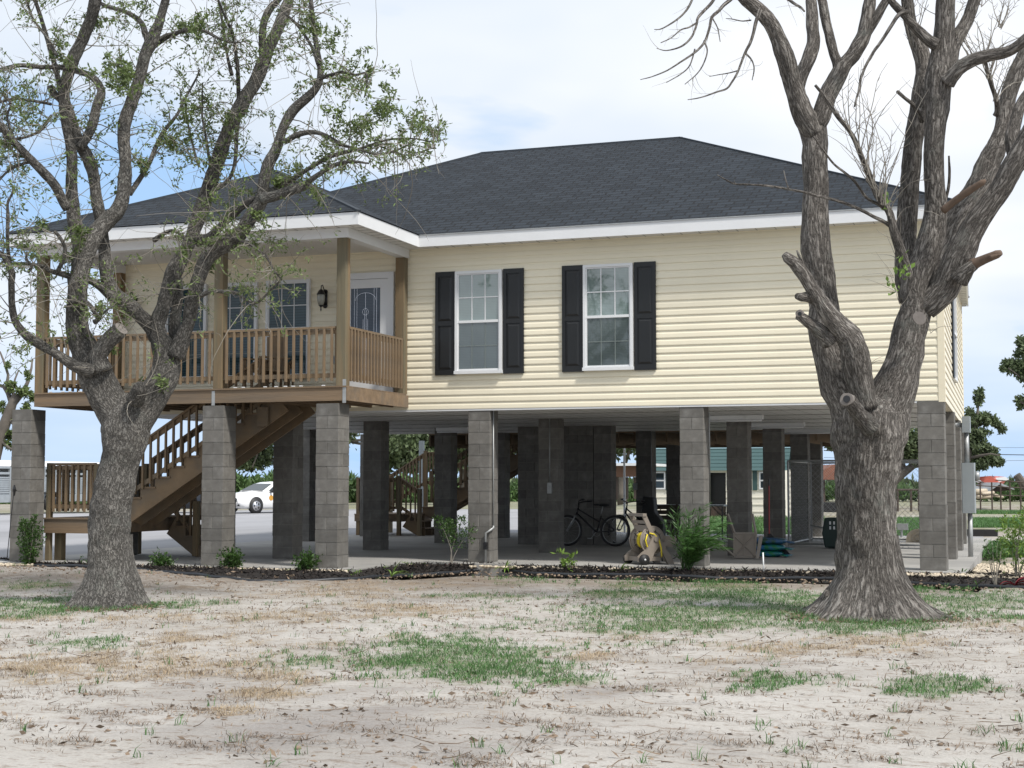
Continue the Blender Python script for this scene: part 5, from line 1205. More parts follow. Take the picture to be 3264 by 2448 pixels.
# pebble strip and clods
def lumps(name, P, smin, smax, mt, flat=.7, **tags):
    base = np.array([(1,0,0),(-1,0,0),(0,1,0),(0,-1,0),(0,0,1),(0,0,-1)], float); tri = np.array([(0,2,4),(2,1,4),(1,3,4),(3,0,4),(2,0,5),(1,2,5),(3,1,5),(0,3,5)])
    # subdivided octahedron
    vs = [tuple(b) for b in base]; cache = {}
    def mid(a, b):
        k = (min(a,b), max(a,b))
        if k not in cache: v = (np.array(vs[a])+np.array(vs[b])); v /= np.linalg.norm(v); vs.append(tuple(v)); cache[k] = len(vs)-1
        return cache[k]
    t2 = []
    for a, b, c in tri: ab, bc, ca_ = mid(a,b), mid(b,c), mid(c,a); t2 += [(a,ab,ca_),(ab,b,bc),(ca_,bc,c),(ab,bc,ca_)]
    vs = np.array(vs); t2 = np.array(t2); n = len(P)
    s = rng.uniform(smin, smax, (n,1,1))*rng.uniform(.7,1.3,(n,1,3)); s[:,:,2] *= flat
    V = vs[None]*s*(1+rng.normal(0,.16,(n,len(vs),1))) + P[:,None,:]
    T_ = (t2[None] + (np.arange(n)*len(vs))[:,None,None]).reshape(-1,3)
    return npmesh(name, V.reshape(-1,3), tris=T_, mat=mt, smooth=False, **tags)
pk = []
for k in range(1500):
    x = rng.uniform(-17.6, -10.4); pk.append((x, 21.72 - rng.uniform(0,.16), -.045+rng.uniform(0,.02)))
for k in range(350):
    x = rng.uniform(-10.3, -1.2); pk.append((x, 23.92 - rng.uniform(0,.12), -.05+rng.uniform(0,.02)))
for k in range(2200):
    pk.append((rng.uniform(-1.22, -.15), rng.uniform(23.6, 27.5), -.07+rng.uniform(0,.03)))
for k in range(500): pk.append((rng.uniform(-2.3, -1.0), rng.uniform(23.6, 23.95), -.045+rng.uniform(0,.02)))
lumps('gravel', np.array(pk), .018, .038, M['stone'], kind='stuff', label='pale round pebbles along the slab edge', cat='gravel')
cl = []
for p in ep[::1]:
    if p.x > 1.2: continue
    for k in range(6): 
        dy = abs(rng.normal(.05,.6)); x = p.x + rng.uniform(-.1,.1); y = p.y - .05 - dy; cl.append((x, y, float(gz(x, y))+.01))
lumps('soil_clods', np.array(cl), .006, .026, M['clod'], .65, kind='stuff', label='brown soil clods along the edging', cat='soil')
cl = []
for k in range(550):
    y = 7.3 + 13*rng.random()**1.2; x = rng.uniform(-.75, .05)*y*1.0 - .0; cl.append((x, y, float(gz(x, y))+.004))
lumps('pebbles', np.array(cl), .005, .018, M['clod'], .6, kind='stuff', label='small crumbs of soil scattered over the bare yard', cat='soil')

# grass, straw, litter --------------------------------------------------
def clump(x, y, s, seed, th=.15): return np.clip((lowfreq(x*.6, y*1.3, s, seed) - th)*2.2, 0.0, 1)
def scatter(n, fn, ylo=7.0, yhi=22.8, clump=None):
    y = ylo + (yhi-ylo)*rng.random(n); x = y*rng.uniform(-.80, .06, n); g, s, d = masks(x, y); pr_ = fn(g, s, d)
    if clump: pr_ = pr_*(np.clip((lowfreq(x*.6, y*1.4, clump[0], clump[1]) - clump[2])*2, 0, 1) + .06)
    keep = rng.random(n) < pr_; x, y = x[keep], y[keep]
    ok = np.ones(len(x), bool); ex = np.interp(x, [p.x for p in ep], [p.y for p in ep]); ok &= y < ex - .08
    x, y = x[ok], y[ok]; return np.stack([x, y, gz(x, y)], axis=1)
def blades(name, P, L, Wd, mt, up=1.0, lean=.5, **tags):
    n = len(P); az = rng.uniform(0, 2*np.pi, n); ln = np.abs(rng.normal(0, lean, n)); L = L*rng.uniform(.45,1.35,n)
    d = np.stack([np.cos(az)*ln, np.sin(az)*ln, np.full(n, up)], axis=1); d /= np.linalg.norm(d, axis=1, keepdims=True); s = np.stack([-np.sin(az+.6), np.cos(az+.6), np.zeros(n)], axis=1)
    wd = (Wd*rng.uniform(.6,1.3,n))[:,None]; L = L[:,None]; c = P
    mid_ = c + d*L*.55; tip = c + d*L + np.stack([np.cos(az)*.3, np.sin(az)*.3, -np.full(n,.12)], axis=1)*L
    V = np.stack([c - s*wd/2, c + s*wd/2, mid_ + s*wd*.4, mid_ - s*wd*.4, tip], axis=1).reshape(-1,3)
    o = (np.arange(n)*5)[:,None]; q = o + np.array([[0,1,2,3]]); t_ = o + np.array([[3,2,4]])
    return npmesh(name, V, quads=q, tris=t_, mat=mt, **tags)
P = scatter(900000, lambda g, s, d: np.clip(g**1.3*.47, 0, 1)); blades('green_grass', P, .052, .006, M['grassb'], lean=.7, kind='stuff', label='patchy short green grass in the yard', cat='grass')
P = scatter(700000, lambda g, s, d: np.clip(s**1.3*.5, 0, 1)); blades('dry_grass', P, .050, .0045, M['straw'], up=.6, lean=1.5, kind='stuff', label='dead straw coloured grass tufts in the yard', cat='grass')
# grass and litter gathered round the trunks
rg = []
for (cx_, cy_, r_, n_) in ((*PZ(241, 1306, -.1).xy, .42, 900), (*PZ(1884, 1330, -.12).xy, .66, 1500)):
    th = rng.uniform(0, 6.28, n_); rr_ = r_*(1+np.abs(rng.normal(0,.28,n_))); rg.append(np.stack([cx_+rr_*np.cos(th), cy_+rr_*np.sin(th), np.zeros(n_)], axis=1))
rg = np.concatenate(rg); rg[:,2] = gz(rg[:,0], rg[:,1]); blades('trunk_grass', rg, .07, .006, M['grassb'], lean=.7, kind='stuff', label='grass blades growing round the two trunk bases', cat='grass')
rg2 = rg[rng.random(len(rg)) < .5].copy(); rg2[:,:2] += rng.normal(0,.08,(len(rg2),2)); rg2[:,2] += .01; slivers('trunk_litter', rg2, .07, .03, M['litter'], .3, kind='stuff', label='brown litter round the two trunk bases', cat='leaves')
# tuft clusters
tc_ = scatter(2600, lambda g, s, d: np.clip(.10+.25*g, 0, 1)); tp = np.repeat(tc_, 9, axis=0); tp[:,:2] += rng.normal(0,.022,(len(tp),2)); blades('grass_tufts', tp, .075, .006, M['grassb'], lean=.6, kind='stuff', label='small scattered green tufts on bare sand', cat='grass')
tc_ = scatter(42000, lambda g, s, d: np.full(len(g), .55), 7.0, 21, clump=(9., 21, .25)); tp = np.repeat(tc_, 7, axis=0); tp[:,:2] += rng.normal(0,1,(len(tp),2))*np.array([.05,.02]); 
blades('dead_tufts', tp, .040, .005, M['litter'], up=.35, lean=1.5, kind='stuff', label='flattened brown dead tufts over the pale sand', cat='grass')
P = scatter(16000, lambda g, s, d: np.full(len(g), .45), clump=(7., 22, .2)); P[:,2] += .006; slivers('leaf_litter', P, .055, .022, M['litter'], .22, kind='stuff', label='brown leaf litter scattered over the sand', cat='leaves')
tw_ = MB(); random.seed(9)
for k in range(150):
    y = 7.4 + 10*random.random()**1.3; x = y*random.uniform(-.74,.04); twig(tw_, Vector((x, y, float(gz(x,y))+.008)), Vector((random.gauss(0,1), random.gauss(0,.6), .03)), random.uniform(.08,.32), .004, droop=.02, curl=.5, segs=5)
tw_.build('fallen_twigs', M['litter'], kind='stuff', label='thin fallen twigs on the sand', cat='twigs')
# weeds beyond the slab on the right and at the back
def farblades(name, rects, n, L, Wd, mt, **tags):
    Ps = []
    for (x0, x1, y0, y1, wgt) in rects:
        k = int(n*wgt); d0, d1 = 1.45/((y1-1047)*K/FPX), 1.45/((y0-1047)*K/FPX); d = 1/rng.uniform(1/d1, 1/d0, k); x = rng.uniform(x0, x1, k)
        a = (x*K-CX)/FPX; P = np.outer(d, np.array(F0)) + (a*d)[:,None]*np.array(RT); P[:,2] = gz(P[:,0], P[:,1]); Ps.append(P)
    return blades(name, np.concatenate(Ps), L, Wd, mt, lean=.45, **tags)
farblades('far_grass', [(2095,2230,1175,1203,2.2),(1935,2000,1125,1165,1.2),(2095,2230,1125,1145,1.2),(2095,2230,1108,1114,.5),(1400,1780,1122,1163,2.5)], 7000, .13, .02, M['grassb'], kind='stuff', label='green grass and weeds beyond the slab', cat='grass')
def hedge(name, x0, x1, ytop, ybot, d, n, ls, label, jag=.35, leaf='hedge'):
    k = n; x = rng.uniform(x0, x1, k); h = (ybot-ytop); top = ytop + h*jag*(.5+.5*np.sin(x*.13+1)*np.sin(x*.047+2) + .25*np.sin(x*.51)) ; y = top + (ybot-top)*rng.random(k)**.8
    dd = d + rng.uniform(-2.5, 2.5, k); a = (x*K-CX)/FPX; b = (1047-y)*K/FPX
    P = np.outer(dd, np.array(F0)) + (a*dd)[:,None]*np.array(RT); P[:,2] = CAMP.z + b*dd
    dr = rng.normal(size=P.shape); dr[:,2] += 1.2; leafmesh(name, P, dr, rng.uniform(.6,1.5,k)*ls, rng.uniform(.5,1,k)*ls*.5, M[leaf], kind='stuff', label=label, cat='shrubs')
hedge('shrub_line', 500, 960, 1027, 1089, 118, 9000, .55, 'bushy green shrubs growing behind the white car')
hedge('shrub_line', 960, 1500, 1042, 1089, 125, 6000, .5, 'low green shrubs behind the rear staircase')
hedge('shrub_line', 1700, 2330, 1048, 1080, 125, 8000, .5, 'low green thicket along the horizon at the right', .5)
hedge('shrub_line', -200, 300, 1070, 1098, 110, 3000, .5, 'low grass and shrubs behind the silver trailer', .5)
hedge('horizon_trees', -900, 3100, 1039, 1055, 420, 9000, 2.2, 'far line of trees on the horizon', .6, 'leafd')
# ================================================================== PLANTS IN THE BED
def bedpt(x, y):
    z = -.08
    for _ in range(3): p = PZ(x, y, z)
    yl = (21.66 if p.x < -10.4 else 23.82 if p.x < -1.4 else 99) 
    if p.y > yl: p = PY(x, y, yl); p.z = -.06
    return Vector((p.x, p.y, z-.02))
def bush(name, label, x, y, h, w_, n, ls, lf='leafb', stems=5, group=None, cat='shrub', base=.0, tall=False, seed=1, lw=.45, shell=.5):
    random.seed(seed); b = bedpt(x, y); d = b.dot(F0); H = rad(h, d); Wd = rad(w_, d)/2
    root = empty(name, b, label=label, cat=cat, group=group); m = MB(); L = Leaves(); tips = []
    for k in range(stems):
        a = random.uniform(0, 6.28); s = random.uniform(.15, .9); e = Vector((math.cos(a)*Wd*s, math.sin(a)*Wd*s, H*random.uniform(.6, .95)))
        t = twig(m, b + Vector((math.cos(a), math.sin(a), 0))*.015, e + Vector((0,0,H*.3)), e.length, .008 if tall else .005, droop=-.2, curl=.3, segs=7, n=4); tips.append(t)
    for _ in range(n):
        t = random.choice(tips); f = base + (1-base)*random.random()**.7; i = min(len(t)-1, int(f*len(t)))
        u = Vector((random.gauss(0,1), random.gauss(0,1), random.gauss(0,.8))); u.normalize()
        zc = t[i].z - b.z; prof = 1.0 if not tall else (.45 + .55*math.sin(min(1, zc/H*1.2)*math.pi))
        c = t[i] + u*Wd*shell*prof*random.random()**.5
        if c.z < b.z + .02: c.z = b.z + .03
        L.cluster(c, u + Vector((0,0,.5)), 3, ls, ls*lw, .7, .008)
    part(m, 'stem', M['twig'], root, True); L.build('foliage', M[lf], root); return root
bush('columnar_shrub', 'tall narrow dark green shrub in front of the leftmost block pillar', 62, 1208, 122, 52, 900, .048, tall=True, stems=9, seed=3, shell=.7)
bush('low_shrub', 'low rounded shrub right of the left tree trunk, below the wooden stairs', 348, 1222, 32, 58, 420, .052, group='low shrubs along the slab', seed=4, stems=9)
bush('low_shrub', 'low spreading shrub at the foot of the second porch pillar', 498, 1228, 46, 68, 460, .056, group='low shrubs along the slab', seed=5, stems=9)
bush('low_shrub', 'low rounded shrub left of the third porch pillar', 660, 1230, 44, 54, 480, .052, group='low shrubs along the slab', seed=6, stems=9)
bush('young_shrub', 'slender young leafy sapling left of the pillar with the water pipe', 972, 1222, 132, 74, 330, .048, tall=True, stems=4, base=.5, seed=7, shell=.55)
bush('low_shrub', 'small shrub peeping out right behind the left tree trunk base, at its left', 178, 1212, 22, 24, 60, .04, seed=8)
bush('variegated_shrub', 'tall yellow green variegated shrub cut by the right edge', 2198, 1252, 168, 110, 520, .060, tall=True, stems=10, base=.35, lf='leafl', seed=9, shell=.75)
bush('variegated_shrub', 'leggy thin stemmed shrub left of the tall variegated one, by the pebbles', 2150, 1262, 100, 50, 60, .055, tall=True, stems=6, base=.55, lf='leafb', seed=10)
def strappy(name, label, x, y, h, n, spread, lf='leafl', cat='plant', seed=1, wid=.022, lean=0, group=None):
    random.seed(seed); b = bedpt(x, y); d = b.dot(F0); H = rad(h, d); root = empty(name, b, label=label, cat=cat, group=group); m = MB()
    for k in range(n):
        a = random.uniform(0, 6.28); s = random.uniform(.2, 1)*spread; p = b.copy(); v = Vector((math.cos(a)*s + lean, math.sin(a)*s*.8, 1)).normalized(); L = H*random.uniform(.7, 1.25); pts = [p.copy()]
        for j in range(6): v = (v + Vector((math.cos(a)*s*.35, math.sin(a)*s*.35, -.16-.12*j*s))).normalized(); p = p + v*L/6; pts.append(p.copy())
        sdv = Vector((-math.sin(a), math.cos(a), 0)); vs = []
        for j, q in enumerate(pts): ww = wid*math.sin(math.pi*(.18+.8*j/6))*.5; vs += [q - sdv*ww, q + Vector((0,0,-ww*.5)), q + sdv*ww]
        fs_ = []
        for j in range(6): fs_ += [(3*j,3*j+1,3*j+4,3*j+3),(3*j+1,3*j+2,3*j+5,3*j+4)]
        m.add(vs, fs_)
    part(m, 'leaves', M[lf], root); return root
for i, (x, y, h, n, sp, lean, wd, lf, lab) in enumerate([
    (845,1222,38,8,.5,.5,.030,'leafl','pale strappy lily leaning right, between the third porch pillar and the sapling'),
    (748,1230,24,8,.8,.3,.022,'leafl','pale strappy plant just right of the third porch pillar base'),
    (524,1240,24,14,1.0,0,.020,'leafl','bright green strappy tuft in front of the second porch pillar shrub'),
    (452,1216,20,12,.5,0,.012,'leafl','fine green tuft left of the shrub at the second porch pillar'),
    (140,1212,22,10,.5,0,.014,'leafl','small grassy tuft left of the left tree trunk'),
    (1090,1222,38,14,.8,.3,.026,'leafl','lime green strappy plant right of the water pipe pillar'),
    (1338,1226,34,5,.6,.2,.030,'leafl','thin wilting canna shoot left of the hose reel'),
    (1225,1228,26,8,.8,.3,.026,'leafl','pale leaves at the foot of the bright leafy plant'),
    (2003,1222,26,9,.9,.2,.022,'leafl','lime leaved lily at the foot of the right front pillar'),
    (1655,1220,22,3,.5,.9,.035,'leafl','single yellowish leaf beside the white stake'),
    (2076,1246,40,26,1.1,.3,.024,'leafb','bright green fern like clump beside the right corner pillar'),
    (385,1230,14,8,.7,0,.015,'leafl','small light tuft behind the edging right of the left tree'),
    (2110,1262,20,6,.8,.1,.02,'leafb','small strappy plant near the edging at the right'),
    (965,1220,28,10,.9,.1,.034,'leafr','dark red leaved plant at the foot of the sapling'),
    (2192,1262,46,12,1.0,.1,.05,'leafr','dark red leaved plant under the variegated shrub at the right edge')]):
    strappy('strappy_plant' if lf != 'leafr' else 'red_leaved_plant', lab, x, y, h, n, sp, lf, seed=40+i, wid=wd, lean=lean)
bush('leafy_plant', 'bright green broad leaved plant in the bed in front of the bicycle', 1222, 1226, 44, 44, 34, .10, lf='leafl', seed=12, stems=5, lw=.4)
for i, (x, y) in enumerate([(872,1226),(893,1226),(912,1226),(830,1234),(770,1238),(625,1240),(1468,1236),(1606,1232),(1562,1234),(398,1226)]):
    bush('ground_plant', ['tiny yellow green seedling %s' % s for s in ('left of the dark red plant, nearest the lily','midway between the lily and the red plant','just left of the dark red plant','below the leaning lily','below the tuft right of the third porch pillar','in front of the shrub left of the third porch pillar','left of the palm base','left of the white stake','right of the palm, behind the edging','between the stair shrub and the second pillar')][i], x, y, 13, 18, 22, .028, lf='leafl', seed=60+i, stems=3, cat='plant')
# feathery palm
random.seed(33); pb = bedpt(1484, 1236); palm = empty('feathery_palm', pb, label='feathery green palm in front of the pillar beside the hose reel', cat='palm'); m = MB(); L = Leaves()
for k in range(38):
    a = random.uniform(0, 6.28); s = random.uniform(.1, .9); p = pb + Vector((random.uniform(-.07,.07), random.uniform(-.05,.05), 0)); v = Vector((math.cos(a)*s*.28+.03, math.sin(a)*s*.28, 1)).normalized(); Lq = random.uniform(.7, 1.18); pts = [p.copy()]
    for j in range(10): v = (v + Vector((math.cos(a)*s*.10+.05, math.sin(a)*s*.09, -.02-.026*j*s))).normalized(); p = p + v*Lq/10; pts.append(p.copy())
    m.tube(pts, [.006*(1-.08*j) for j in range(11)], 4, 0, False)
    for j in range(3, 11):
        for q in range(7):
            t_ = (pts[j]-pts[j-1]).normalized(); sd_ = t_.cross(Vector((random.gauss(0,.3), random.gauss(0,.3), 1))).normalized()*(1 if q % 2 else -1)
            L.add(pts[j-1].lerp(pts[j], random.random()), t_*.9 + sd_*.8 + Vector((.25, 0, -.25)), random.uniform(.11,.20), .015)
part(m, 'stem', M['palm'], palm, True); L.build('fronds', M['palm'], palm)
# stakes
m = MB(); p = bedpt(1650, 1238); m.tube([p, p + Vector((-.01, 0, rad(53, 22.6)))], .012, 8); m.build('marker_stake', M['white'], smooth=True, label='thin white plastic pipe stake standing in the mulch', cat='stake')
m = MB(); p0, p1 = PD(15, 1207, 25.0), PD(31, 1050, 25.0); m.tube([p0, p1], .007, 6); g_o = m.build('garden_rod', M['dark'], label='thin black garden rod with a small lamp head at the left edge', cat='garden rod')
m = MB(); m.tube([p1+Vector((0,0,-.16)), p1+Vector((0,0,-.05)), p1+Vector((0,0,.02))], [.012,.03,.01], 8); m.tube([p1+Vector((-.03,0,-.07)), p1+Vector((.05,0,-.07))], .008, 6); m.build('lamp_head', M['dark'], g_o)

# ================================================================== THINGS UNDER THE HOUSE
# hose reel cart
hr = empty('hose_reel_cart', (-6.35, 24.80, 0), rz=R(45), label='tan plastic hose reel cart holding a yellow hose, by the palm', cat='hose reel')
def side_frame(y):
    m = MB(); m.extr([(-.06,y,.44),(-.02,y,.50),(.05,y,.50),(.08,y,.44),(.33,y,.08),(.36,y,.0),(.24,y,.0),(.20,y,.08),(.07,y,.30),(-.02,y,.20),(-.08,y,.06),(-.32,y,.05),(-.33,y,.13),(-.25,y,.20),(-.17,y,.25)], (0,.05,0)); m.tube([(.01,y-.02,.42),(.01,y+.06,.42)], .045, 14); return m
side_frame(-.20).build('side_frame', M['tan'], hr); side_frame(.24).build('side_frame', M['tan'], hr)
m = MB(); m.bar((.0,-.16,.42), (-.20,-.16,.82), .03, .075); m.bar((.0,.26,.42), (-.20,.26,.82), .03, .075); m.bar((-.20,-.19,.82), (-.20,.29,.82), .07, .05); m.bar((-.16,-.16,.70), (-.16,.26,.70), .04, .05); m.bar((-.13,-.16,.60), (-.13,.26,.60), .03, .10); m.build('handle', M['tan'], hr)
m = MB(); m.box(-.26,.30,-.16,.25,.06,.13); m.box(.12,.36,-.14,.22,.28,.33); m.extr([(.10,-.16,.28),(.40,-.16,.34),(.44,-.16,.42),(.38,-.16,.46),(.12,-.16,.33)], (0,.40,0)); m.build('tray', M['tan'], hr)
for y in (-.14, .22):
    m = MB(); m.tube([(-.02,y,.40),(-.02,y+.018,.40)], .225, 32); m.ring((-.02,y+.009,.40), (0,1,0), .225, .014, 32, 6); m.ring((-.02,y-.002,.40), (0,1,0), .11, .010, 24, 6); fl_ = m.build('drum_flange', M['tan'], hr, True)
    m = MB(); m.ring((-.02, y-.003, .40), (0,1,0), .15, .004, 30, 4)
    for k in range(10): a = k*math.pi/5; m.bar((-.02+.12*math.cos(a), y-.004, .40+.12*math.sin(a)), (-.02+.18*math.cos(a), y-.004, .40+.18*math.sin(a)), .02, .004)
    m.build('flange_slots', M['rubber'], fl_)
m = MB()
pts = [(-.02 + (.13+.008*math.sin(t*.9))*math.cos(t), -.11+.30*((t/34) % 1), .40 + (.13+.008*math.sin(t*.9))*math.sin(t)) for t in np.arange(0, 34, .35)]
m.tube(pts, .013, 6); m.tube([(-.10,-.165,.52),(-.02,-.19,.50),(.06,-.20,.42),(.10,-.21,.28),(.11,-.21,.12)], .013, 6); m.tube([(-.14,-.17,.50),(-.18,-.18,.40),(-.15,-.18,.30),(-.08,-.17,.24)], .013, 6); m.build('hose', M['yellow'], hr, True)
m = MB(); m.tube([(.11,-.21,.14),(.12,-.21,.05)], .014, 6); m.tube([(.14,.0,.10),(.30,-.05,.04),(.50,-.02,.10),(.60,0,.28),(.55,.1,.45)], .011, 6); m.build('leader_hose', M['rubber'], hr, True)
for (x, y) in ((-.24, -.24), (-.24, .30)):
    m = MB(); m.tube([(x,y-.025,.088),(x,y+.025,.088)], .088, 20); wl = m.build('wheel', M['rubber'], hr, True); m = MB(); m.tube([(x,y-.032,.088),(x,y-.024,.088)], .018, 10); m.build('hub', M['white'], wl, True)
def place_wheel(): pass

# bicycles
def make_bike(label, loc, rz, tilt):
    root = empty('bicycle', loc, rz, label=label, cat='bicycle', group='bicycles parked under the house'); root.rotation_euler = (tilt, 0, rz)
    r = .335; wb = 1.06; F_ = (-wb/2, 0, r); B_ = (wb/2, 0, r)
    for c in (F_, B_):
        m = MB(); m.ring(c, (0,1,0), r-.024, .024, 36, 8); wo_ = m.build('wheel', M['rubber'], root, True)
        m = MB(); m.ring(c, (0,1,0), r-.058, .010, 36, 6); m.tube([(c[0],-.03,c[2]),(c[0],.03,c[2])], .022, 10); m.build('rim', M['galv'], wo_, True)
        m = MB()
        for k in range(18): a = k*math.pi/9; m.tube([(c[0], .02*(-1)**k, c[2]), (c[0]+(r-.06)*math.cos(a), 0, c[2]+(r-.06)*math.sin(a))], .0014, 3)
        m.build('spokes', M['galv'], wo_)
    bb = Vector((.12, 0, .30)); st_ = Vector((.24, 0, .80)); ht = Vector((-.30, 0, .82)); hb = Vector((-.335, 0, .68))
    m = MB(); m.tube([bb, st_ + Vector((-.02,0,-.14))], .017, 8); m.tube([hb + Vector((.01,0,.02)), bb], .021, 8); m.tube([ht + Vector((0,0,-.03)), bb.lerp(st_, .45)], .017, 8); m.tube([hb, ht], .022, 8)
    for s in (-1, 1): m.tube([bb + Vector((0,.03*s,0)), Vector(B_) + Vector((0,.06*s,0))], .010, 6); m.tube([st_.lerp(bb,.35) + Vector((0,.02*s,0)), Vector(B_) + Vector((0,.06*s,0))], .009, 6)
    m.build('frame', M['dark'], root, True)
    m = MB()
    for s in (-1, 1): m.tube([Vector(F_) + Vector((0,.055*s,0)), (-.395, .055*s, .56), (-.355, .04*s, .66)], [.011,.018,.016], 8)
    m.build('fork', M['galv'], root, True)
    m = MB(); m.tube([ht, (-.285, 0, .92)], .015, 8); m.tube([(-.16,-.28,.98),(-.25,-.16,.96),(-.29,0,.93),(-.25,.16,.96),(-.16,.28,.98)], .012, 8); m.tube([(-.16,-.30,.98),(-.08,-.33,.985)], .018, 8); m.tube([(-.16,.30,.98),(-.08,.33,.985)], .018, 8); m.build('handlebar', M['dark'], root, True)
    m = MB(); m.tube([bb.lerp(st_, .8), st_ + Vector((.01,0,.06))], .013, 8); m.build('seat_post', M['galv'], root, True)
    m = MB(); m.blob((.27, 0, .885), .13, .075, .035, 12, 6); m.blob((.14, 0, .895), .11, .028, .022, 10, 6); m.build('saddle', M['rubber'], root, True)
    m = MB(); m.ring(bb, (0,1,0), .085, .006, 24, 4); m.tube([bb + Vector((0,-.06,0)), bb + Vector((-.10,-.07,-.13))], .010, 6); m.tube([bb + Vector((0,.06,0)), bb + Vector((.10,.07,.13))], .010, 6); m.box(-.04,.06,-.17,-.08,.155,.175); m.build('crank', M['galv'], root, True)
    return root
make_bike('black bicycle with silver forks, leaning before the shaded block wall', (-9.37, 31.55, 0), R(2), R(-4))
make_bike('second dark bicycle half hidden behind the rear wheel of the first', (-8.72, 32.75, 0), R(62), R(3))
# covered grill
m = MB(); m.extr([(-.24,0,0.02),(.30,0,.02),(.34,0,.45),(.25,0,.58),(.14,0,.70),(.12,0,1.03),(-.13,0,1.06),(-.15,0,.75),(-.22,0,.55)], (0,.34,0)); o = m.build('covered_grill', M['rubber'], loc=(-8.45, 32.9, 0), label='tall black covered grill standing behind the bicycles', cat='grill')
bv_ = o.modifiers.new('soft', 'BEVEL'); bv_.width = .03; bv_.segments = 2
m = MB(); m.tube([(.0,0,.0),(.0,0,.22),(0,0,.225)], [.10,.115,.118], 18); m.ring((0,0,.20), (0,0,1), .118, .007, 20, 5); o = m.build('plastic_tub', mat('teal_tub', (.10,.16,.16), .4, .2, 14, col2=(.5,.5,.5), c2scale=9), smooth=True, loc=(-7.62, 29.6, 0), label='small pale lidded tub standing behind the hose reel', cat='tub')
m = MB(); m.tube([(0,0,.226),(0,0,.245)], .122, 18); m.build('lid', M['white'], o)
# folding table and bench
tb = empty('folding_table', (-8.41, 36.6, 0), label='long thin grey folding table behind the pillars near the palm', cat='table')
m = MB(); m.box(-.98,.96,-.35,.35,.80,.835); m.build('tabletop', M['greypaint'], tb)
for (x, y) in ((-.9,-.3),(-.9,.28),(.92,-.3),(.92,.28)):
    m = MB(); m.tube([(x,y,0),(x,y,.80)], .017, 8); m.tube([(x,y,.55),(x-.25*(1 if x > 0 else -1),y,.80)], .010, 6); m.build('leg', M['dark'], tb)
bn = empty('wooden_bench', (-8.75, 35.0, 0), label='dark brown wooden bench seen left of the palm pillar', cat='bench')
m = MB()
for k in range(4): m.box(-.45,.45,-.22+k*.11,-.22+k*.11+.10,.40,.43)
m.build('seat', M['brownwood'], bn)
m = MB()
for k in range(3): m.box(-.45,.45,.22,.245,.50+k*.12,.60+k*.12)
m.build('backrest', M['brownwood'], bn)
for (x, y) in ((-.43,-.20),(-.43,.20),(.38,-.20),(.38,.20)): m = MB(); m.box(x,x+.05,y,y+.05,0,.40 if y < 0 else .86); m.build('leg', M['brownwood'], bn)
# lawn mower
mw = empty('riding_mower', (-11.62, 35.2, 0), rz=R(8), label='red and black riding mower in the dark gap beside the water pipe pillar', cat='mower')
m = MB(); m.cbox(-.25,.25,-.45,.25,.42,.66,.04); m.cbox(-.20,.20,-.50,-.42,.46,.62,.01); m.build('hood', M['red'], mw)
m = MB(); m.box(-.45,.45,-.2,.7,.20,.32); m.box(-.32,.32,.3,.8,.32,.46); m.build('deck', M['dark'], mw)
m = MB(); m.cbox(-.22,.22,.35,.75,.50,.60,.05); m.cbox(-.22,.22,.70,.80,.58,.98,.03); m.build('seat', M['rubber'], mw)
m = MB(); m.tube([(0,.12,.62),(0,.2,.86)], .018, 8); m.ring((0,.2,.87), (0,.35,1), .16, .014, 20, 6); m.build('steering_wheel', M['dark'], mw)
for (x, y, r_) in ((-.36,-.35,.19),(.36,-.35,.19),(-.40,.62,.25),(.40,.62,.25)): m = MB(); m.tube([(x-.07,y,r_),(x+.07,y,r_)], r_, 20); wl = m.build('wheel', M['rubber'], mw, True); m = MB(); m.tube([(x-.075,y,r_),(x+.075,y,r_)], r_*.5, 14); m.build('rim', M['white'], wl, True)
# tipped plastic chair
tc2 = empty('plastic_chair', (-5.20, 27.05, 0), rz=R(12), label='grey plastic chair lying tipped over on the slab, legs in the air', cat='chair')
m = MB(); m.add([(-.17,-.05,.05),(.19,-.05,.05),(.22,.16,.44),(-.16,.16,.44)], [(0,1,2,3)]); m.add([(-.17,-.03,.05),(.19,-.03,.05),(.22,.18,.44),(-.16,.18,.44)], [(3,2,1,0)])
m.bar((-.18,-.04,.04),(.20,-.04,.04), .03, .04); m.bar((-.17,.16,.45),(.23,.16,.45), .03, .04); m.bar((-.175,-.04,.04),(-.165,.16,.45), .03, .03); m.bar((.195,-.04,.04),(.225,.16,.45), .03, .03); m.bar((-.16,-.06,.06),(.20,.14,.43), .02, .015); m.bar((-.16,.13,.40),(.19,-.06,.06), .02, .015); m.bar((0,-.06,.06),(.02,.14,.43), .02, .015); m.build('seat', M['tan'], tc2)
for (a, b) in (((-.16,.16,.45),(-.28,.05,.80)), ((.22,.16,.45),(.16,.20,.80)), ((-.17,-.05,.05),(-.42,-.25,.28)), ((.19,-.05,.05),(.36,-.28,.03))): m = MB(); m.bar(a, b, .045, .03); m.build('leg', M['tan'], tc2)
m = MB(); m.extr([(.20,-.22,.02),(.26,-.22,.02),(.34,-.10,.42),(.27,-.10,.42)], (0,.02,0)); m.extr([(-.15,.2,.02),(.2,.2,.02),(.2,.45,.02),(-.15,.45,.02)], (0,0,.03)); m.build('backrest', M['tan'], tc2)
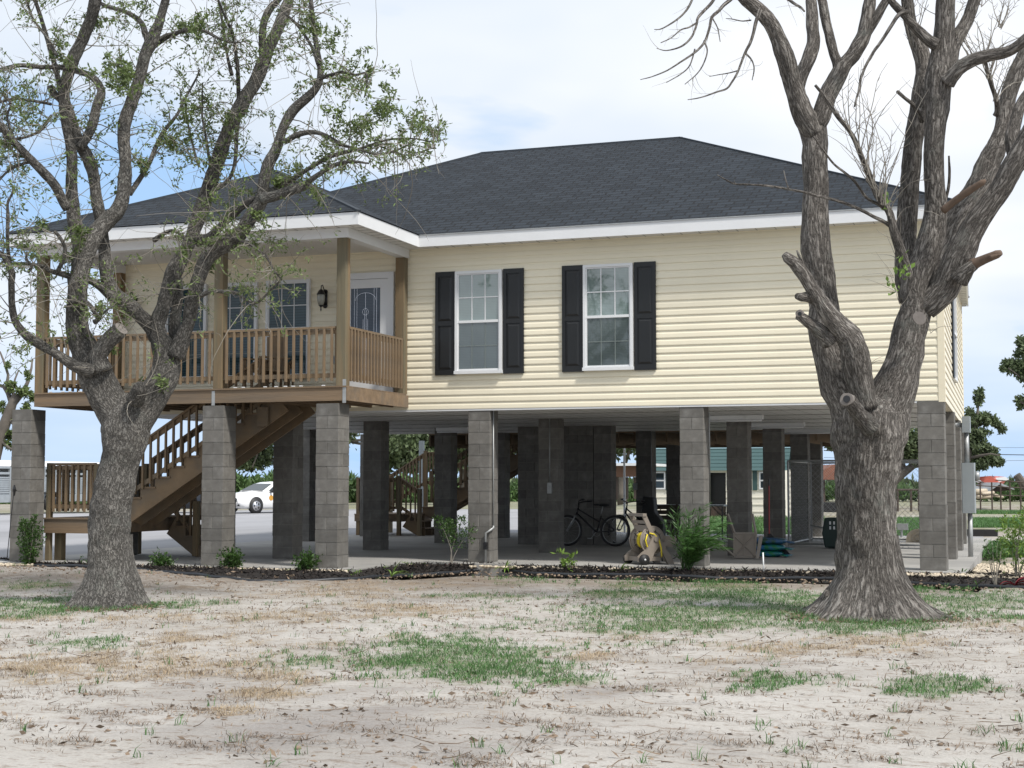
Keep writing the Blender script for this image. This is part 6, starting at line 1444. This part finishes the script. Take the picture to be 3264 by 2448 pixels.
# bags
random.seed(4)
BLAB = ['flattened blue plastic soil bag, lowest of the small stack', 'green and blue plastic soil bag in the middle of the stack', 'dark green topmost plastic bag of the stack by the tipped chair']
for k in range(3):
    m = MB(); cx_, cy_ = -5.02 + .03*k, 28.05
    n_, m_ = 20, 12; vs = []; fs_ = []
    for i in range(m_+1):
        ph = math.pi*i/m_
        for j in range(n_):
            th = 2*math.pi*j/n_; sx = abs(math.cos(th))**.5*math.copysign(1, math.cos(th)); sy = abs(math.sin(th))**.5*math.copysign(1, math.sin(th)); sp_ = math.sin(ph)**.6
            q = 1 + .05*noise.noise(Vector((th*2, ph*3, k*3.3))); vs.append((.36*sx*sp_*q, .24*sy*sp_*q, .062*math.copysign(abs(math.cos(ph))**.7, math.cos(ph))*(1+.35*noise.noise(Vector((sx*2, sy*2, k)))) + .06))
    for i in range(m_):
        for j in range(n_): fs_.append((i*n_+j, i*n_+(j+1)%n_, (i+1)*n_+(j+1)%n_, (i+1)*n_+j))
    m.add(vs, fs_); m.extr([(.30,-.2,.05),(.50,-.26,.02-.0),(.50,.2,.03),(.30,.2,.06)], (0,0,.012)); m.build('soil_bag', M['bluebag'] if k != 2 else mat('green_bag', (.02,.07,.035), .4, .3, 9, col2=(.03,.10,.25), c2scale=7), smooth=True, loc=(cx_, cy_, .115*k), label=BLAB[k], cat='bag', group='plastic soil bags stacked on the slab').rotation_euler = (0,0,R(-6+7*k))
# broom
m = MB(); m.tube([(-4.93, 28.12, .40),(-4.92, 28.10, 1.30)], .012, 8); o = m.build('broom', M['red'], label='red handled broom leaning upright against a block pillar', cat='broom')
m = MB(); m.tube([(-4.92, 28.10, 1.30),(-4.92, 28.10, 1.42)], .014, 8); m.build('grip', M['dark'], o)
m = MB(); m.extr([(-4.95,28.10,.02),(-4.52,28.10,.02),(-4.90,28.10,.42),(-4.96,28.10,.42)], (0,.05,0)); m.build('brush', M['rubber'], o)
# chain link kennel
kn = empty('chain_link_kennel', (-3.8, 34.6, 0), label='chain link dog kennel behind the furrowed tree under the house', cat='kennel')
def chain(p0, p1, h, parent, nm='panel', sp=.12):
    p0, p1 = Vector(p0), Vector(p1); L = (p1-p0).length; u = (p1-p0)/L; m = MB()
    for a, b in ((p0, p0+Vector((0,0,h))), (p1, p1+Vector((0,0,h))), (p0+Vector((0,0,h)), p1+Vector((0,0,h))), (p0+Vector((0,0,.06)), p1+Vector((0,0,.06)))): m.tube([a, b], .021, 8)
    o = part(m, nm, M['galv'], parent); m = MB(); k = -h
    while k < L:
        a0 = max(0, k); a1 = min(L, k+h)
        if a1 > a0+.02:
            m.bar(p0+u*a0+Vector((0,0,a0-k)), p0+u*a1+Vector((0,0,a1-k)), .003, .003); m.bar(p0+u*a0+Vector((0,.005,h-(a0-k))), p0+u*a1+Vector((0,.005,h-(a1-k))), .003, .003)
        k += sp
    part(m, 'chain_mesh', M['galv'], o); return o
chain((-5.35,32.9,0), (-3.85,32.9,0), 1.83, kn); chain((-3.80,32.9,0), (-2.45,32.9,0), 1.83, kn, 'gate'); chain((-5.35,36.2,0), (-2.45,36.2,0), 1.83, kn); chain((-2.45,32.92,0), (-2.45,36.2,0), 1.83, kn); chain((-5.35,32.92,0), (-5.35,36.2,0), 1.83, kn)
m = MB(); m.tube([(-4.95,33.3,.45),(-3.8,33.1,.22)], .02, 8); m.build('metal_pipe', M['galv'], label='loose galvanised pipe slanting down inside the kennel', cat='pipe')
dc = empty('dog_crate', (-4.15, 32.15, 0), label='dark green plastic dog crate partly hidden by the furrowed tree', cat='dog crate')
m = MB(); m.extr([(-.30,-.25,.02),(.30,-.25,.02),(.34,-.25,.30),(.30,-.25,.64),(-.30,-.25,.64),(-.36,-.25,.32)], (0,.5,0)); o = m.build('shell', mat('dark_green_plastic', (.012,.03,.025), .5, .15, 6), dc); b2 = o.modifiers.new('soft', 'BEVEL'); b2.width = .03; b2.segments = 2
m = MB()
for r_ in range(2):
    for k in range(5): m.box(-.20+k*.08, -.165+k*.08, -.256, -.251, .40+r_*.10, .465+r_*.10)
m.build('vents', M['white'], dc)
m = MB(); p = PZ(1975, 1176, 0); o = m.tube([(p.x-.17,p.y,.0),(p.x-.17,p.y,.0001)], .01, 4); m = MB()
pts = [(-.26,0,0)] + [(.26*math.cos(math.pi*(1-k/12)), 0, .12+.24*math.sin(math.pi*k/12)) for k in range(13)] + [(.26,0,0)]
m.extr(pts, (0,.14,0)); o = m.build('stone_ornament', M['stone'], loc=(p.x-.02, p.y+1.2, -.05), label='round topped pale stone ornament on the ground behind the kennel', cat='garden ornament')
m = MB(); m.ring((0,-.006,.16), (0,1,0), .13, .012, 20, 5); m.ring((0,-.006,.16), (0,1,0), .07, .010, 16, 5); m.build('carved_ring', M['stone'], o)
m = MB(); p = PZ(1938, 1168, -.05); m.box(-.10,.16,-.05,.05,.18,.34); m.tube([(0,0,-.05),(0,0,.2)], .03, 8); m.tube([(-.1,0,.26),(-.2,0,.33)], .02, 8); m.build('hand_pump', M['galv'], loc=(p.x, p.y+1.2, 0), label='small pale metal pump left of the stone ornament', cat='pump')
m = MB(); p = PZ(2118, 1160, -.1); m.box(-.45,.45,-.3,.3,0,.04); m.box(-.45,.45,-.3,-.26,.04,.22); m.box(-.45,.45,.26,.3,.04,.22); m.box(-.45,-.41,-.26,.26,.04,.22); m.box(.41,.45,-.26,.26,.04,.22); m.build('black_tray', M['rubber'], loc=(p.x, p.y, -.12), label='black plastic tray on the ground right of the meter pipe', cat='tray')
# white posts behind the rear stair
for (x, y0, y1, Y, wd, lab) in ((909, 943, 1075, 41.0, .13, 'pale square post rising behind the rear staircase'), (1348, 943, 1075, 41.5, .05, 'thin pale post behind the black covered grill')):
    p = PY(x, 1000, Y); m = MB(); m.cbox(p.x-wd/2, p.x+wd/2, Y, Y+wd, -.3, 2.6, .004); m.build('square_post', M['greypaint'] if x < 1000 else M['white'], label=lab, cat='post')

# ================================================================== VEHICLES AND BUILDINGS BEHIND
def basis_obj(name, loc, rz, **t): return empty(name, loc, rz, **t)
def make_car(label, loc, rz, paint, roof_h=1.48, L=5.0, W_=1.88, hoodz=.98):
    root = empty('parked_car', loc, rz, label=label, cat='car')       # car nose points to local -x
    hw = W_/2
    ST = [(-2.50,.42,.62,.74,.80),(-2.42,.30,.66,.84,.90),(-2.1,.22,.72,.92,.97),(-1.5,.20,.76,.96,1.0),(-1.0,.20,.80,1.02,1.0),(-.2,.20,.84,1.04,1.0),(.8,.20,.86,1.05,1.0),(1.8,.22,.88,1.06,1.0),(2.35,.30,.88,1.04,.95),(2.50,.45,.86,.98,.86)]
    m = MB(); vs = []; nn = 11
    for (x, zb, zm, zt, k) in ST:
        w_ = hw*k; vs += [(x,-w_*.86,zb),(x,-w_*.98,zb+.10),(x,-w_,zm-.18),(x,-w_*.985,zm),(x,-w_*.93,zt-.03),(x,0,zt+.03),(x,w_*.93,zt-.03),(x,w_*.985,zm),(x,w_,zm-.18),(x,w_*.98,zb+.10),(x,w_*.86,zb)]
    fs_ = []
    for i in range(len(ST)-1):
        for j in range(nn): fs_.append((i*nn+j, (i+1)*nn+j, (i+1)*nn+(j+1)%nn, i*nn+(j+1)%nn))
    fs_.append(tuple(range(nn-1,-1,-1))); fs_.append(tuple((len(ST)-1)*nn+j for j in range(nn))); m.add(vs, [tuple(reversed(f)) for f in fs_])
    bo = m.build('body', paint, root, True)
    m = MB(); rz_ = roof_h
    C_ = [(-1.05,1.02,.84),(-.28,rz_-.10,.66),(.1,rz_-.02,.66),(1.2,rz_,.66),(2.0,rz_-.08,.66),(2.42,1.04,.80)]
    vs = []
    for (x, z, w_) in C_: vs += [(x,-w_,z),(x,0,z+.03),(x,w_,z)]
    for (x, z, w_) in ((-1.05,1.0,.90),(2.42,1.0,.90)): pass
    fs_ = []
    for i in range(len(C_)-1): fs_ += [(3*i,3*i+3,3*i+4,3*i+1),(3*i+1,3*i+4,3*i+5,3*i+2)]
    o = 18; vs += [(x,-.90,1.0) for x in (-1.05,-.28,.1,1.2,2.0,2.42)] + [(x,.90,1.0) for x in (-1.05,-.28,.1,1.2,2.0,2.42)]
    for i in range(5): fs_ += [(18+i, 18+i+1, 3*(i+1), 3*i), (24+i+1, 24+i, 3*i+2, 3*(i+1)+2)]
    m.add(vs, fs_); m.build('roof', paint, root)
    def quad(nm, P, mt, off=.022):
        P = [Vector(p) for p in P]; n = (P[1]-P[0]).cross(P[2]-P[0]).normalized(); c = sum(P, Vector())/len(P)
        if n.dot(c - Vector((.6,0,.9))) < 0: n = -n
        m = MB(); m.extr([p + n*.002 for p in P], n*off); return m.build(nm, mt, root)
    quad('windscreen', [(-1.0,-.76,1.06),(-1.0,.76,1.06),(-.33,.60,rz_-.11),(-.33,-.60,rz_-.11)], M['glassd'])
    for s in (-1, 1):
        quad('side_window', [(-.72,s*.885,1.06),(.35,s*.875,1.06),(.35,s*.745,rz_-.12),(-.22,s*.75,rz_-.14)], M['glassd']); quad('side_window', [(.43,s*.875,1.06),(1.35,s*.875,1.06),(1.35,s*.745,rz_-.12),(.43,s*.745,rz_-.12)], M['glassd'])
        m = MB(); m.cbox(-2.44,-2.20,s*.62-.17,s*.62+.17,.64,.80,.04); hl = m.build('headlight', mat('headlight_housing', (.10,.10,.11), .2, .2, 9) if 'headlight_housing' not in bpy.data.materials else bpy.data.materials['headlight_housing'], root)
        m = MB(); m.tube([(-2.45,s*.58,.72),(-2.43,s*.58,.72)], .055, 12); m.tube([(-2.40,s*.71,.72),(-2.38,s*.71,.72)], .05, 12); m.build('lamp', M['chrome'], hl)
        m = MB(); m.blob((-.62, s*1.0, 1.03), .07, .12, .08, 10, 6); m.build('mirror', M['dark'], root, True)
        for x in (-1.52, 1.53):
            m = MB(); m.tube([(x, s*(hw-.015), .37), (x, s*(hw+.008), .37)], .41, 26); m.build('wheel_arch', M['rubber'], root, True)
            m = MB(); m.tube([(x, s*(hw-.20), .35), (x, s*(hw-.02), .35), (x, s*(hw+.02), .35)], [.35,.35,.33], 26); wl = m.build('wheel', M['rubber'], root, True)
            m = MB(); m.tube([(x, s*(hw+.0), .35), (x, s*(hw+.026), .35)], .235, 20)
            rm = m.build('rim', M['chrome'], wl, True); m = MB()
            for k in range(5): a = k*2*math.pi/5+.6; m.box(0,0,0,0,0,0) if False else m.tube([(x+.15*math.cos(a), s*(hw+.027), .35+.15*math.sin(a)), (x+.15*math.cos(a), s*(hw+.030), .35+.15*math.sin(a))], .045, 8)
            m.build('rim_holes', M['dark'], wl)
    m = MB(); m.box(-2.515,-2.46,-.36,-.03,.66,.80); m.box(-2.515,-2.46,.03,.36,.66,.80); m.box(-2.515,-2.46,-.36,-.03,.56,.64); m.box(-2.515,-2.46,.03,.36,.56,.64); m.build('grille', M['dark'], root)
    m = MB(); m.box(-2.52,-2.44,-.42,.42,.34,.44); m.box(-2.46,-2.38,-.80,-.52,.34,.43); m.box(-2.46,-2.38,.52,.80,.34,.43); m.build('bumper_intake', M['dark'], root)
    return root
WC = PD(553, 1108, 71.5)
# car axis: nose towards camera-left
ax = (RT*(-.64) + F0*(-.77)); rzc = math.atan2(-ax.y, -ax.x)
c0 = Vector((WC.x, WC.y, -.02)) - (ax*1.0)*1.52 + Vector((0,0,0))
sdv_ = Vector((-ax.y, ax.x, 0));  sdv_ = sdv_ if sdv_.dot(F0) > 0 else -sdv_
car_ = make_car('white patrol car parked beyond the lot, seen between the porch pillars', c0 + sdv_*.92, rzc, M['carwhite'])
m = MB(); side = -1 if (Matrix.Rotation(rzc, 3, 'Z') @ Vector((0,-1,0))).dot(F0) < 0 else 1
m.tube([(-.62, side*.942, .72), (-.62, side*.950, .72)], .13, 20); m.build('door_emblem', mat('gold_emblem', (.55,.28,.04), .5, .2, 14), car_)
P2_ = PD(416, 1098, 73); ax2 = (RT*(.95) + F0*(-.3)); make_car('dark car far behind the front staircase, seen through its balusters', Vector((P2_.x, P2_.y, -.02)), math.atan2(-ax2.y, -ax2.x), mat('dark_car_paint', (.02,.025,.035), .2, .05, 2), 1.62)

# livestock trailer
tl0, tl1 = PD(-60, 1100, 66), PD(248, 1100, 76)
dv_ = (tl1 - tl0); dv_.z = 0; Lt = dv_.length; rt_ = math.atan2(dv_.y, dv_.x)
tr = empty('livestock_trailer', Vector((tl0.x, tl0.y, .12)), rt_, label='slatted aluminium livestock trailer with rounded white roof, at the far left', cat='trailer')
m = MB(); H0, H1 = .55, 2.15
for z in np.arange(H0+.30, 1.55, .095): m.bar((0,-.01,z), (Lt,-.01,z), .03, .072)
m.box(0,Lt,.03,.06,H0,1.55); m.box(0,Lt,-.03,.03,H0-.14,H0+.22); m.box(0,Lt,-.03,.03,1.66,1.76); m.box(0,Lt,-.03,.03,1.92,2.02)
for x in np.arange(0, Lt, .82): m.box(x-.04,x+.04,-.05,.04,H0-.1,2.05)
m.build('side_wall', M['greyal'], tr)
m = MB(); m.box(.02,Lt-.02,2.1,2.15,H0,2.0); m.box(.0,.04,0,2.1,H0,2.0); m.box(Lt-.04,Lt,0,2.1,H0,2.0); m.build('far_wall', M['greyal'], tr)
m = MB(); pts = [(0, 1.075 - 1.12*math.cos(math.pi*k/10), 2.02 + .30*math.sin(math.pi*k/10)) for k in range(11)]; m.extr(pts, (Lt,0,0)); m.build('roof', M['white'], tr)
for x in (4.3, 5.25):
    m = MB(); m.tube([(x,-.18,.38),(x,.06,.38)], .38, 24); wl = m.build('wheel', M['rubber'], tr, True); m = MB(); m.tube([(x,-.20,.38),(x,-.17,.38)], .2, 16); m.build('rim', M['greyal'], wl, True)
m = MB(); m.extr([(3.75,-.22,.62),(3.95,-.22,.86),(5.6,-.22,.86),(5.8,-.22,.62),(5.72,-.22,.62),(5.55,-.22,.80),(4.0,-.22,.80),(3.83,-.22,.62)], (0,.24,0)); m.build('fender', M['dark'], tr)
m = MB(); m.bar((Lt,1.05,.45),(Lt+1.4,1.05,.45), .12, .12); m.build('drawbar', M['dark'], tr)

# green roofed shed
Ys = 64.5; a = PY(1401, 1118, Ys); b = PY(1697, 1118, Ys); sx0, sx1 = a.x, b.x; ze = PY(1550, 1014, Ys).z; zbk = PY(1550, 970, Ys+.6).z; zr = PY(1550, 944, Ys+2.2).z
sh_ = empty('storage_shed', ((sx0+sx1)/2, Ys+2, -.12), label='cream storage shed with a green gambrel roof behind the house', cat='shed')
def shp(px, py, Y=Ys): return PY(px, py, Y)
dx0, dx1 = shp(1530, 1060).x, shp(1568, 1060).x; ztd = shp(1550, 1021).z
shm = mat('cream_steel_siding', (.72,.69,.60), .5, .04, 1.0)
m = MB()
def rib(x0, x1, z0, z1):
    z = z0
    while z < z1: h = min(.30, z1-z); m.box(x0, x1, Ys, Ys+.05, z, z+h-.035); m.box(x0, x1, Ys-.03, Ys+.05, z+h-.034, z+h-.002); z += .30
rib(sx0, dx0, -.1, ze); rib(dx1, sx1, -.1, ze); rib(dx0, dx1, ztd, ze); m.box(sx0, sx0+.06, Ys+.051, Ys+4.2, -.1, ze); m.box(sx1-.06, sx1, Ys+.051, Ys+4.2, -.1, ze); m.box(sx0+.061, sx1-.061, Ys+4.15, Ys+4.2, -.1, ze)
part(m, 'wall', shm, sh_)
m = MB(); m.box(dx0, dx1, Ys+.5, Ys+.55, -.1, ztd); m.box(dx0,dx1,Ys+.051,Ys+.499,-.1,-.06); part(m, 'doorway', M['dark'], sh_)
m = MB(); m.box(dx0+.05, dx1-.1, Ys+.25, Ys+.45, -.05, .45); part(m, 'red_cabinet', M['brownwood'], sh_)
m = MB(); P0 = [(sx0-.15, Ys-.2, ze-.05), (sx1+.15, Ys-.2, ze-.05), (sx1+.15, Ys+.55, zbk), (sx0-.15, Ys+.55, zbk)]
rows = 6
for k in range(rows):
    t0, t1 = k/rows, (k+1)/rows; y0_, y1_ = Ys-.2+.75*t0, Ys-.2+.75*t1; z0_, z1_ = ze-.05+(zbk-ze+.05)*t0, ze-.05+(zbk-ze+.05)*t1
    m.extr([(sx0-.15,y0_-.02,z0_),(sx0-.15,y1_,z1_),(sx0-.15,y1_+.03,z1_),(sx0-.15,y0_+.03,z0_)], (sx1-sx0+.3,0,0))
part(m, 'lower_roof', M['green_roof'], sh_)
m = MB()
for k in range(7):
    t0, t1 = k/7, (k+1)/7; y0_, y1_ = Ys+.55+1.6*t0, Ys+.55+1.6*t1; z0_, z1_ = zbk+(zr-zbk)*t0, zbk+(zr-zbk)*t1
    m.extr([(sx0-.15,y0_-.03,z0_+.015),(sx0-.15,y1_,z1_),(sx0-.15,y1_+.03,z1_-.02),(sx0-.15,y0_+.03,z0_-.02)], (sx1-sx0+.3,0,0))
m.extr([(sx0-.15,Ys+2.15,zr),(sx0-.15,Ys+4.4,ze),(sx0-.15,Ys+4.4,ze-.05),(sx0-.15,Ys+2.15,zr-.05)], (sx1-sx0+.3,0,0))
part(m, 'upper_roof', mat('light_green_roof', (.12,.20,.22), .4, .05, 1.5), sh_)
for (x0_, x1_) in ((1412,1438),(1640,1664)):
    p, q = shp(x0_, 1019), shp(x1_, 1057); m = MB(); f_ = .06; m.box(p.x,q.x,Ys-.06,Ys,q.z,q.z+f_); m.box(p.x,q.x,Ys-.06,Ys,p.z-f_,p.z); m.box(p.x,p.x+f_,Ys-.06,Ys,q.z+f_,p.z-f_); m.box(q.x-f_,q.x,Ys-.06,Ys,q.z+f_,p.z-f_); m.box(p.x+f_,q.x-f_,Ys-.055,Ys,(p.z+q.z)/2-.03,(p.z+q.z)/2+.03)
    wo_ = part(m, 'window', M['white'], sh_); m = MB(); m.box(p.x+f_,q.x-f_,Ys-.045,Ys-.035,q.z+f_,p.z-f_); part(m, 'pane', M['glassd'], wo_)
for (x0_, x1_) in ((1403,1411),(1439,1447),(1626,1636),(1665,1673)): p, q = shp(x0_, 1017), shp(x1_, 1059); m = MB(); m.box(p.x,q.x,Ys-.06,Ys,q.z,p.z); part(m, 'shutter', mat('dark_green_shutter', (.03,.07,.07), .5, .1, 3) if 'dark_green_shutter' not in bpy.data.materials else bpy.data.materials['dark_green_shutter'], sh_)

# brown raised cabin left of the shed
cb2 = empty('brown_cabin', PD(1355, 1075, 62), label='brown boarded cabin with open dark underside, left of the green roofed shed', cat='cabin'); Yc = 58
def cp(px, py, Y=Yc): return PY(px, py, Y)
m = MB(); p, q = cp(1290, 1006), cp(1398, 1030); m.box(p.x, q.x, Yc, Yc+.2, q.z, p.z); m.box(p.x,p.x+.1,Yc+.201,Yc+4,q.z,p.z); part(m, 'board_wall', mat('orange_brown_board', (.13,.065,.038), .7, .12, 3), cb2)
m = MB(); p, q = cp(1288, 1001), cp(1400, 1006); m.box(p.x, q.x, Yc-.3, Yc+4.2, q.z, p.z); part(m, 'roof_edge', M['white'], cb2)
m = MB()
for (x0_, x1_) in ((1290,1331),(1346,1352),(1365,1397)): p, q = cp(x0_, 1030), cp(x1_, 1078); m.box(p.x, q.x, Yc+.25, Yc+.4, q.z, p.z-.01)
part(m, 'underside_shade_panel', M['brownwood'], cb2)  # dark panels stand in for the shade of the open underside

# open brown barn, debris, corral at the right
Yb = 74
def bp_(px, py, d=82): return PD(px, py, d)
bn2 = empty('brown_barn', bp_(1850, 1080, 84), label='low dark red open barn seen either side of the furrowed tree trunk', cat='barn')
m = MB(); a, b = bp_(1772, 1012, 84), bp_(1872, 968, 84); c = bp_(1930, 1036, 84); e = bp_(1772, 1036, 84); a2 = bp_(1820, 1003, 84)
m.extr([bp_(1774,1036,84), bp_(1774,1018,84), bp_(1802,1003,84), bp_(1880,1003,84), bp_(1912,1020,84), bp_(1912,1036,84)], F0*8); part(m, 'gable_roof', M['brownroof'], bn2)
for x in (1778, 1845, 1908): m = MB(); q = bp_(x, 1075, 84.5); m.tube([(q.x,q.y,-.2),(q.x,q.y,1.7)], .12, 8); part(m, 'post', M['brownwood'], bn2)
col = empty('collapsed_roof', bp_(2130, 1075, 86), label='collapsed red and white sheet metal roof at the far right', cat='ruined roof')
m = MB(); m.extr([bp_(2100,1031,86), bp_(2140,1028,86), bp_(2172,1030,88), bp_(2160,1044,86), bp_(2128,1043,86)], Vector((0,1.5,-.2))); part(m, 'red_sheet', mat('rusty_red_sheet', (.42,.09,.06), .6, .25, 1.2), col)
m = MB(); m.extr([bp_(2150,1032,85.8), bp_(2172,1030,85.8), bp_(2180,1036,85.8), bp_(2158,1041,85.8)], Vector((0,-.05,0))); m.extr([bp_(2098,1036,85.5), bp_(2112,1034,85.5), bp_(2124,1042,85.5), bp_(2112,1042,85.5)], Vector((0,-.05,0))); part(m, 'white_sheet', M['white'], col)
gb = empty('fallen_gable', bp_(2160, 1078, 83), label='fallen grey gable frame lying in front of the collapsed red roof', cat='ruined roof')
m = MB(); m.extr([bp_(2128,1063,83), bp_(2158,1042,83), bp_(2190,1055,83), bp_(2192,1058,83), bp_(2158,1047,83), bp_(2134,1064,83)], F0*3.5); part(m, 'gable_trim', M['greyal'], gb)
m = MB(); m.extr([bp_(2137,1064,83.4), bp_(2158,1048,83.4), bp_(2188,1058,83.4)], F0*.1); part(m, 'gable_panel', M['brownwood'], gb)
co = empty('corral_fence', bp_(2160, 1085, 80), label='dark rail corral fence in front of the debris at the far right', cat='fence')
m = MB()
for (p, q) in (((2094,1036),(2125,1042)),((2150,1037),(2230,1043)),((2094,1048),(2230,1055)),((2100,1068),(2230,1072))): m.tube([bp_(*p, 80), bp_(*q, 80)], .028, 6)
part(m, 'rails', M['brownwood'], co)
for x in (2105, 2118, 2143, 2162, 2182, 2205): m = MB(); q = bp_(x, 1083, 80); m.tube([(q.x,q.y,-.3),(q.x,q.y,1.45)], .04, 6); part(m, 'post', M['brownwood'], co)
q0 = empty('paddock_fence', bp_(1960, 1085, 78), label='dark pipe paddock fence behind the kennel, right of the furrowed tree', cat='fence')
m = MB(); m.tube([bp_(1935,1058,78), bp_(1992,1058,78)], .05, 6); part(m, 'rail', M['brownwood'], q0)
for x in (1939, 1968, 1985): m = MB(); q = bp_(x, 1083, 78); m.tube([(q.x,q.y,-.3),(q.x,q.y,1.1)], .06, 6); part(m, 'post', M['brownwood'], q0)
for i, (x0_, y0_, x1_, y1_, r_) in enumerate(((2108,1062,2130,1060,6),(2112,1073,2142,1072,5.5),(2122,1067,2146,1064,4.5),(2150,1070,2166,1074,3.5))):
    m = MB(); m.tube([bp_(x0_,y0_,81), bp_(x1_,y1_,81.6)], [rad(r_,81), rad(r_*.8,81)], 10); m.build('log', M['stone'], smooth=True, label=['thick pale log on top of the far log pile','long pale log lowest in the far log pile','short pale log right end of the far pile','small separate log right of the log pile'][i], cat='log', group='sawn logs piled by the corral')
m = MB(); m.tube([bp_(2196,1026,82), bp_(2212,1048,82), bp_(2222,1060,82)], .22, 8); m.build('leaning_pole', M['barkfar'], label='thick leaning pole beyond the corral at the right edge', cat='pole')
# thin utility pole and wires on the right
up_ = empty('utility_line', PD(2450, 1080, 110), label='thin overhead power wires running off to the right', cat='power line')
m = MB()
for (yL, yR, r_) in ((981, 983.5, .03), (967, 967, .012), (996, 994, .012)): m.tube([PD(1780, yL-8, 95), PD(1930, yL-1, 98), PD(2112, yL, 104), PD(2260, yR, 110), PD(2450, yR-8, 110)], r_, 5)
part(m, 'wires', M['dark'], up_); m = MB(); q = PD(2450, 1080, 110); m.tube([(q.x,q.y,-.5),(q.x,q.y,8)], .15, 8); part(m, 'pole', M['barkfar'], up_)
m = MB(); p = PZ(1950, 1080, -.1); q = bp_(1784, 1078, 76); m.box(q.x-.5,q.x+.9,q.y,q.y+.8,-.1,.45); m.build('black_trough', M['rubber'], label='low black trough under the brown barn, left of the furrowed tree', cat='trough')
